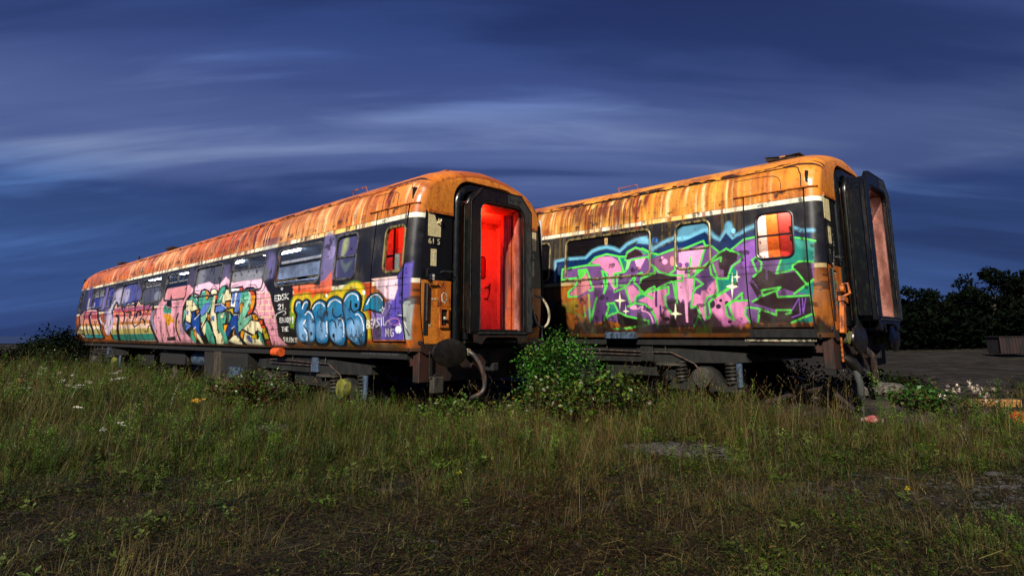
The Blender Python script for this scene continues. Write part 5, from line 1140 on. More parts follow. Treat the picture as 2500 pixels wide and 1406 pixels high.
            if e0 == 0:
                if c == 1:
                    g = MB(); g.ring([(q(.50), .32), (q(.66), .32), (q(.66), .60), (q(.50), .60)], [(q(.525), .35), (q(.635), .35), (q(.635), .575), (q(.525), .575)], X(-.03), X(-.009)); g.build('socket_frame', M['orange_rust'], root)
                    MB().box((X(-.012), q(.53) if lo else q(.63), .355), (X(-.0095), q(.63) if lo else q(.53), .57)).build('socket_recess', M['void'], root)
                    MB().lathe([(0, .02), (.03, .025), (.05, .012)], (X(-.06), q(.58), .45), n=10).build('socket_plug', M['cable'], root, True)
                    MB().box((X(-.014), min(q(.45), q(.70)), .62), (X(-.009), max(q(.45), q(.70)), .965)).build('cover_plate', M['orange_rust'], root)
                    if lo:
                        rn = random.Random(5); pts = [(q(.575 + .06 * math.cos(a) * rn.uniform(.7, 1.1)), .74 + .085 * math.sin(a) * rn.uniform(.75, 1.1)) for a in np.linspace(0, 2 * PI, 17)[:-1]]
                        MB().prism(pts, X(-.018), X(-.0145)).build('torn_label', M['white'], root)
                        pts = [(q(.575 + .045 * math.cos(a) * rn.uniform(.7, 1.1)), .745 + .065 * math.sin(a) * rn.uniform(.75, 1.1)) for a in np.linspace(0, 2 * PI, 13)[:-1]]
                        MB().prism(pts, X(-.0215), X(-.0185)).build('label_residue', M['orange_rust'], root)
                else:
                    MB().box((X(-.02), min(q(.42), q(.66)), .30), (X(-.009), max(q(.42), q(.66)), .62)).build('socket_back', M['rust'], root)
                    g = MB(); T = Matrix.Translation((X(-.05), q(.47), .36)) @ Matrix.Rotation(R(14 if lo else -14), 4, 'X'); g.box((-.03, -.05, -.32), (.03, .05, .14), M=T, bev=.008); g.box((-.05, -.07, .12), (.03, .07, .19), M=T); g.build('jumper_box', M['orange_rust'], root)
                    g = MB(); g.tube([(X(-.03), q(.6), .72), (X(-.10), q(.62), .74), (X(-.12), q(.62), .60), (X(-.04), q(.60), .56)], .018, 8); g.lathe([(0, .05), (.05, .055), (.06, .03)], (X(-.07), q(.58), .66), n=12); g.build('pipe_clamp', M['orange_rust'], root, True)
                    if lo:
                        MB().box((X(-.013), q(.45), .66), (X(-.010), q(.34), .76)).build('notice_plate', M['plate_green'], root)
            if lo:
                # corner step recess with rail, white mark
                MB().box((X(-.012), q(.30), .24), (X(-.0095), q(.225), .93)).build('step_recess', M['rust'], root)
                MB().tube([(X(-.035), q(.262), .42), (X(-.035), q(.262), .93)], .012, 8).build('corner_handrail', M['plate_grey'], root, True)
                MB().box((X(-.014), q(.30), .22), (X(-.0125), q(.225), .40)).build('lamp_recess', M['void'], root)
                MB().box((X(-.012), q(.40), .985), (X(-.009), q(.28), 1.06)).build('marking_patch', M['white'], root)
                MB().box((X(-.05), q(.28), 1.0), (X(-.005), q(.235), 1.13), bev=.006).build('lamp_bracket', M['frame_dark'], root)
                MB().box((X(-.08), q(.36), 1.0), (X(-.06), q(.2), 1.012)).build('bracket_strap', M['frame_dark'], root)
            g = MB(); g.tube([(X(0), q(.52), 1.10), (X(-.06), q(.52), 1.11), (X(-.06), q(.69), 1.11), (X(0), q(.69), 1.11)], .009, 8); g.build('handrail', M['plate_grey'], root, True)
            # data panel high on the end wall
            g = MB()
            w0, w1 = .275, .50
            cols = [(X(-.006), q(w), h) for h in (1.60, 1.95) for w in np.linspace(w0, w1, 6)]
            g.prism([(q(.275), 1.60), (q(.50), 1.60), (q(.50), 1.84), (q(.46), 1.87), (q(.43), 1.80), (q(.37), 1.94), (q(.275), 1.955)] if c == 1 else [(q(.235), 1.62), (q(.46), 1.60), (q(.47), 1.92), (q(.40), 1.95), (q(.34), 1.89), (q(.28), 1.95), (q(.235), 1.95)], X(-.007), X(-.002)); g.build('data_panel', M['cream'], root)
            if c == 1: MB().tube([(X(-.008), q(.43), 1.80), (X(-.03), q(.45), 1.805), (X(-.045), q(.475), 1.83), (X(-.02), q(.492), 1.86)], .011, 6).build('curled_edge', M['cream'], root, True)
            MB().box((X(-.007), min(q(.33), q(.43)), 1.18 if c == 1 else 1.28), (X(-.004), max(q(.33), q(.43)), 1.42 if c == 1 else 1.52)).build('warning_plate', M['cream'], root)
            if c == 1:
                z0 = 1.30; zz = [(q(.395), z0 + .07), (q(.36), z0), (q(.385), z0 + .005), (q(.37), z0 - .07), (q(.405), z0 + .015), (q(.38), z0 + .012)]
                MB().prism(zz, X(-.0095), X(-.0072)).build('lightning_mark', M['white'], root)
        # ---- gangway: rubber tube, collar, face plate
        gx = -1 if not e0 else 1
        def archpath(wl, top, bot, rad, n=8):
            P = [(wl, bot), (wl, top - rad)]
            for k in range(1, n): a = R(180 - 90 * k / n); P.append((wl + rad + rad * math.cos(a), top - rad + rad * math.sin(a)))
            P.append((wl + rad, top)); 
            return P + [(BW - w, h) for w, h in P[::-1]]
        ext = .30 if c == 1 else .34
        for nm, wl, top, rr_, dx in (('rubber_tube', .835, 2.40, .085, .035), ('rubber_tube', .93, 2.33, .055, -.09)):
            MB().tube([(X(-dx if False else dx), Y(w), h) for w, h in archpath(wl, top, .16, .26)], rr_, 12).build(nm, M['rubber'], root, True)
        octo = lambda a: [(Y(w), h) for w, h in [(.76 + a, .24 + a), (.76 + a, 2.13 - a * .6), (1.0 + a * .6, 2.37 - a), (BW - 1.0 - a * .6, 2.37 - a), (BW - .76 - a, 2.13 - a * .6), (BW - .76 - a, .24 + a)]]
        def opening(a=0):
            P = archpath(.97 + a, 2.15 - a, .285, .17, 6); return [(Y(w), h) for w, h in P]
        def plate(x0, x1, o, i, name, mat):
            # match point counts by resampling both closed loops from the bottom centre
            def rs(P, n):
                P = np.array(list(P)); mid = (P[0] + P[-1]) / 2; P = np.concatenate([[mid], P, [mid]]); d = np.concatenate([[0], np.cumsum(np.hypot(*(P[1:] - P[:-1]).T))])
                keys = sorted(set(list(np.round(np.linspace(0, d[-1], n), 5))))[:n]; return [(np.interp(t, d, P[:, 0]), np.interp(t, d, P[:, 1])) for t in keys]
            oo = list(o); ii = list(i)
            # pair points by angle round the centre
            cx, cz = 0, 1.2; ang = sorted(set([math.atan2(p[1] - cz, p[0] - cx) for p in oo + ii]))
            def ray(P, a):
                best = None; dx, dz = math.cos(a), math.sin(a)
                for k in range(len(P)):
                    (x1_, z1_), (x2_, z2_) = P[k], P[(k + 1) % len(P)]; ex, ez = x2_ - x1_, z2_ - z1_; den = dx * ez - dz * ex
                    if abs(den) < 1e-9: continue
                    t = ((x1_ - cx) * ez - (z1_ - cz) * ex) / den; u = ((x1_ - cx) * dz - (z1_ - cz) * dx) / den
                    if t > 0 and -1e-6 <= u <= 1 + 1e-6 and (best is None or t > best): best = t
                return (cx + best * dx, cz + best * dz)
            return MB().ring([ray(oo, a) for a in ang], [ray(ii, a) for a in ang], x0, x1).build(name, mat, root)
        plate(X(-ext + .02), X(-.15), octo(.06), opening(-.02), 'gangway_collar', M['rubber'])
        plate(X(-ext - .045), X(-ext), octo(0), opening(0), 'gangway_frame', M['frame_dark'])
        plate(X(-ext - .06), X(-ext - .045), octo(.03), opening(-.03), 'rubbing_strip', M['frame_dark'])
        g = MB()
        for (w0, h0, w1, h1) in ((1.55, 2.35, 1.83, 2.35), ): pass
        g.add([(X(-ext - .062), Y(w), h) for w, h in [(1.52, 2.34), (1.80, 2.34), (2.035, 2.10), (2.035, 1.92), (1.90, 1.95), (1.90, 2.08), (1.76, 2.20), (1.52, 2.20)]], [tuple(range(8))])
        g.add([(X(-ext - .062), Y(w), h) for w, h in [(2.035, 1.90), (1.92, 1.90), (1.92, .26), (2.035, .26)]], [(0, 1, 2, 3)])
        g.build('riveted_plate', M['plate_grey'], root, fixn=False)
        g = MB(); g.tube([(X(-ext - .058), a_, b_) for a_, b_ in octo(.008)], .006, 6); g.tube([(X(-ext - .058), a_, b_) for a_, b_ in opening(-.012)], .008, 6); g.tube([(X(-.15), a_, b_) for a_, b_ in octo(.07)], .014, 6); g.build('edge_highlight', M['edge'], root, True)  # paler tubes paint a highlight along the worn steel edges
        g = MB()
        for i in range(9): g.lathe([(0, .009), (.006, .006)], (X(-ext - .07), Y(1.97), .4 + i * .18), n=6)
        for i in range(4): g.lathe([(0, .009), (.006, .006)], (X(-ext - .07), Y(1.56 + i * .08), 2.27), n=6)
        g.build('rivets', M['frame_dark'], root, kind='stuff')
        MB().box((X(-ext - .055), Y(1.93), .24), (X(.1), Y(.93), .275)).build('gangway_step', M['plate_grey'], root)
        g = MB(); P = [(.84, .25), (.90, .12), (1.02, .09), (1.07, .16), (1.12, .19), (BW - 1.12, .19), (BW - 1.07, .16), (BW - 1.02, .09), (BW - .90, .12), (BW - .84, .25)]
        g.prism([(Y(w), h) for w, h in P], X(-ext - .04), X(-ext + .0)); g.build('gangway_apron', M['headstock' if c == 1 else 'frame_dark'], root)
        for a_, b_, c_, d_ in ((.10, .955, -.02, 2.3), (BW - .955, BW - .06, -.02, 2.3), (.955, BW - .955, 2.16, 2.5), (.9, BW - .9, -.02, .285)): MB().box((X(.16), Y(b_), c_), (X(.13), Y(a_), d_)).build('light_block', M['void'], root)  # black plates added inside the end to stop lamp light leaking out
        # shields inside the gangway
        g = MB(); g.box((X(-ext + .0), Y(.985), .28), (X(.12), Y(.955), 2.16)); g.box((X(-ext), Y(BW - .955), .28), (X(.12), Y(BW - .985), 2.16)); g.box((X(-ext), Y(BW - .96), 2.13), (X(.12), Y(.96), 2.15))
        g.build('gangway_shield', M['wall_pink'] if c == 2 else M['shield_orange'], root)
        MB().box((X(-ext), Y(BW - .985) + .001, .285), (X(-.20), Y(BW - 1.01), 2.12)).build('shield_post', M['wall_pink'], root)
        cv = MB(); cx = np.linspace(-.14, .06, 12); cv.add([(X(v), Y(BW - 1.0) + .018 * math.sin(i * 1.9 + h * 1.3), h) for h in (.285, .9, 1.6, 2.1) for i, v in enumerate(cx)], [(12 * r_ + i, 12 * r_ + i + 1, 12 * r_ + i + 13, 12 * r_ + i + 12) for r_ in range(3) for i in range(11)]); cv.build('torn_gaiter', M['gaiter'], root, True, fixn=False)
        # headstock, buffers
        g = MB(); g.box((X(.02), -1.22, -.42), (X(.16), 1.22, .02), bev=.01); g.box((X(.16), -1.2, -.2), (X(.3), 1.2, .0)); g.build('headstock', M['headstock'], root)
        g = MB(); g.prism([(Y(.2), .12), (Y(.74), .12), (Y(.72), .0), (Y(.3), -.05), (Y(.2), .0)], X(-.005), X(.05)); g.prism([(-Y(.2), .12), (-Y(.74), .12), (-Y(.72), .0), (-Y(.3), -.05), (-Y(.2), .0)], X(-.005), X(.05)); g.build('end_valance', M['headstock'], root, kind='stuff')
        MB().prism([(-.30, -.05), (.30, -.05), (.26, -.42), (-.26, -.42)], X(-.03), X(.02)).build('coupling_plate', M['headstock'], root)
        MB().box((X(-.22), -.06, -.30), (X(0), .06, -.18), bev=.015).build('coupler', M['under'], root)
        for sgn in (1, -1):
            yb = sgn * .865
            bo = MB().lathe([(0, .10), (.10, .10), (.11, .075), (.2, .075)] if not e0 else [(-.2, .075), (-.11, .075), (-.10, .10), (0, .10)], (X(.02) if e0 else X(.02), yb, -.02) if False else (X(.02 - (0 if e0 else .2)) if not e0 else X(.02) + .2, yb, -.02), n=16).build('buffer', M['headstock'] if c == 1 else M['cover_y'], root, True)
            hd = MB(); sg = -1 if not e0 else 1
            prf = [(0, .30), (.012, .31), (.03, .305), (.042, .24), (.048, .0001)]
            hd.lathe([(sg * t, r_) for t, r_ in prf], (X(-.19), yb, -.02), n=28, sx=1.0, sy=.62); hd.build('buffer_head', M['buffer'], bo, True)
    # number and small lettering on the near end
    def txt(body, w, h, size, root=root, mat='text'):
        cu = bpy.data.curves.new('lettering', 'FONT'); cu.body = body; cu.size = size; cu.extrude = .0015; cu.space_character = 1.05; tmp = bpy.data.objects.new('lettering', cu); COL.objects.link(tmp)
        me = bpy.data.meshes.new_from_object(tmp.evaluated_get(bpy.context.evaluated_depsgraph_get())); COL.objects.unlink(tmp); bpy.data.objects.remove(tmp); me.materials.clear(); me.materials.append(M[mat])
        o = link('lettering', me, root); o.location = (-.0125, Y(w), h); o.rotation_euler = (R(90), 0, R(-90))
        return o
    if c == 1:
        txt('61', .275, 1.49, .115); txt('5', .43, 1.49, .115); txt('1', .385, 1.485, .10, mat='frame_dark'); txt('B-06P', .36, .70, .045); txt('R', .315, .33, .07)
        txt('05', BW - .44, 1.47, .11)
    else: txt('17-00', .36, .86, .045)
    # ---- footboard, side details
    MB().box((.18, Y(.06), -.055), (1.12, Y(-.03), -.03)).build('footboard', M['foot'] if c == 2 else M['plate_grey'], root)
    if c == 2: MB().box((.18, Y(.2), .0), (1.08, Y(.07), .11)).build('step_well', M['void'], root)
    g = MB(); g.box((.25, Y(.22), -.12), (LEN - .25, Y(.16), -.0)); g.build('solebar', M['under'], root)
    g = MB(); g.box((.2, -1.2, -.10), (LEN - .2, 1.2, -.04)); g.box((.6, -.5, -.3), (LEN - .6, -.35, -.1)); g.box((.6, .35, -.3), (LEN - .6, .5, -.1)); g.build('underframe', M['under'], root)
    if c == 1: MB().lathe([(0, .075), (.3, .075)], (3.95, Y(.10), -.08), n=14).build('battery_isolator', M['drum'], root, True)
    else: MB().prism([(Y(.02), -.02), (Y(.02), .055), (Y(.07), .085), (Y(.2), .085), (Y(.2), -.02)], 3.02, 3.62).build('fuse_box', M['blue_grey'], root)
    # ---- interior
    g = MB(); g.box((.0, -1.25, .10), (LEN - .05, 1.25, .14)); g.build('floor', M['lino'], root)
    g = MB(); g.box((1.2, -1.2, 2.2), (18.8, 1.2, 2.22)); g.build('ceiling', M['sal_wall'], root)
    g = MB(); g.box((.03, -1.2, 2.2), (1.17, 1.2, 2.22)); g.build('vestibule_ceiling', M['wall_in'], root)
    for x0 in (1.17, 18.78): 
        g = MB(); g.box((x0, -1.3, .14), (x0 + .03, -.42, 2.2)); g.box((x0, .42, .14), (x0 + .03, 1.3, 2.2)); g.box((x0, -.42, 2.0), (x0 + .03, .42, 2.2)); g.build('partition', M['wall_in'] if c == 1 else M['wall_red'], root)
    if c == 1:
        sdr = MB().box((1.10, -1.30, .15), (1.14, -.45, 2.10), bev=.008).build('vestibule_door', M['wall_white'], root)
        MB().ring([(y - 1.0, z) for y, z in rrect(0, .14, 1.2, 1.6, .06)], [(y - 1.0, z) for y, z in rrect(.02, .12, 1.22, 1.58, .045)], 1.085, 1.105).build('door_porthole', M['frame_dark'], sdr)
        MB().box((1.09, -.98, 1.22), (1.095, -.88, 1.58)).build('porthole_glass', M['wall_red'], sdr)
        g = MB(); g.tube([(1.093, -.98 - .0, .86), (1.093, -1.05, .84), (1.093, -1.10, .94), (1.093, -1.10, 1.03), (1.093, -1.05, 1.06), (1.093, -.98, 1.04)], .011, 5); g.tube([(1.093, -1.07, 1.05), (1.093, -1.12, 1.13), (1.093, -1.11, 1.0)], .009, 5); g.build('scrawl', M['frame_dark'], sdr)
        MB().box((.98, .95, .14), (1.04, 1.0, 2.1)).build('vestibule_post', M['wall_red'], root)
        MB().box((.04, -1.33, .14), (1.15, -1.30, 2.15)).build('vestibule_lining', M['wall_white'], root)
        MB().box((.8, 1.02, 1.40), (1.16, 1.04, 1.43), M=None).build('vestibule_rail', M['void'], root)
        MB().box((.34, BW / 2 - .055, 1.12), (.46, BW / 2 - .05, 1.36)).build('paper_notice', M['white'], root)
        MB().box((.225, BW / 2 - .045, 1.11), (.685, BW / 2 - .041, 1.43)).build('dropped_glass', M['glass'], root)
    else:
        MB().box((.95, .79, .14), (1.16, .81, 2.1)).build('white_panel', M['wall_white'], root)
        MB().box((.77, .78, .14), (.95, .82, 2.1), bev=.01).build('orange_cupboard', M['wall_orange'], root)
        MB().box((.50, .75, .14), (.77, .79, 2.1)).build('red_panel', M['wall_red'], root)
        rj = random.Random(4); g = MB()
        for i in range(26):
            a = rj.uniform(0, 1); s_, h_ = ((.85 - .04 * rj.random(), 1.12 + .24 * a) if i % 2 else (.84 - .2 * a, 1.115 + .03 * rj.random())); q_ = rj.uniform(.01, .028)
            g.add([(s_ + rj.uniform(-q_, q_), BW / 2 - .05 + rj.uniform(-.004, .004), h_ + rj.uniform(-q_, q_)) for _ in range(4)], [(0, 1, 2), (0, 2, 3)])
        g.build('glass_remains', M['rag'], root, fixn=False, kind='stuff')
        for hz in (1.42, 1.56): MB().box((.56, .792, hz), (.62, .80, hz + .07)).build('switch_plate', M['void'], root)
        MB().box((-.22, -.5, .29), (-.17, -.43, 2.1)).build('shield_rib', M['wall_in'], root); MB().box((-.33, -.5, 1.90), (.1, -.452, 2.125)).build('shield_head', M['wall_orange'], root); MB().prism([(-.17, .29), (.1, .29), (.1, .62), (-.05, .50), (-.17, .36)], -.5, -.4535, 'y').build('shield_stain_sheet', M['headstock'], root)
    if c == 1:
        for sg in (1, -1):
            g = MB(); x0, x1 = 2.3, 18.6
            g.prism([(sg * 1.30, 1.52), (sg * .92, 1.56), (sg * .92, 1.60), (sg * 1.30, 1.57)], x0, x1, 'x'); g.tube([(x0, sg * .90, 1.60), (x1, sg * .90, 1.60)], .02, 8)
            g.build('luggage_rack', M['rack'], root)
        g = MB(); g.box((1.2, -1.29, .9), (18.8, -1.27, 1.1)); g.box((1.2, -1.27, 1.76), (18.8, -1.24, 2.2)); g.build('far_lining', M['sal_wall'], root)
        for i in range(5): MB().box((3.2 + i * 3.2, -.14, 2.14), (4.7 + i * 3.2, .14, 2.198), bev=.01).build('ceiling_lamp', M['lamp_blue'], root)
        st = None
        for i in range(8):
            for yy in (-.95, -.5, .5, .95):
                g = MB(); x = 2.6 + i * 2.0; g.box((x, yy - .21, .45), (x + .48, yy + .21, .58), bev=.03); g.box((x - .06, yy - .21, .5), (x + .04, yy + .21, 1.18), bev=.03)
                if st is None: st = g.build('seat', M['seat'], root); st0 = (x, yy)
                else:
                    o = st.copy(); COL.objects.link(o); o.location = (x - st0[0], yy - st0[1], 0)
                g = None
    # ---- bogies
    def bogie(cx, flip, base=None):
        bg = MB()
        for sg in (1, -1):
            yy = sg * (HWd - .30)
            prof_ = [(-2.0, -.36), (-1.95, -.23), (-1.3, -.20), (-.5, -.155), (.5, -.155), (1.3, -.20), (1.95, -.23), (2.0, -.36), (1.6, -.38), (.6, -.40), (-.6, -.40), (-1.6, -.38)]
            bg.prism([(cx + a, b) for a, b in prof_], yy - .07, yy + .07, 'y')
            bg.box((cx - .62, yy - .12, -.62), (cx + .62, yy - .02, -.40))
        bg.box((cx - .25, -1.1, -.42), (cx + .25, 1.1, -.14)); bg.box((cx - 1.95, -1.1, -.36), (cx - 1.85, 1.1, -.24)); bg.box((cx + 1.85, -1.1, -.36), (cx + 1.95, 1.1, -.24))
        b = bg.build('bogie', M['under_grey'], root)
        for ax in (-1.3, 1.3):
            for sg in (1, -1):
                yy = sg * .72; MB().lathe([(0, .457), (.03, .49), (.035, .457), (.13, .45), (.135, .2), (.16, .12)] if sg > 0 else [(-t, r_) for t, r_ in [(0, .457), (.03, .49), (.035, .457), (.13, .45), (.135, .2), (.16, .12)]], (cx + ax, yy, -.60), 'y', 28).build('wheel', M['under'], b, True)
                y2 = sg * (HWd - .27)
                arm = [(cx + ax - .62, -.72), (cx + ax - .55, -.68), (cx + ax - .30, -.68), (cx + ax - .2, -.52), (cx + ax - .08, -.44), (cx + ax + .08, -.44), (cx + ax + .2, -.52), (cx + ax + .30, -.68), (cx + ax + .55, -.68), (cx + ax + .62, -.72), (cx + ax + .6, -.80), (cx + ax - .6, -.80)]
                a = MB().prism(arm, y2 - .06, y2 + .05, 'y').build('axlebox', M['under_grey'], b)
                if sg > 0: MB().lathe([(0, .15), (.09, .15), (.105, .14), (.107, .02)], (cx + ax, y2 + .05, -.60), 'y', 24).build('axlebox_cover', M['cover_y' if (c == 1 and ax < 0) else 'cover'], b, True)
                for k in (-.42, .42):
                    if sg < 0: continue
                    pts = [(cx + ax + k + .085 * math.cos(t), y2 + .085 * math.sin(t), -.68 + .30 * t / (2 * PI * 5.5)) for t in np.linspace(0, 2 * PI * 5.5, 90)]
                    MB().tube(pts, .019, 7).build('coil_spring', M['springm'], b, True)
        y2 = HWd - .21
        d = MB().tube([(cx - 1.86, y2, -.72), (cx - 1.86, y2, -.38)], .045, 12).build('damper', M['blue_grey'], b, True)
        MB().box((cx - .42, y2 - .03, -.39), (cx - .18, y2 + .02, -.145), bev=.01).build('bracket_box', M['blue_grey' if c == 1 else 'under_grey'], b)
        g = MB(); g.tube([(cx + 1.4, y2 + .01, -.22), (cx + .6, y2 + .01, -.22), (cx - .3, y2 + .01, -.24), (cx - .75, y2 + .01, -.24), (cx - 1.15, y2 + .02, -.40), (cx - 1.25, y2 + .03, -.50)], .012, 6)
        g.tube([(cx + 1.4, y2 + .01, -.28), (cx - .2, y2 + .01, -.285)], .009, 6)
        for x in (1.1, .5, -.65): g.tube([(cx + x + .1, y2, -.06), (cx + x + .02, y2 + .01, -.07), (cx + x, y2 + .01, -.12), (cx + x, y2 + .01, -.24)], .008, 6)
        g.build('brake_pipe', M['hose'], b, True)
        MB().lathe([(-.02, .10), (0, .28), (.03, .28), (.05, .12)], (cx - .95 + .25, HWd - .34, -.44), 'z', 24).build('air_spring_plate', M['cover'], b, True)
        MB().lathe([(0, .13), (.2, .22), (.22, .22)], (cx - .95 + .25, HWd - .36, -.68), 'z', 20).build('air_spring', M['under'], b, True)
        return b
    b1 = bogie(3.2, 1); bogie(16.8, 1)
    # underfloor equipment
    if c == 1:
        q0 = MB(); q0.prism([(Y(.18), -.05), (Y(.22), -.95), (Y(1.2), -.95), (Y(1.2), -.05)], 5.6, 7.95); q0.build('equipment_case', M['case'], root)
        MB().prism([(Y(.165), -.05), (Y(.205), -.96), (Y(.225), -.96), (Y(.19), -.05)], 6.95, 7.35).build('case_strap', M['case_light'], root)
        MB().prism([(Y(.186), -.22), (Y(.202), -.64), (Y(.3), -.64), (Y(.3), -.22)], 5.75, 6.75).build('case_opening', M['void'], root)
        MB().prism([(Y(.184), -.42), (Y(.196), -.64), (Y(.205), -.64), (Y(.2), -.42)], 5.8, 6.5).build('case_panel', M['blue_grey'], root)
        MB().lathe([(0, .12), (.03, .2), (.9, .2), (.93, .12)], (8.4, Y(.55), -.32), n=18).build('air_reservoir', M['blue_grey'], root, True)
        MB().box((9.6, Y(.8), -.5), (11.5, Y(.3), -.08), bev=.02).build('battery_box', M['under'], root)
        # hanging vacuum hose, chain and lamp box at the near end
        MB().tube([tuple(q_) for q_ in smooth_path([(-.02, Y(1.0), -.02), (-.12, Y(1.04), -.05), (-.20, Y(1.13), -.22), (-.22, Y(1.19), -.42), (-.2, Y(1.16), -.58), (-.14, Y(1.0), -.66)])], .034, 10).build('vacuum_hose', M['hose'], root, True)
        MB().lathe([(0, .05), (.1, .045)], (-.08, Y(1.0), -.02), n=10).build('hose_coupling', M['cable'], root, True)
        MB().tube([tuple(q_) for q_ in smooth_path([(-.04, Y(2.46), .86), (-.14, Y(2.54), .80), (-.20, Y(2.62), .62), (-.18, Y(2.64), .44), (-.12, Y(2.58), .34), (-.08, Y(2.48), .40), (-.05, Y(2.42), .56), (-.04, Y(2.40), .72)])], .020, 8).build('jumper_cable', M['cable'], root, True)
        MB().lathe([(0, .12), (.05, .12)], (-.06, Y(2.40), .45), n=16).build('cable_socket', M['rust'], root, True)
        g = MB()
        for k in range(9): g.tube([(-.03 + .012 * math.cos(a), Y(.33) + (.012 * math.sin(a) if k % 2 else 0), -.02 - k * .038 + (.02 * math.sin(a + (0 if k % 2 else 0)))) for a in np.linspace(0, 2 * PI, 9)[:-1]], .004, 5, closed=True)
        g.tube([(-.03, Y(.33), 0), (-.03, Y(.34), -.34)], .006, 5); g.build('chain', M['rust'], root)
        MB().box((-.12, Y(.52), -.56), (-.02, Y(.34), -.34), bev=.012, M=None).build('lamp_box', M['cover'], root)
        MB().tube([(-.07, Y(.30), -.36), (-.09, Y(.4), -.31), (-.07, Y(.5), -.33)], .012, 6).build('lamp_box_handle', M['rust'], root, True)
    else:
        g = MB()
        for k in range(9): g.tube([(-.03 + .012 * math.cos(a), Y(.36) + (.012 * math.sin(a) if k % 2 else 0), -.02 - k * .035 + .018 * math.sin(a)) for a in np.linspace(0, 2 * PI, 9)[:-1]], .004, 5, closed=True)
        g.tube([(-.03, Y(.36), 0), (-.03, Y(.37), -.32)], .006, 5); g.build('chain', M['orange_rust'], root)
        MB().tube([(-.02, Y(.40), -.26), (-.10, Y(.46), -.32), (-.15, Y(.55), -.44)], [.05, .075, .07], 12).build('hose_coupling', M['buffer'], root, True)
        MB().tube([tuple(q_) for q_ in smooth_path([(-.13, Y(.5), -.42), (-.15, Y(.56), -.62), (-.12, Y(.66), -.80), (-.05, Y(.85), -.90)])], .046, 10).build('vacuum_hose', M['hose_g'], root, True)
        MB().tube([(-.1, Y(.9), -.1), (-.2, Y(1.05), -.25), (-.16, Y(1.25), -.6)], .05, 10).build('brake_hose', M['hose'], root, True)
        MB().box((4.6, Y(1.0), -.7), (7.2, Y(.3), -.08), bev=.02).build('equipment_case', M['under'], root)
        # lichen eaten strips on the end wall
        rg = random.Random(9); g = MB()
        for i in range(230):
            t = rg.random(); side_ = i % 2; h = 1.56 - 1.15 * t; w = (.30 if side_ else .445) + (.03 * math.sin(t * 9 + side_) + (.10 * t if side_ else .02 * t)) + rg.gauss(0, .014)
            g.add([(-.010 - rg.random() * .006, Y(w + rg.uniform(-.012, .012)), h + rg.uniform(-.014, .014)) for _ in range(4)], [(0, 1, 2), (1, 2, 3)])
        g.build('lichen_crust', M['lichen'], root, fixn=False, kind='stuff')
    return root
M['case'] = worn('equipment_case_paint', '241e16', '100d09', .7, 0, 4, (.4, .65))
M['case_light'] = worn('case_strap_paint', '4c4030', '241e16', .7, 0, 4, (.4, .65))
M['plate_green'] = worn('green_notice', '4c8a44', '14200e', .5, 0, 60, (.45, .55))
M['hose_g'] = worn('grey_hose', '4a4c4a', '2a2a28', .6, 0, 12)
M['shield_orange'] = worn('stained_shield', 'a8502c', '6a2410', .4, 0, 4, (.4, .65), True, .2, .6)
def smooth_path(P):
    P = [Vector(p) for p in P]; out = []
    for i in range(len(P) - 1):
        p0, p1, p2, p3 = P[max(i - 1, 0)], P[i], P[i + 1], P[min(i + 2, len(P) - 1)]
        for k in range(6): t = k / 6; out.append(.5 * ((2 * p1) + (p2 - p0) * t + (2 * p0 - 5 * p1 + 4 * p2 - p3) * t * t + (3 * p1 - p0 - 3 * p2 + p3) * t ** 3))
    return out + [P[-1]]
M['chips'] = worn('slate_chips', '5a5858', '34322f', .7, 0, 20, (.4, .6), False, .4)
M['foot'] = worn('worn_footboard', 'a8a084', '2c261c', .6, 0, 14, (.42, .62), False, .4)
M['edge'] = worn('steel_edge_highlight', '3c3d38', '0c0c0b', .35, .3, 30, (.4, .55), True, .5)
M['far_black'] = worn('dull_black', '0c0c0e', '060606', .9, 0, 8, spec=.1)
M['gaiter'] = worn('orange_gaiter', 'a8481c', '5a2010', .35, 0, 4, (.4, .6), True, .2, .7)
M['container'] = worn('container_paint', '200a06', '0a0403', .8, 0, 3, (.4, .6))
M['lichen'] = worn('lichen', 'a8a890', '5a5848', .8, 0, 60, (.45, .6))
OPS = {1: OPS1, 2: OPS2}
car1 = carriage(1, 'derelict graffiti-covered carriage with red-lit open gangway, standing nearest the left')
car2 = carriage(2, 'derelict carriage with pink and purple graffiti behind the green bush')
def lamp(name, car, loc, col, e, size=.25, root=None):
    d = bpy.data.lights.new(name, 'POINT'); d.energy = e; d.color = col; d.shadow_soft_size = size; o = link(name, d, car); o.location = loc; return o
lamp('vestibule_lamp', car1, (.55, -.35, 1.95), (1, .012, .003), 44, .08)
lamp('vestibule_lamp', car1, (.45, .55, 2.05), (1, .04, .015), 15, .08)
lamp('vestibule_lamp', car2, (.80, 1.10, 2.05), (1, .88, .76), 30, .05)
lamp('gangway_lamp', car2, (-.1, .2, 2.0), (1, .6, .5), 1.6, .05)
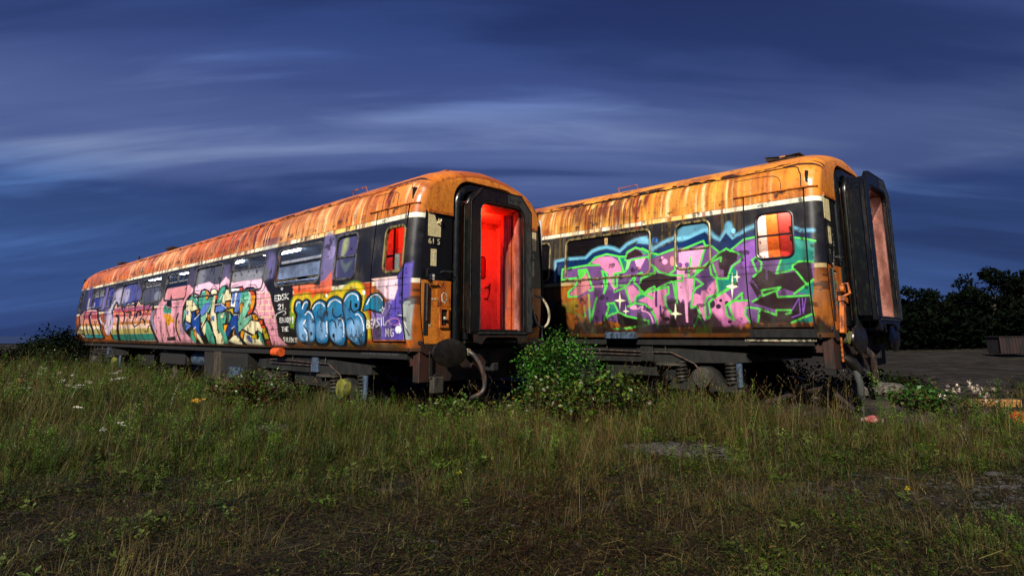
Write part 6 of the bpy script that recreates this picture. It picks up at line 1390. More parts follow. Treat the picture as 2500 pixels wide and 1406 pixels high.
# ------------------------------------------------------------------ ground, tracks, distance
U = {c: (Vector((-math.sin(R(BASE[c][1])), math.cos(R(BASE[c][1])), 0)), Vector((math.cos(R(BASE[c][1])), math.sin(R(BASE[c][1])), 0))) for c in (1, 2)}
def at_car(c, s, w, z=0.0):
    u, v = U[c]; return Vector((BASE[c][0][0], BASE[c][0][1], z)) + u * s + v * w
def to_car(c, x, y):
    u, v = U[c]; dx = x - BASE[c][0][0]; dy = y - BASE[c][0][1]
    return dx * u.x + dy * u.y, dx * v.x + dy * v.y
def gz(x, y):
    """ground height"""
    x = np.asarray(x, float); y = np.asarray(y, float)
    z = .035 * np.sin(x * 1.3 + 1) * np.cos(y * 1.1) + .02 * np.sin(x * 3.1 - y * 2.3)
    s2, w2 = to_car(2, x, y); z = z + .13 * np.clip((s2 + 2.5) / 2, 0, 1) * np.exp(-((w2 - .6) / 2.6) ** 2)
    z = z + .34 * np.exp(-(((x - 5.4) / 1.3) ** 2 + ((y - 9.6) / .9) ** 2))                      # soil heap by the right carriage
    z = z + .22 * np.exp(-(((x + 2.2) / 1.5) ** 2 + ((y - 8.0) / .8) ** 2)) * .6
    far = np.clip((np.hypot(x, y) - 34) / 30, 0, 1); z = z + far * far * (3 - 2 * far) * .9 * (x > -5) * np.clip((x + 5) / 10, 0, 1)
    z = z - .6 * np.clip((np.hypot(x, y) - 30) / 60, 0, 1) * np.clip((-x - 12) / 12, 0, 1)
    return z
def ground():
    a = np.concatenate([np.arange(-14, 14.01, .18)]); far = [16, 19, 23, 28, 35, 45, 60, 85, 130, 220, 400, 900, 2500]
    xs = np.array([-f for f in far[::-1]] + list(a) + far); ys = np.array([-2500, -900, -300, -100, -40, -15, -6] + list(np.arange(-2, 18, .18)) + [19, 21, 24, 28, 33, 39, 46, 55, 68, 90, 130, 220, 400, 900, 2500])
    X, Y = np.meshgrid(xs, ys); Z = gz(X, Y); near = (np.abs(X) < 14) & (Y < 18) & (Y > -2); rg = np.random.default_rng(2); Z = Z + near * (rg.random(X.shape) - .5) * .035
    n, m = X.shape; idx = np.arange(n * m).reshape(n, m); F = np.stack([idx[:-1, :-1], idx[:-1, 1:], idx[1:, 1:], idx[1:, :-1]], -1).reshape(-1, 4)
    np_mesh('ground', np.stack([X, Y, Z], -1).reshape(-1, 3), F, M['ground'], None, None, True, kind='structure')
ground()
MB().add([(-2400, 140, -.45), (-40, 140, -.45), (-160, 2400, -.45), (-2400, 2400, -.45)], [(0, 1, 2, 3)]).build('water', M['sea'], None, fixn=False, kind='structure')
for c, zt in ((1, -.02), (2, .17)):
    tr = link('railway_track', None, None, kind='structure')
    for sgn in (-1, 1):
        a = at_car(c, -3.0 if c == 1 else -1.5, BW / 2 + sgn * .7525, zt); b = at_car(c, 26, BW / 2 + sgn * .7525, zt); d = (b - a).normalized(); sd = Vector((-d.y, d.x, 0))
        m = MB(); prof_ = [(-.035, 0), (.035, 0), (.035, -.04), (.01, -.05), (.01, -.12), (.07, -.14), (.07, -.15), (-.07, -.15), (-.07, -.14), (-.01, -.12), (-.01, -.05), (-.035, -.04)]
        m.add([p + sd * q[0] + Vector((0, 0, q[1])) for p in (a, b) for q in prof_], [tuple(range(12)), tuple(range(23, 11, -1))] + [(i, (i + 1) % 12, 12 + (i + 1) % 12, 12 + i) for i in range(12)]); m.build('rail', M['rust'], tr)
    proto = None
    for i in range(38):
        p = at_car(c, -1.2 + i * .72, BW / 2, zt - .16)
        if proto is None: proto = MB().box((-.125, -1.25, -.06), (.125, 1.25, .06), bev=.01).build('sleeper', M['greywood'], tr)
        else:
            o = proto.copy(); COL.objects.link(o); o.parent = tr; proto_ = o
        (proto if i == 0 else o).location = p; (proto if i == 0 else o).rotation_euler = (0, 0, R(90 + BASE[c][1]))
MB().box((-.3, -1.3, -.02), (.3, 1.3, .25), bev=.03).build('unused', M['rust']) if 0 else None

# ------------------------------------------------------------------ vegetation prototypes (kept out of the scene, used as instances)
def lin(h): return np.array(srgb(h))
class VM:
    """triangle soup with a colour per vertex"""
    def __init__(s): s.v = []; s.f = []; s.c = []
    def tri(s, pts, col, col2=None):
        b = len(s.v); s.v += [tuple(p) for p in pts]; s.c += [(*col, 1)] * (len(pts) - 1) + [(*(col2 if col2 is not None else col), 1)]
        s.f += [(b, b + i, b + i + 1) for i in range(1, len(pts) - 1)]
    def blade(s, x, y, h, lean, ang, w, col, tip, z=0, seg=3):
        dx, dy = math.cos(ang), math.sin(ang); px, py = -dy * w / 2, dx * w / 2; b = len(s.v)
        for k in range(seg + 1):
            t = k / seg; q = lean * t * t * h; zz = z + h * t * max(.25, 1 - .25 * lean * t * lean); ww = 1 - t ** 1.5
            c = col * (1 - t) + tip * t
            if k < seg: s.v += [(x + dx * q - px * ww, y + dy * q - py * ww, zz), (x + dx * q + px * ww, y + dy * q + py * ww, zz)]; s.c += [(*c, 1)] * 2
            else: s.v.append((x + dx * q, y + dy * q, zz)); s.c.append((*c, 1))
        for k in range(seg - 1): s.f += [(b + 2 * k, b + 2 * k + 1, b + 2 * k + 3), (b + 2 * k, b + 2 * k + 3, b + 2 * k + 2)]
        k = seg - 1; s.f.append((b + 2 * k, b + 2 * k + 1, b + 2 * k + 2))
    def stem(s, p0, p1, r, col):
        p0 = Vector(p0); p1 = Vector(p1); d = (p1 - p0).normalized(); u = d.orthogonal().normalized() * r; w = d.cross(u.normalized()) * r; b = len(s.v)
        for p, k in ((p0, 1), (p1, .6)):
            for a in range(3): s.v.append(tuple(p + (u * math.cos(a * 2.094) + w * math.sin(a * 2.094)) * k)); s.c.append((*col, 1))
        s.f += [(b + a, b + (a + 1) % 3, b + 3 + (a + 1) % 3) for a in range(3)] + [(b + a, b + 3 + (a + 1) % 3, b + 3 + a) for a in range(3)]
    def leaf(s, p, d, l, w, col, droop=0.2, rnd=random):
        d = Vector(d).normalized(); sd = d.cross(Vector((0, 0, 1))); sd = sd.normalized() if sd.length > .01 else Vector((1, 0, 0)); sd = (sd + Vector((0, 0, rnd.uniform(-.5, .5)))).normalized(); p = Vector(p)
        m = p + d * l * .5; e = p + d * l - Vector((0, 0, droop * l)); n = d.cross(sd) * w * .15
        b = len(s.v); s.v += [tuple(p), tuple(m + sd * w / 2 + n), tuple(e), tuple(m - sd * w / 2 + n)]; k = rnd.uniform(.8, 1.2); s.c += [(*(col * k), 1)] * 4; s.f += [(b, b + 1, b + 2), (b, b + 2, b + 3)]
    def mesh(s, name, mat):
        me = bpy.data.meshes.new(name); me.from_pydata(s.v, [], s.f); at = me.attributes.new('paint', 'FLOAT_COLOR', 'POINT'); at.data.foreach_set('color', np.array(s.c, np.float32).ravel()); me.materials.append(M[mat]); me.update(); return me
VG = .38
GREEN = [lin(x) * VG for x in ('4c6412', '5c7418', '38520f', '6c7420', '3c640f')]; STRAW = [lin(x) * VG * 1.35 for x in ('7a6634', '8c7640', '6a5028', '93824e')]; BROWN = [lin(x) * VG * 1.3 for x in ('33290f', '443618', '2a2410')]; WEED = [lin(x) * VG * 1.3 for x in ('53701a', '64801f', '3c5c14', '78883a')]
def grass_tuft(rn, n, hmin, hmax, spread, straw, w=.006):
    v = VM()
    for _ in range(n):
        a = rn.uniform(0, 2 * PI); r = spread * math.sqrt(rn.random()); dry = rn.random() < straw; c = rn.choice(STRAW if dry else GREEN); h = rn.uniform(hmin, hmax)
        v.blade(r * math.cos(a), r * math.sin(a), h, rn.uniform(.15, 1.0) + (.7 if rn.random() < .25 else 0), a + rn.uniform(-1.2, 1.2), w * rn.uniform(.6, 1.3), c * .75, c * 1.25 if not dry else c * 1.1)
    return v.mesh('grass_tuft', 'grass')
def grass_dark(rn):
    v = VM()
    for _ in range(26):
        a = rn.uniform(0, 2 * PI); q = .3 * math.sqrt(rn.random()); c = lin(rn.choice(['2e361a', '3a3620', '342a1a', '1c2410'])); v.blade(q * math.cos(a), q * math.sin(a), rn.uniform(.05, .22), rn.uniform(.2, 1.2), a, .02, c, c * 1.4, seg=2)
    return v.mesh('dark_tuft', 'leaf_dark')
def seed_stalks(rn, n, hmin, hmax, spread):
    v = VM()
    for _ in range(n):
        a = rn.uniform(0, 2 * PI); r = spread * math.sqrt(rn.random()); h = rn.uniform(hmin, hmax); c = rn.choice(STRAW + BROWN[:1]); x, y = r * math.cos(a), r * math.sin(a); ln = rn.uniform(.1, .45)
        v.blade(x, y, h, ln, a, .0045, c * .8, c); tx, ty = x + math.cos(a) * ln * h, y + math.sin(a) * ln * h
        for k in range(7): v.leaf((tx - math.cos(a) * .012 * k, ty - math.sin(a) * .012 * k, h * (1 - .25 * ln * ln) - .016 * k), (rn.uniform(-1, 1), rn.uniform(-1, 1), 1.2), .03, .007, c * 1.1, 0, rn)
    return v.mesh('seed_stalks', 'grass')
def weed(rn, h, col, dense=70, lw=.010, ll=.05, top=True):
    v = VM(); n = rn.randint(2, 4)
    for q in range(n):
        a = rn.uniform(0, 2 * PI); hh = h * rn.uniform(.7, 1); lx, ly = math.cos(a) * .12 * hh, math.sin(a) * .12 * hh; pts = [(math.cos(a) * .03 + lx * t * t, math.sin(a) * .03 + ly * t * t, hh * t) for t in (0, .33, .66, 1)]
        for k in range(3): v.stem(pts[k], pts[k + 1], .004 * (1 - k * .25), col * .5)
        for k in range(dense // n):
            t = rn.uniform(.08, 1); p = (math.cos(a) * .03 + lx * t * t, math.sin(a) * .03 + ly * t * t, hh * t); b = rn.uniform(0, 2 * PI); sz = 1 - .55 * t
            v.leaf(p, (math.cos(b), math.sin(b), rn.uniform(.2, 1.1)), ll * sz * rn.uniform(.7, 1.3), lw * rn.uniform(.8, 1.3), col * rn.uniform(.7, 1.2), .2, rn)
        if top:
            for k in range(16):
                b = rn.uniform(0, 2 * PI); t = rn.uniform(.75, 1.0); p = (math.cos(a) * .03 + lx * t * t + math.cos(b) * .02, math.sin(a) * .03 + ly * t * t + math.sin(b) * .02, hh * t + .01); v.leaf(p, (math.cos(b), math.sin(b), 1), .02, .012, col * 1.35, 0, rn)
    return v.mesh('weed', 'leaf')
def dead_stem(rn, h):
    v = VM(); c = rn.choice(BROWN)
    for q in range(rn.randint(1, 3)):
        a = rn.uniform(0, 2 * PI); x = math.cos(a) * .03; y = math.sin(a) * .03; hh = h * rn.uniform(.7, 1.1); tx, ty = x * 2.5, y * 2.5; v.stem((x, y, 0), (tx, ty, hh), .0035, c)
        for k in range(rn.randint(4, 8)):
            t = rn.uniform(.45, 1); b = rn.uniform(0, 2 * PI); p = Vector((x + (tx - x) * t, y + (ty - y) * t, hh * t)); e = p + Vector((math.cos(b) * .05, math.sin(b) * .05, .07)); v.stem(p, e, .002, c)
            for j in range(5): bb = rn.uniform(0, 6.28); v.leaf(e, (math.cos(bb), math.sin(bb), .6), .018, .012, c * 1.6, 0, rn)
    return v.mesh('dead_stem', 'grass')
def ground_leaves(rn, n=60, spread=.14, col=None, l=.035, w=.016, h=.05):
    v = VM()
    for _ in range(n):
        a = rn.uniform(0, 2 * PI); r = spread * math.sqrt(rn.random()); c = (col if col is not None else rn.choice(GREEN + BROWN[:2] + STRAW[:1])) * rn.uniform(.7, 1.15); b = rn.uniform(0, 2 * PI)
        v.leaf((r * math.cos(a), r * math.sin(a), rn.uniform(0, h)), (math.cos(b), math.sin(b), rn.uniform(0, .9)), l * rn.uniform(.5, 1.4), w * rn.uniform(.6, 1.4), c, .2, rn)
    return v.mesh('ground_leaves', 'leaf')
def litter(rn):
    v = VM()
    for _ in range(46):
        x, y = rn.gauss(0, .12), rn.gauss(0, .12); a = rn.uniform(0, PI * 2); l = rn.uniform(.04, .20); c = rn.choice(STRAW + BROWN * 3) * rn.uniform(.35, .9); z0 = rn.uniform(.002, .03); z1 = rn.uniform(.002, .04); w = rn.uniform(.0012, .0028); dx, dy = math.cos(a), math.sin(a)  # litter colours darkened; thickest near the camera, painting in the light falloff
        b = len(v.v); v.v += [(x - dy * w, y + dx * w, z0), (x + dy * w, y - dx * w, z0), (x + dx * l + dy * w, y + dy * l - dx * w, z1), (x + dx * l - dy * w, y + dy * l + dx * w, z1)]; v.c += [(*c, 1)] * 4; v.f += [(b, b + 1, b + 2), (b, b + 2, b + 3)]
    return v.mesh('litter', 'grass')
def pebble(rn, s=1):
    me = bpy.data.meshes.new('pebble'); import bmesh; bm = bmesh.new(); bmesh.ops.create_icosphere(bm, subdivisions=1, radius=1)
    for vv in bm.verts: vv.co *= rn.uniform(.7, 1.15); vv.co.z *= .42; vv.co.x *= 1.25
    bm.to_mesh(me); bm.free(); me.materials.append(M['stone']); return me
rn = random.Random(11)
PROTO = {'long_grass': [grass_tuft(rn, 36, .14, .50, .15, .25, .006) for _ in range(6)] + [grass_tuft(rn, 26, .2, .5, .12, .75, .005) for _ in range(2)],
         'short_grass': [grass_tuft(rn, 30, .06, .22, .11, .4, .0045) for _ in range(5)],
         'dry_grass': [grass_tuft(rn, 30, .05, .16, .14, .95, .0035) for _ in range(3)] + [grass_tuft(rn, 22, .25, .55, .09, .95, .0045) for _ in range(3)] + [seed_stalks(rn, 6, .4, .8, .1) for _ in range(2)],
         'weeds': [weed(rn, rn.uniform(.3, .55), WEED[i % 4]) for i in range(6)],
         'dead_weeds': [dead_stem(rn, rn.uniform(.25, .5)) for _ in range(4)],
         'ground_cover': [ground_leaves(rn) for _ in range(5)],
         'litter': [litter(rn) for _ in range(5)],
         'broad_leaves': [ground_leaves(rn, 26, .12, WEED[i % 4] * .9, .075, .034, .10) for i in range(4)],
         'gravel': [pebble(rn) for _ in range(4)]}
def instancer(name, protos, P, rot, scl, tilt=None):
    """one object: points that carry instances of a few prototype meshes"""
    pc = bpy.data.collections.new(name + '_kinds')
    for i, me in enumerate(protos):
        o = bpy.data.objects.new(name + '_kind', me); pc.objects.link(o)
    me = bpy.data.meshes.new(name); me.vertices.add(len(P)); me.vertices.foreach_set('co', np.asarray(P, np.float32).ravel())
    at = me.attributes.new('rot', 'FLOAT_VECTOR', 'POINT'); rv = np.zeros((len(P), 3), np.float32); rv[:, 2] = rot; rv[:, 0] = RNG.normal(0, .12, len(P)) if tilt is None else tilt; rv[:, 1] = RNG.normal(0, .12, len(P)); at.data.foreach_set('vector', rv.ravel())
    at = me.attributes.new('scl', 'FLOAT', 'POINT'); at.data.foreach_set('value', np.asarray(scl, np.float32))
    at = me.attributes.new('idx', 'INT', 'POINT'); at.data.foreach_set('value', RNG.integers(0, len(protos), len(P)).astype(np.int32))
    ob = link(name, me, None, kind='stuff'); g = bpy.data.node_groups.new(name + '_scatter', 'GeometryNodeTree')
    g.interface.new_socket('Geometry', in_out='INPUT', socket_type='NodeSocketGeometry'); g.interface.new_socket('Geometry', in_out='OUTPUT', socket_type='NodeSocketGeometry')
    gi = g.nodes.new('NodeGroupInput'); go = g.nodes.new('NodeGroupOutput'); ci = g.nodes.new('GeometryNodeCollectionInfo'); ci.inputs['Collection'].default_value = pc; ci.inputs['Separate Children'].default_value = True; ci.inputs['Reset Children'].default_value = True
    ip = g.nodes.new('GeometryNodeInstanceOnPoints'); ip.inputs['Pick Instance'].default_value = True
    def na(nm, typ):
        n = g.nodes.new('GeometryNodeInputNamedAttribute'); n.data_type = typ; n.inputs[0].default_value = nm; return next(s for s in n.outputs if s.enabled and s.name == 'Attribute')
    er = g.nodes.new('FunctionNodeEulerToRotation'); g.links.new(na('rot', 'FLOAT_VECTOR'), er.inputs[0])
    g.links.new(gi.outputs[0], ip.inputs['Points']); g.links.new(ci.outputs[0], ip.inputs['Instance']); g.links.new(na('idx', 'INT'), ip.inputs['Instance Index']); g.links.new(er.outputs[0], ip.inputs['Rotation']); g.links.new(na('scl', 'FLOAT'), ip.inputs['Scale']); g.links.new(ip.outputs[0], go.inputs[0])
    md = ob.modifiers.new('scatter', 'NODES'); md.node_group = g
    return ob
# ---- where things grow
def vnoise(x, y, sc, seed):
    rg = np.random.default_rng(seed); g = rg.random((64, 64)); fx = (x * sc) % 63; fy = (y * sc) % 63; xi = fx.astype(int); yi = fy.astype(int); tx = fx - xi; ty = fy - yi; tx = tx * tx * (3 - 2 * tx); ty = ty * ty * (3 - 2 * ty)
    return (g[yi, xi] * (1 - tx) + g[yi, (xi + 1) % 64] * tx) * (1 - ty) + (g[(yi + 1) % 64, xi] * (1 - tx) + g[(yi + 1) % 64, (xi + 1) % 64] * tx) * ty
def candidates(n, dmin=2.4, dmax=30, xcap=.98, power=1.0):
    """points in a wide fan in front of the carriages, denser near"""
    d = dmin * (dmax / dmin) ** (RNG.random(n) ** power); a = (RNG.random(n) - .5) * 2 * xcap; return d * np.sin(a), d * np.cos(a), d
def allowed(x, y):
    s1, w1 = to_car(1, x, y); s2, w2 = to_car(2, x, y)
    under1 = (s1 > -.5) & (w1 > .25) & (s1 < 20.6); under2 = (s2 > -.9) & (w2 > .2)
    return ~under1 & ~under2
def richness(x, y):
    """0 = bare gravel, 1 = deep grass"""
    base = np.clip((y - 4.9) / 2.6, 0, 1)
    left = np.clip((-x - .8) / 2.6, 0, 1) * np.clip((y - 5.0) / 1.6, 0, 1)
    r = .14 + .58 * base + .38 * left + .42 * (vnoise(x + 50, y + 50, .8, 1) - .5) + .6 * (vnoise(x + 30, y + 80, 2.1, 2) - .5)
    yard = np.clip((x - 5.6 - .35 * (y - 7)) / 1.0, 0, 1); r = r * (1 - yard)
    r = r - 1.4 * np.exp(-(((x - 1.75) / .62) ** 2 + ((y - 6.85) / .36) ** 2))      # bare slate patch
    r = r - .9 * np.exp(-(((x - 3.9) / .9) ** 2 + ((y - 5.1) / .7) ** 2)) - .5 * np.exp(-(((x + .6) / 1.5) ** 2 + ((y - 4.0) / .55) ** 2)) - .5 * np.exp(-(((x - 2.2) / 1.0) ** 2 + ((y - 5.2) / .35) ** 2))
    r = r - 1.0 * np.exp(-(((x - 5.4) / .9) ** 2 + ((y - 9.8) / .6) ** 2))
    return np.clip(r, 0, 1.2)
def hmul(x, y):
    """how tall the growth may be: knee high at the far left, lower before the bogies, a hand high in front"""
    h = .15 + .58 * np.clip((y - 4.4) / 3.6, 0, 1) + .35 * np.clip((-x - 3) / 6, 0, 1) * np.clip((y - 7) / 4, 0, 1)
    h = h * (1 - .40 * np.exp(-(((x + 1.7) / 2.0) ** 2 + ((y - 8.4) / 1.6) ** 2))) * (1 - .55 * np.exp(-(((x - 2.6) / 2.6) ** 2 + ((y - 8.2) / 1.5) ** 2))) * (1 - .25 * np.exp(-(((x - .2) / 1.6) ** 2 + ((y - 7.4) / 1.2) ** 2)))
    return h * (.62 + .76 * vnoise(x + 20, y + 20, 1.4, 21))
def scatter(name, n, f, scl, dmin=2.4, dmax=30, power=1.0, xcap=.98):
    x, y, d = candidates(n, dmin, dmax, xcap, power); keep = allowed(x, y) & (RNG.random(n) < f(x, y, richness(x, y), d)); x, y, d = x[keep], y[keep], d[keep]
    z = gz(x, y); sc = scl(x, y, richness(x, y), d) * RNG.uniform(.7, 1.3, len(x)); return instancer(name, PROTO[name], np.stack([x, y, z - .01], -1), RNG.uniform(0, 2 * PI, len(x)), sc)
patch = lambda x, y, k: vnoise(x + 40, y + 40, 1.1, k)
yardf = lambda x, y: 1 - np.clip((x - 6.0 - .35 * (y - 7)) / 1.0, 0, .99)
e01 = lambda v: np.clip(v, 0, 1)
strawzone = lambda x, y: np.exp(-(((x - 3.2) / 2.2) ** 2 + ((y - 7.9) / 1.3) ** 2)) + .8 * np.exp(-(((x + .3) / 1.2) ** 2 + ((y - 7.6) / .9) ** 2))
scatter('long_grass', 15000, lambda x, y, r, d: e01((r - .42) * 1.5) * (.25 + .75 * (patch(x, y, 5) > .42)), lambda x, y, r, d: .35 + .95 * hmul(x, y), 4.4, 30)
PROTO['dark_grass'] = [grass_dark(random.Random(k)) for k in range(4)]
scatter('dark_grass', 9000, lambda x, y, r, d: (x > 1.5) * (.2 + .8 * (vnoise(x * .3 + 20, y * .3 + 20, 1.0, 3) > .45)) * e01((d - 13) / 12), lambda x, y, r, d: .7 + d * .02, 13, 75, 1.0)
scatter('short_grass', 26000, lambda x, y, r, d: np.clip(r * 1.5, .07, 1) * (.45 + .55 * e01((y - 4.5) / 2)) * yardf(x, y), lambda x, y, r, d: .38 + .8 * hmul(x, y), 2.6, 18)
scatter('dry_grass', 15000, lambda x, y, r, d: e01(.06 + 1.3 * (patch(x, y, 6) - .5) + 1.1 * strawzone(x, y) + .10 * e01((6.6 - y) / 1.5)) * e01(r + .35) * yardf(x, y), lambda x, y, r, d: .34 + .85 * hmul(x, y) + .22 * strawzone(x, y), 2.6, 22)
scatter('weeds', 12000, lambda x, y, r, d: e01((r - .12) * 1.3) * (.16 + .9 * (patch(x, y, 7) > .5)) * yardf(x, y), lambda x, y, r, d: .30 + .85 * hmul(x, y), 2.8, 26)
scatter('dead_weeds', 5200, lambda x, y, r, d: np.clip(r + .16, 0, .8) * (.2 + .8 * (patch(x, y, 8) > .5)) * yardf(x, y), lambda x, y, r, d: .42 + .75 * hmul(x, y), 2.8, 20)
scatter('litter', 17000, lambda x, y, r, d: (.35 + .65 * e01((6.5 - y) / 2)) * yardf(x, y), lambda x, y, r, d: .7 + 0 * x, 2.6, 12)
scatter('broad_leaves', 5200, lambda x, y, r, d: e01(r * 1.1) * (patch(x, y, 9) > .48) * yardf(x, y), lambda x, y, r, d: .45 + .6 * hmul(x, y), 2.8, 16)
scatter('ground_cover', 30000, lambda x, y, r, d: np.clip(r * 1.5, .42, 1) * yardf(x, y), lambda x, y, r, d: .55 + .6 * r, 2.4, 15)
def slate_chips():
    P = []; rg = np.random.default_rng(5)
    for cx_, cy_, sx_, sy_, n in ((1.75, 6.85, .55, .30, 900), (3.95, 5.15, .75, .55, 700), (-.6, 4.0, 1.1, .4, 500), (2.2, 5.2, .9, .3, 400), (3.3, 4.2, .8, .4, 300)): P.append(np.stack([rg.normal(cx_, sx_ * .55, n), rg.normal(cy_, sy_ * .55, n)], 1))
    P = np.concatenate(P); me = []
    for k in range(4): m_ = pebble(random.Random(k)); m_.materials[0] = M['chips']; m_.vertices.foreach_set('co', (np.array([v.co[:] for v in m_.vertices]) * (1.2, .8, .45)).ravel()); me.append(m_)
    instancer('slate_chips', me, np.stack([P[:, 0], P[:, 1], gz(P[:, 0], P[:, 1]) + .004], -1), RNG.uniform(0, 6.28, len(P)), .010 + .028 * rg.random(len(P)) ** 2)
slate_chips()
def yard_stones():
    n = 16000; x, y, d = candidates(n, 7, 34, .95); k = (x > 4.5) & (yardf(x, y) < .6) & allowed(x, y); x, y = x[k], y[k]
    instancer('yard_gravel', PROTO['gravel'], np.stack([x, y, gz(x, y) + .002], -1), RNG.uniform(0, 6.28, len(x)), .008 + .05 * RNG.random(len(x)) ** 4)
def stones():
    n = 26000; x, y, d = candidates(n, 2.6, 16, .95); r = richness(x, y); k = allowed(x, y) & (RNG.random(n) < np.clip(.95 - r * 1.3, .05, 1)); x, y = x[k], y[k]
    sc = .004 + .020 * RNG.random(len(x)) ** 5 + .004 * RNG.random(len(x)); instancer('gravel', PROTO['gravel'], np.stack([x, y, gz(x, y) + .002], -1), RNG.uniform(0, 6.28, len(x)), sc)
stones(); yard_stones()

# ------------------------------------------------------------------ bushes, brambles, trees
def leafy(name, label, cat, centre, size, n, cols, leaf=(.05, .035), stems=20, seed=1, group=None, lobes=7, stemname='stem', mat='leaf', shoot=.45):
    """a shrub: tapered stems out of the ground and several thousand leaves in uneven clumps"""
    rg = np.random.default_rng(seed); rr = random.Random(seed); root = thing(name, label, cat, centre, 0, group)
    st = VM(); ends = []
    for i in range(stems):
        a = rr.uniform(0, 2 * PI); t = rr.random() ** .6; e = Vector((math.cos(a) * size[0] * t, math.sin(a) * size[1] * t, size[2] * math.sqrt(max(0, 1 - t * t * .8)) * rr.uniform(.7, 1.0))); b = Vector((math.cos(a) * .12 * size[0], math.sin(a) * .12 * size[1], 0)); m = (b + e) / 2 + Vector((0, 0, size[2] * .18)); st.stem(b, m, .010 * max(1, size[2] / 1.5), np.array((.03, .02, .012))); st.stem(m, e, .006 * max(1, size[2] / 1.5), np.array((.035, .025, .014))); ends += [(b, m), (m, e)]
    so = link(stemname, st.mesh(stemname, 'grass'), root)
    V = []; Fc = []; Cc = []; lob = []
    for i in range(lobes):
        a = rr.uniform(0, 2 * PI); t = rr.uniform(.15, .85); lob.append((math.cos(a) * size[0] * t, math.sin(a) * size[1] * t, size[2] * rr.uniform(.25, .85) * math.sqrt(1 - t * t * .7), rr.uniform(.25, .5)))
    cl = rg.random((n // 10 + 1, 3)); k = 0
    P = np.zeros((n, 3)); i = 0
    while i < n:
        if rr.random() < shoot:
            a, b = rr.choice(ends); c = a.lerp(b, rr.uniform(.3, 1)); q = (c.x + rr.gauss(0, .06 * size[0]), c.y + rr.gauss(0, .06 * size[1]), c.z + rr.gauss(0, .05 * size[2]))
        else:
            lx, ly, lz, lr = rr.choice(lob); v_ = Vector((rr.gauss(0, 1), rr.gauss(0, 1), rr.gauss(0, 1))).normalized() * (rr.random() ** .3) * lr; q = (lx + v_.x * size[0], ly + v_.y * size[1], lz + v_.z * size[2])
        if q[2] < .01: continue
        m_ = rr.randint(4, 9)
        for j in range(m_):
            if i >= n: break
            P[i] = (q[0] + rr.gauss(0, leaf[0] * 1.2), q[1] + rr.gauss(0, leaf[0] * 1.2), max(.01, q[2] + rr.gauss(0, leaf[0]))); i += 1
    d = rg.normal(size=(n, 3)); d[:, 2] = np.abs(d[:, 2]) * .5 + .1; d /= np.linalg.norm(d, axis=1)[:, None]
    up = rg.normal(size=(n, 3)) * .6; up[:, 2] += 1; sd = np.cross(d, up); sd /= np.linalg.norm(sd, axis=1)[:, None]; nn = np.cross(sd, d)
    l = leaf[0] * rg.uniform(.6, 1.35, n)[:, None]; w = leaf[1] * rg.uniform(.6, 1.35, n)[:, None]
    A_ = P; B_ = P + d * l * .5 + sd * w * .5 + nn * w * .12; C_ = P + d * l - nn * l * .1; D_ = P + d * l * .5 - sd * w * .5 + nn * w * .12
    V = np.stack([A_, B_, C_, D_], 1).reshape(-1, 3); F = np.arange(4 * n).reshape(n, 4)
    cc = np.array([lin(c) for c in cols])[rg.integers(0, len(cols), n)] * rg.uniform(.65, 1.3, n)[:, None]; cc = np.repeat(np.concatenate([cc, np.ones((n, 1))], 1), 4, 0)
    np_mesh('crown' if cat == 'tree' else 'foliage', V, F, M[mat], root, {'paint': ('FLOAT_COLOR', cc)}, False, kind='stuff')
    return root
def on_ground(x, y, dz=0): return (x, y, float(gz(x, y)) + dz)
BUSH = ['3f8a22', '56a030', '2f6a1a', '7aa832', '35762a']
leafy('bush', 'tall bright green bush growing between the two carriages', 'bush', on_ground(.72, 9.15), (.75, .5, 1.32), 8000, ['34701c', '3f7e28', '1e4410', '183812', '4a8a30'], (.05, .024), 46, 3, lobes=4, shoot=.82)
leafy('bramble', 'low spreading yellow-green bramble in front of the bush, below the buffers', 'bramble', on_ground(.85, 8.6), (1.15, .55, .66), 8000, ['34541a', '486420', '1e340e', '545c1c', '2c220d', '162a0c'], (.055, .045), 44, 4, lobes=7, shoot=.7)
leafy('bramble', 'small bramble sprawling under the red gangway, left of the bush', 'bramble', on_ground(-.75, 8.35), (.75, .4, .36), 2000, ['3c5a1c', '2c4414', '4c6020'], (.05, .04), 18, 6, lobes=6)
leafy('bramble', 'dark bramble climbing the bogie below the KOSS lettering', 'bramble', on_ground(-3.75, 9.2), (.85, .5, .78), 4200, ['3c5a1c', '506a24', '2a4416', '5a3018'], (.045, .036), 26, 8, lobes=7)
leafy('bramble', 'bramble trailing in front of the equipment box under the left carriage', 'bramble', on_ground(-5.6, 11.4), (1.0, .5, .45), 2200, ['3c5220', '4a5a26'], (.05, .038), 18, 9, lobes=6)
leafy('bush', 'leafy mound of ivy and bindweed beside the right carriage end', 'bush', on_ground(5.9, 8.9), (.7, .45, .30), 1900, ['2e4e1a', '385a20', '203a10', '44401e'], (.05, .04), 20, 10, lobes=6)
leafy('thistle', 'pale fluffy seeding thistle clump right of the right carriage', 'thistle', on_ground(6.15, 8.35), (.42, .3, .48), 700, ['4a3c28', '5a4c34', '3a4a20'], (.04, .014), 26, 12, lobes=4)
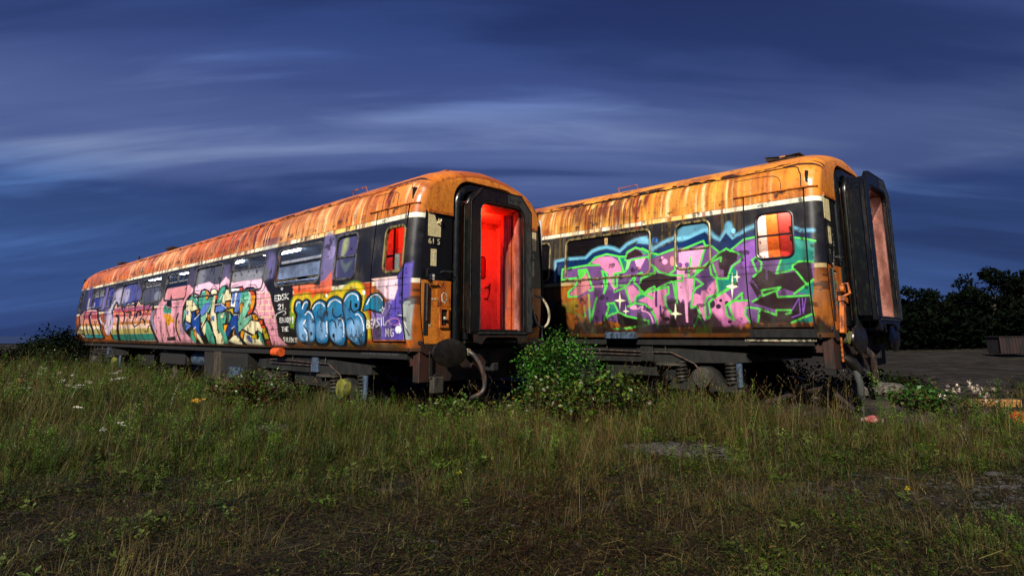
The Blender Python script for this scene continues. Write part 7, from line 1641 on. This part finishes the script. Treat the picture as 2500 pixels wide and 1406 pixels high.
# white fluffy heads of the thistle
def fluff(cx, cy, n, seed, col, spread, z0, z1, sz=.022, nm='seed_head', par=None):
    rr = random.Random(seed)
    for i in range(n):
        v = VM(); 
        for k in range(16):
            d = Vector((rr.gauss(0, 1), rr.gauss(0, 1), rr.gauss(0, 1))).normalized(); v.leaf((0, 0, 0), d, sz * 1.3, sz * .7, lin(col), 0, rr)
        o = link(nm, v.mesh(nm, 'leaf'), par); o.location = (cx + rr.gauss(0, spread), cy + rr.gauss(0, spread * .6), rr.uniform(z0, z1))
th = [o for o in SC.objects if o.name == 'thistle'][0]
fluff(0, 0, 26, 5, 'b8a898', .22, .32, .55, .024, 'seed_head', th)
for k, (s_, w_, sz_, lb) in enumerate([(2.2, 3.5, .85, 'added filler bramble with shade-dark leaves behind the right carriage, seen under its door end'), (4.4, 3.6, .8, 'added filler bramble with shade-dark leaves behind the right carriage, seen past its bogie'), (.6, 3.9, .55, 'low added filler bramble with shade-dark leaves behind the far buffer of the right carriage')]):
    q = at_car(2, s_, w_); leafy('bramble', lb, 'bramble', on_ground(q.x, q.y), (1.1, .6, sz_), 2600, ['141e0c', '1c280e', '0e160a', '20180c'], (.07, .05), 26, 120 + k, lobes=6, mat='leaf_dark')  # brambles added as dark fill: shade under the carriage put into leaf colour
# individual tall weeds
def single(name, label, cat, x, y, me, s=1, group=None):
    o = link(name, me); o.location = on_ground(x, y); o.rotation_euler = (0, 0, RNG.uniform(0, 6)); o.scale = (s, s, s); tag(o, label, cat, group); return o
single('tall_weed', 'tall leafy weed standing before the coil spring of the right carriage', 'weed', 2.90, 7.65, weed(random.Random(21), .80, lin('5a7a2c'), 170, .016, .05), 1)
single('tall_weed', 'shorter leafy weed left of the tall one, before the right carriage bogie', 'weed', 1.55, 8.6, weed(random.Random(22), .74, lin('5f6c2a'), 120, .014, .05), 1)
single('tall_weed', 'spindly weed right of the blue damper below the right carriage', 'weed', 3.35, 7.9, weed(random.Random(23), .52, lin('5a6a2a'), 90, .012, .04), 1)
single('tall_weed', 'green weed beside the soil heap at the right carriage end', 'weed', 4.75, 8.1, weed(random.Random(24), .66, lin('5a7c2c'), 110, .014, .045), 1)
leafy('shrub', 'dense leafy weed clump at the far end of the left carriage', 'shrub', on_ground(-15.2, 20.3), (.9, .7, .95), 2000, ['2c3614', '222a10'], (.09, .035), 24, 15, lobes=6)
# flower heads
def umbel(label, cat, name, x, y, h, col, r, group=None, seed=0):
    rr = random.Random(seed); root = thing(name, label, cat, on_ground(x, y), 0, group); v = VM(); v.stem((0, 0, 0), (.03, 0, h * .75), .004, lin('3c4a1c'))
    hd = VM()
    for k in range(5 if r > .05 else 3):
        a = rr.uniform(0, 6.28); q = r * rr.uniform(.2, 1); e = (.03 + math.cos(a) * q, math.sin(a) * q, h + rr.uniform(-.02, .02)); v.stem((.03, 0, h * .75), e, .002, lin('3c4a1c'))
        for j in range(14):
            b = rr.uniform(0, 6.28); qq = r * .5 * math.sqrt(rr.random()); p = (e[0] + math.cos(b) * qq, e[1] + math.sin(b) * qq, e[2] + rr.uniform(0, .012)); hd.leaf(p, (math.cos(b), math.sin(b), rr.uniform(.2, .8)), r * .28, r * .28, lin(col), 0, rr)
    for k in range(14): b = rr.uniform(0, 6.28); v.leaf((0, 0, h * rr.uniform(.1, .7)), (math.cos(b), math.sin(b), .6), .07, .02, lin('4c5a22'), .2, rr)
    link('stem', v.mesh('stem', 'leaf'), root); link('flower_head', hd.mesh('flower_head', 'leaf'), root); return root
umbel('clump of golden yellow ragwort flowers among grass left of centre', 'flower', 'ragwort', -4.15, 8.15, .42, 'e8b838', .085, seed=1)
umbel('small yellow flower in the grass below the red doorway', 'flower', 'yellow_flower', -.50, 5.55, .10, 'f0d820', .022, seed=2)
umbel('small yellow flower low on the bare ground at right', 'flower', 'yellow_flower', 3.05, 5.0, .10, 'f0d820', .025, seed=3)
umbel('dull yellow flower head in the tall weeds at far left', 'flower', 'yellow_flower', -8.3, 10.5, .5, 'c89a28', .06, seed=4)
wl = [(250, 1050, 'white flower head alone low in the left grass, nearest the camera'), (290, 1040, 'white flower head just right of another low in the left grass')]
def gpt(px, py, z):
    a = R(10.2); dx = (px - 1250) / 1478; dz = -(py - 554) / 1478; d = Vector((dx, math.cos(a) - dz * math.sin(a), math.sin(a) + dz * math.cos(a))); t = (z - CAM_Z) / d.z; return d * t
for i, (px, py, lb) in enumerate(wl): p = gpt(px, py, .33); umbel(lb, 'flower', 'wild_carrot', p.x, p.y, .33, 'dcd8c8', .045, seed=10 + i)
ORD = 'leftmost counted,second,third,fourth,fifth,sixth,seventh,eighth,ninth,tenth,eleventh,twelfth,thirteenth,fourteenth,fifteenth,sixteenth,seventeenth,rightmost counted'.split(',')
WC = [(145, 910), (172, 914), (147, 930), (172, 940), (268, 914), (280, 908), (290, 903), (276, 924), (291, 921), (212, 933), (186, 950), (105, 900), (40, 930), (90, 915), (97, 899), (159, 896), (180, 993), (60, 955)]
for i, (px, py) in enumerate(WC):
    p = gpt(px, py, .45); umbel(ORD[sorted(WC).index((px, py))] + ' from the left of the white wild carrot heads in the left grass', 'flower', 'wild_carrot', p.x, p.y, .45, 'd8d4c8' if i % 3 else 'c8b8a0', .06 if i < 11 else .045, 'white wild carrot flowers', 30 + i)
# trees and hedges
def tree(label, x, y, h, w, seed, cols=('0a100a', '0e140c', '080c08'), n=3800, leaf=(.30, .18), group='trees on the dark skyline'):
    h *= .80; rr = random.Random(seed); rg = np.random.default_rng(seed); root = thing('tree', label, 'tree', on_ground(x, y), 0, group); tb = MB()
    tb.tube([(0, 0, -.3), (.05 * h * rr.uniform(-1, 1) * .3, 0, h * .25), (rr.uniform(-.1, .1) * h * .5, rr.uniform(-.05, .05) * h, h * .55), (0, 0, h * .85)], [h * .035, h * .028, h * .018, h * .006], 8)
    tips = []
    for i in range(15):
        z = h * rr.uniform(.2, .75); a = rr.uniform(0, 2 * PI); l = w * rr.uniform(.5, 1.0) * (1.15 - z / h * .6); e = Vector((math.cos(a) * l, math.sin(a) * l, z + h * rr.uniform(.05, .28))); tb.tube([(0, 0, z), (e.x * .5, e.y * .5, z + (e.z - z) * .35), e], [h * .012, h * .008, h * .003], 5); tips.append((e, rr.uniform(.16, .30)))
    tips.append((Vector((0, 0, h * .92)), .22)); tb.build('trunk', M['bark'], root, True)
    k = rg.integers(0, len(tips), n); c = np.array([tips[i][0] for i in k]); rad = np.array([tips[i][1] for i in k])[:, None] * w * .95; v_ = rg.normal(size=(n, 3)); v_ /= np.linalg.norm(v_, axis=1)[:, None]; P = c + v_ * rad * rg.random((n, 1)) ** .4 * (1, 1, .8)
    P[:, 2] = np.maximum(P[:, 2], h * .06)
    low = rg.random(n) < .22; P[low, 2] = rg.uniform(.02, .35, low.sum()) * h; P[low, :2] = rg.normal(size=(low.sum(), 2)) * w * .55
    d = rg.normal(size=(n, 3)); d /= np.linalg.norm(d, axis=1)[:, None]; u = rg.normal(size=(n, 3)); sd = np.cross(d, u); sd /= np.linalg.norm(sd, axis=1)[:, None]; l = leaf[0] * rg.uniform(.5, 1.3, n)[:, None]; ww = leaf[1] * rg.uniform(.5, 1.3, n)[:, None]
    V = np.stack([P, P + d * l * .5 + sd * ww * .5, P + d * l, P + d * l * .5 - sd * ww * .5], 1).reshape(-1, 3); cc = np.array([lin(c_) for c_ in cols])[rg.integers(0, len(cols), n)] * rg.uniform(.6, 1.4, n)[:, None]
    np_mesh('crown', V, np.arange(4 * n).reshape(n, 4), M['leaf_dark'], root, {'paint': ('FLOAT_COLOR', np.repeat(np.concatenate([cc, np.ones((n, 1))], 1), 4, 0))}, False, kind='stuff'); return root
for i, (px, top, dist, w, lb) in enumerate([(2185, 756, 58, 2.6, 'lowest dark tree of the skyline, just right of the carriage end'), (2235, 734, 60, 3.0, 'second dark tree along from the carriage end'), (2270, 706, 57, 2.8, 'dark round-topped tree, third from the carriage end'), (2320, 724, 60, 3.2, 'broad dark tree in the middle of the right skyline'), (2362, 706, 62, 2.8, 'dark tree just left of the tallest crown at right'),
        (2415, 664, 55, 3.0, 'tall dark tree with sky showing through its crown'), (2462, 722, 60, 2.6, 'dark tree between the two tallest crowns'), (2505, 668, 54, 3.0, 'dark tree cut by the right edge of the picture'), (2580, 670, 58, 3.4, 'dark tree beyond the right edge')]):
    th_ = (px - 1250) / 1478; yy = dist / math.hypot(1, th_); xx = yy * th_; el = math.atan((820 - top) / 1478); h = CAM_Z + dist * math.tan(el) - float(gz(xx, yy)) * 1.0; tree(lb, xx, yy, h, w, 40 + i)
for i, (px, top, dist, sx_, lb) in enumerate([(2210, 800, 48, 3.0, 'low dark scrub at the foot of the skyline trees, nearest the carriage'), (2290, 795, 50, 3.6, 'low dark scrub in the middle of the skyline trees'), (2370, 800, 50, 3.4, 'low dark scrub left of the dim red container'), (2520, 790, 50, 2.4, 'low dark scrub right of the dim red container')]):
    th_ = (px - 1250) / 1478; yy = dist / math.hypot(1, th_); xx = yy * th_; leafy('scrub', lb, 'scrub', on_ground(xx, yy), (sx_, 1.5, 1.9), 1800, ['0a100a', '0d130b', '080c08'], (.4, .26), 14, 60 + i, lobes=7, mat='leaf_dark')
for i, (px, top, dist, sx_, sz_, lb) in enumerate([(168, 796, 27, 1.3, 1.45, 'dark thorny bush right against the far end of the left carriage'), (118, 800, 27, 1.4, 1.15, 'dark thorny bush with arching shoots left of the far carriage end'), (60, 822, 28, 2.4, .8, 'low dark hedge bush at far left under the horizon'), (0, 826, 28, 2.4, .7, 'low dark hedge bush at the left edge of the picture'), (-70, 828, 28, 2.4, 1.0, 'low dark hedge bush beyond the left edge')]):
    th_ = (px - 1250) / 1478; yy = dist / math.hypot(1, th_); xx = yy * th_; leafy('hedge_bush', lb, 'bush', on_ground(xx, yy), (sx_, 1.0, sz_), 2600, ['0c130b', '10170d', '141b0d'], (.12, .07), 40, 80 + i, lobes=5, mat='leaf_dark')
# ------------------------------------------------------------------ things lying about
p = gpt(2422, 985, .08); o = MB().box((-.45, -.06, -.06), (.45, .06, .06), bev=.006).build('timber_beam', M['wood']); o.location = (p.x, p.y, .09); o.rotation_euler = (R(4), 0, R(-6)); tag(o, 'sawn yellow timber beam lying on the gravel at right', 'timber')
p = gpt(2478, 1028, .12); prf = [(0, .075), (.0, .10), (.9, .10), (.9, .075)]
o = MB().lathe([(0, .074), (0, .098), (.015, .102), (.03, .096), (.95, .096), (.95, .07)], (0, 0, 0), n=24); o.f = o.f[:-2]; o.add([], []) ; o = o.build('orange_pipe', M['drum'], None, True, fixn=False); o.location = (p.x + .02, p.y, .15); o.rotation_euler = (0, 0, R(16)); tag(o, 'orange plastic pipe lying on grey timbers at the right edge', 'pipe')
MB().lathe([(0, .074), (.95, .07)], (0, 0, 0), n=24).build('bore', M['drum'], o, True)
for k, (dx, dy, rz, zz) in enumerate([(-.62, -.12, 14, .03), (-.60, -.02, 12, .035), (-.55, .08, 15, .03), (-.5, .18, 13, .03), (-.66, -.2, 10, .03)]):
    q = MB().box((0, -.03, -.02), (1.9, .03, .02), bev=.004).build('grey_batten', M['greywood']); q.location = (p.x + dx - .25, p.y + dy, zz + .02); q.rotation_euler = (0, 0, R(rz)); tag(q, ['nearest but one of the grey battens under the orange pipe', 'middle grey batten under the orange pipe', 'grey batten behind the middle one under the orange pipe', 'farthest grey batten behind the orange pipe', 'nearest grey batten lying in front of the orange pipe'][k], 'batten', 'grey battens under the pipe')
def scrap(label, px, py, l, seed, rz, mat='rust', name='scrap_wood', cat='scrap wood'):
    rr = random.Random(seed); p = gpt(px, py, .05); m = MB(); n = 5; a = [( -l / 2 + l * k / n, rr.uniform(-.03, .03), .03 + rr.uniform(0, .05)) for k in range(n + 1)]; m.tube(a, [.03, .05, .045, .05, .035, .015], 7); m.tube([a[2], (a[2][0] + .1, .14, .10), (a[2][0] + .22, .24, .12)], [.03, .02, .01], 6); o = m.build(name, M[mat], None); o.location = on_ground(p.x, p.y); o.rotation_euler = (0, 0, R(rz)); tag(o, label, cat); return o
scrap('splintered dark branch piece beyond the thistle, nearest the carriage', 2335, 935, .7, 1, 10); scrap('dark reddish broken board beyond the yellow beam, left one', 2375, 960, .7, 2, 35); scrap('long dark broken board pointing right behind the yellow beam', 2410, 952, 1.1, 3, -14); scrap('small rusty offcut beyond the ivy mound', 2280, 922, .5, 4, 20)
def rock(label, x, y, s, mat, seed, name='rock', flat=.5, group=None, cat='rock'):
    rr = random.Random(seed); import bmesh; bm = bmesh.new(); bmesh.ops.create_icosphere(bm, subdivisions=3, radius=1)
    from mathutils import noise as mn
    for vv in bm.verts:
        d = vv.co.copy(); k = 1 + .35 * mn.noise(d * 1.3 + Vector((seed * 3.1, 0, 0))) + .12 * mn.noise(d * 4 + Vector((seed, 0, 0))); vv.co = Vector((d.x * k * s[0], d.y * k * s[1], d.z * k * s[2]))
    me = bpy.data.meshes.new(name); bm.to_mesh(me); bm.free(); me.materials.append(M[mat]); o = link(name, me); o.location = on_ground(x, y, s[2] * .2); o.rotation_euler = (0, 0, rr.uniform(0, 6)); tag(o, label, cat, group); return o
rock('flat dark slate lying in the grass below the left carriage end', -1.47, 5.0, (.07, .04, .015), 'stone', 3)
for i, (px, py, sz, lb) in enumerate([(2430, 1165, .10, 'flat grey rock at right, farthest of the rocky patch'), (2462, 1195, .09, 'flat grey rock on the right rocky patch beside a darker one'), (2400, 1205, .07, 'small grey rock on the left side of the rocky patch'), (2470, 1215, .06, 'small rock near the right edge of the picture'), (2385, 1218, .05, 'smallest grey rock of the rocky patch'), (2315, 1180, .05, 'lone round stone in the grass left of the rocky patch'), (2460, 1260, .07, 'flat grey rock low at the right edge')]):
    p = gpt(px, py, .02); rock(lb, p.x, p.y, (sz, sz * .6, sz * .28), 'stone', 10 + i)
rock('grey slab of broken concrete half buried before the left bogie', -2.9, 7.7, (.34, .2, .09), 'concrete', 30, 'concrete_slab', cat='concrete')
rock('pale lump of rubble under the right carriage end', 4.9, 9.35, (.5, .32, .16), 'concrete', 31, 'rubble_lump', cat='rubble')
rock('second pale lump of rubble beside the hanging hose of the right carriage', 5.7, 9.45, (.35, .25, .12), 'concrete', 32, 'rubble_lump', cat='rubble')
p = gpt(2130, 1027, .16); rock('crumpled red and white rag in the grass before the right carriage', p.x, p.y, (.17, .08, .06), 'rag', 33, 'rag', cat='rag')
p = gpt(428, 896, .4); o = MB().box((-.09, -.07, 0), (.09, .07, .55), bev=.012).build('concrete_post', M['concrete']); o.location = on_ground(p.x, p.y); o.rotation_euler = (R(5), R(8), R(20)); tag(o, 'short pale concrete post leaning in the grass before the left carriage', 'post')
for k, (s_, w_, l_, rz_, lb) in enumerate([(.9, .9, 1.0, 20, 'dark rusted bar lying on the ballast under the right carriage end'), (.2, 1.3, .8, 70, 'dark rusted bar leaning under the far buffer of the right carriage'), (.3, .75, .6, 130, 'short dark bar beside the hanging hose of the right carriage')]):
    q = at_car(2, s_, w_); sm_ = random.Random(k); m = MB(); m.tube([(-l_ / 2, 0, .04), (0, .03, .12 + .1 * k), (l_ / 2, -.02, .25)], [.035, .04, .03], 7); o = m.build('rusted_bar', M['rust'], None, True); o.location = on_ground(q.x, q.y, .02); o.rotation_euler = (0, 0, R(rz_)); tag(o, lb, 'scrap metal')
# dim container among the trees
th_ = (2446 - 1250) / 1478; yy = 33; xx = yy * th_; cr = thing('container', 'dim rust-red container standing before the dark trees at right', 'container', on_ground(xx, yy), R(-8)); m = MB(); m.box((-.85, -.6, .15), (.85, .6, 1.0), bev=.03)
for k in range(12): m.box((-.9 + k * .155, -.63, .15), (-.84 + k * .155, -.6, 1.0))
m.build('body', M['container'], cr); MB().box((-.9, -.65, 1.0), (.9, .65, 1.05), bev=.02).build('roof', M['container'], cr)
# grass shoots hanging in the door window of the left carriage
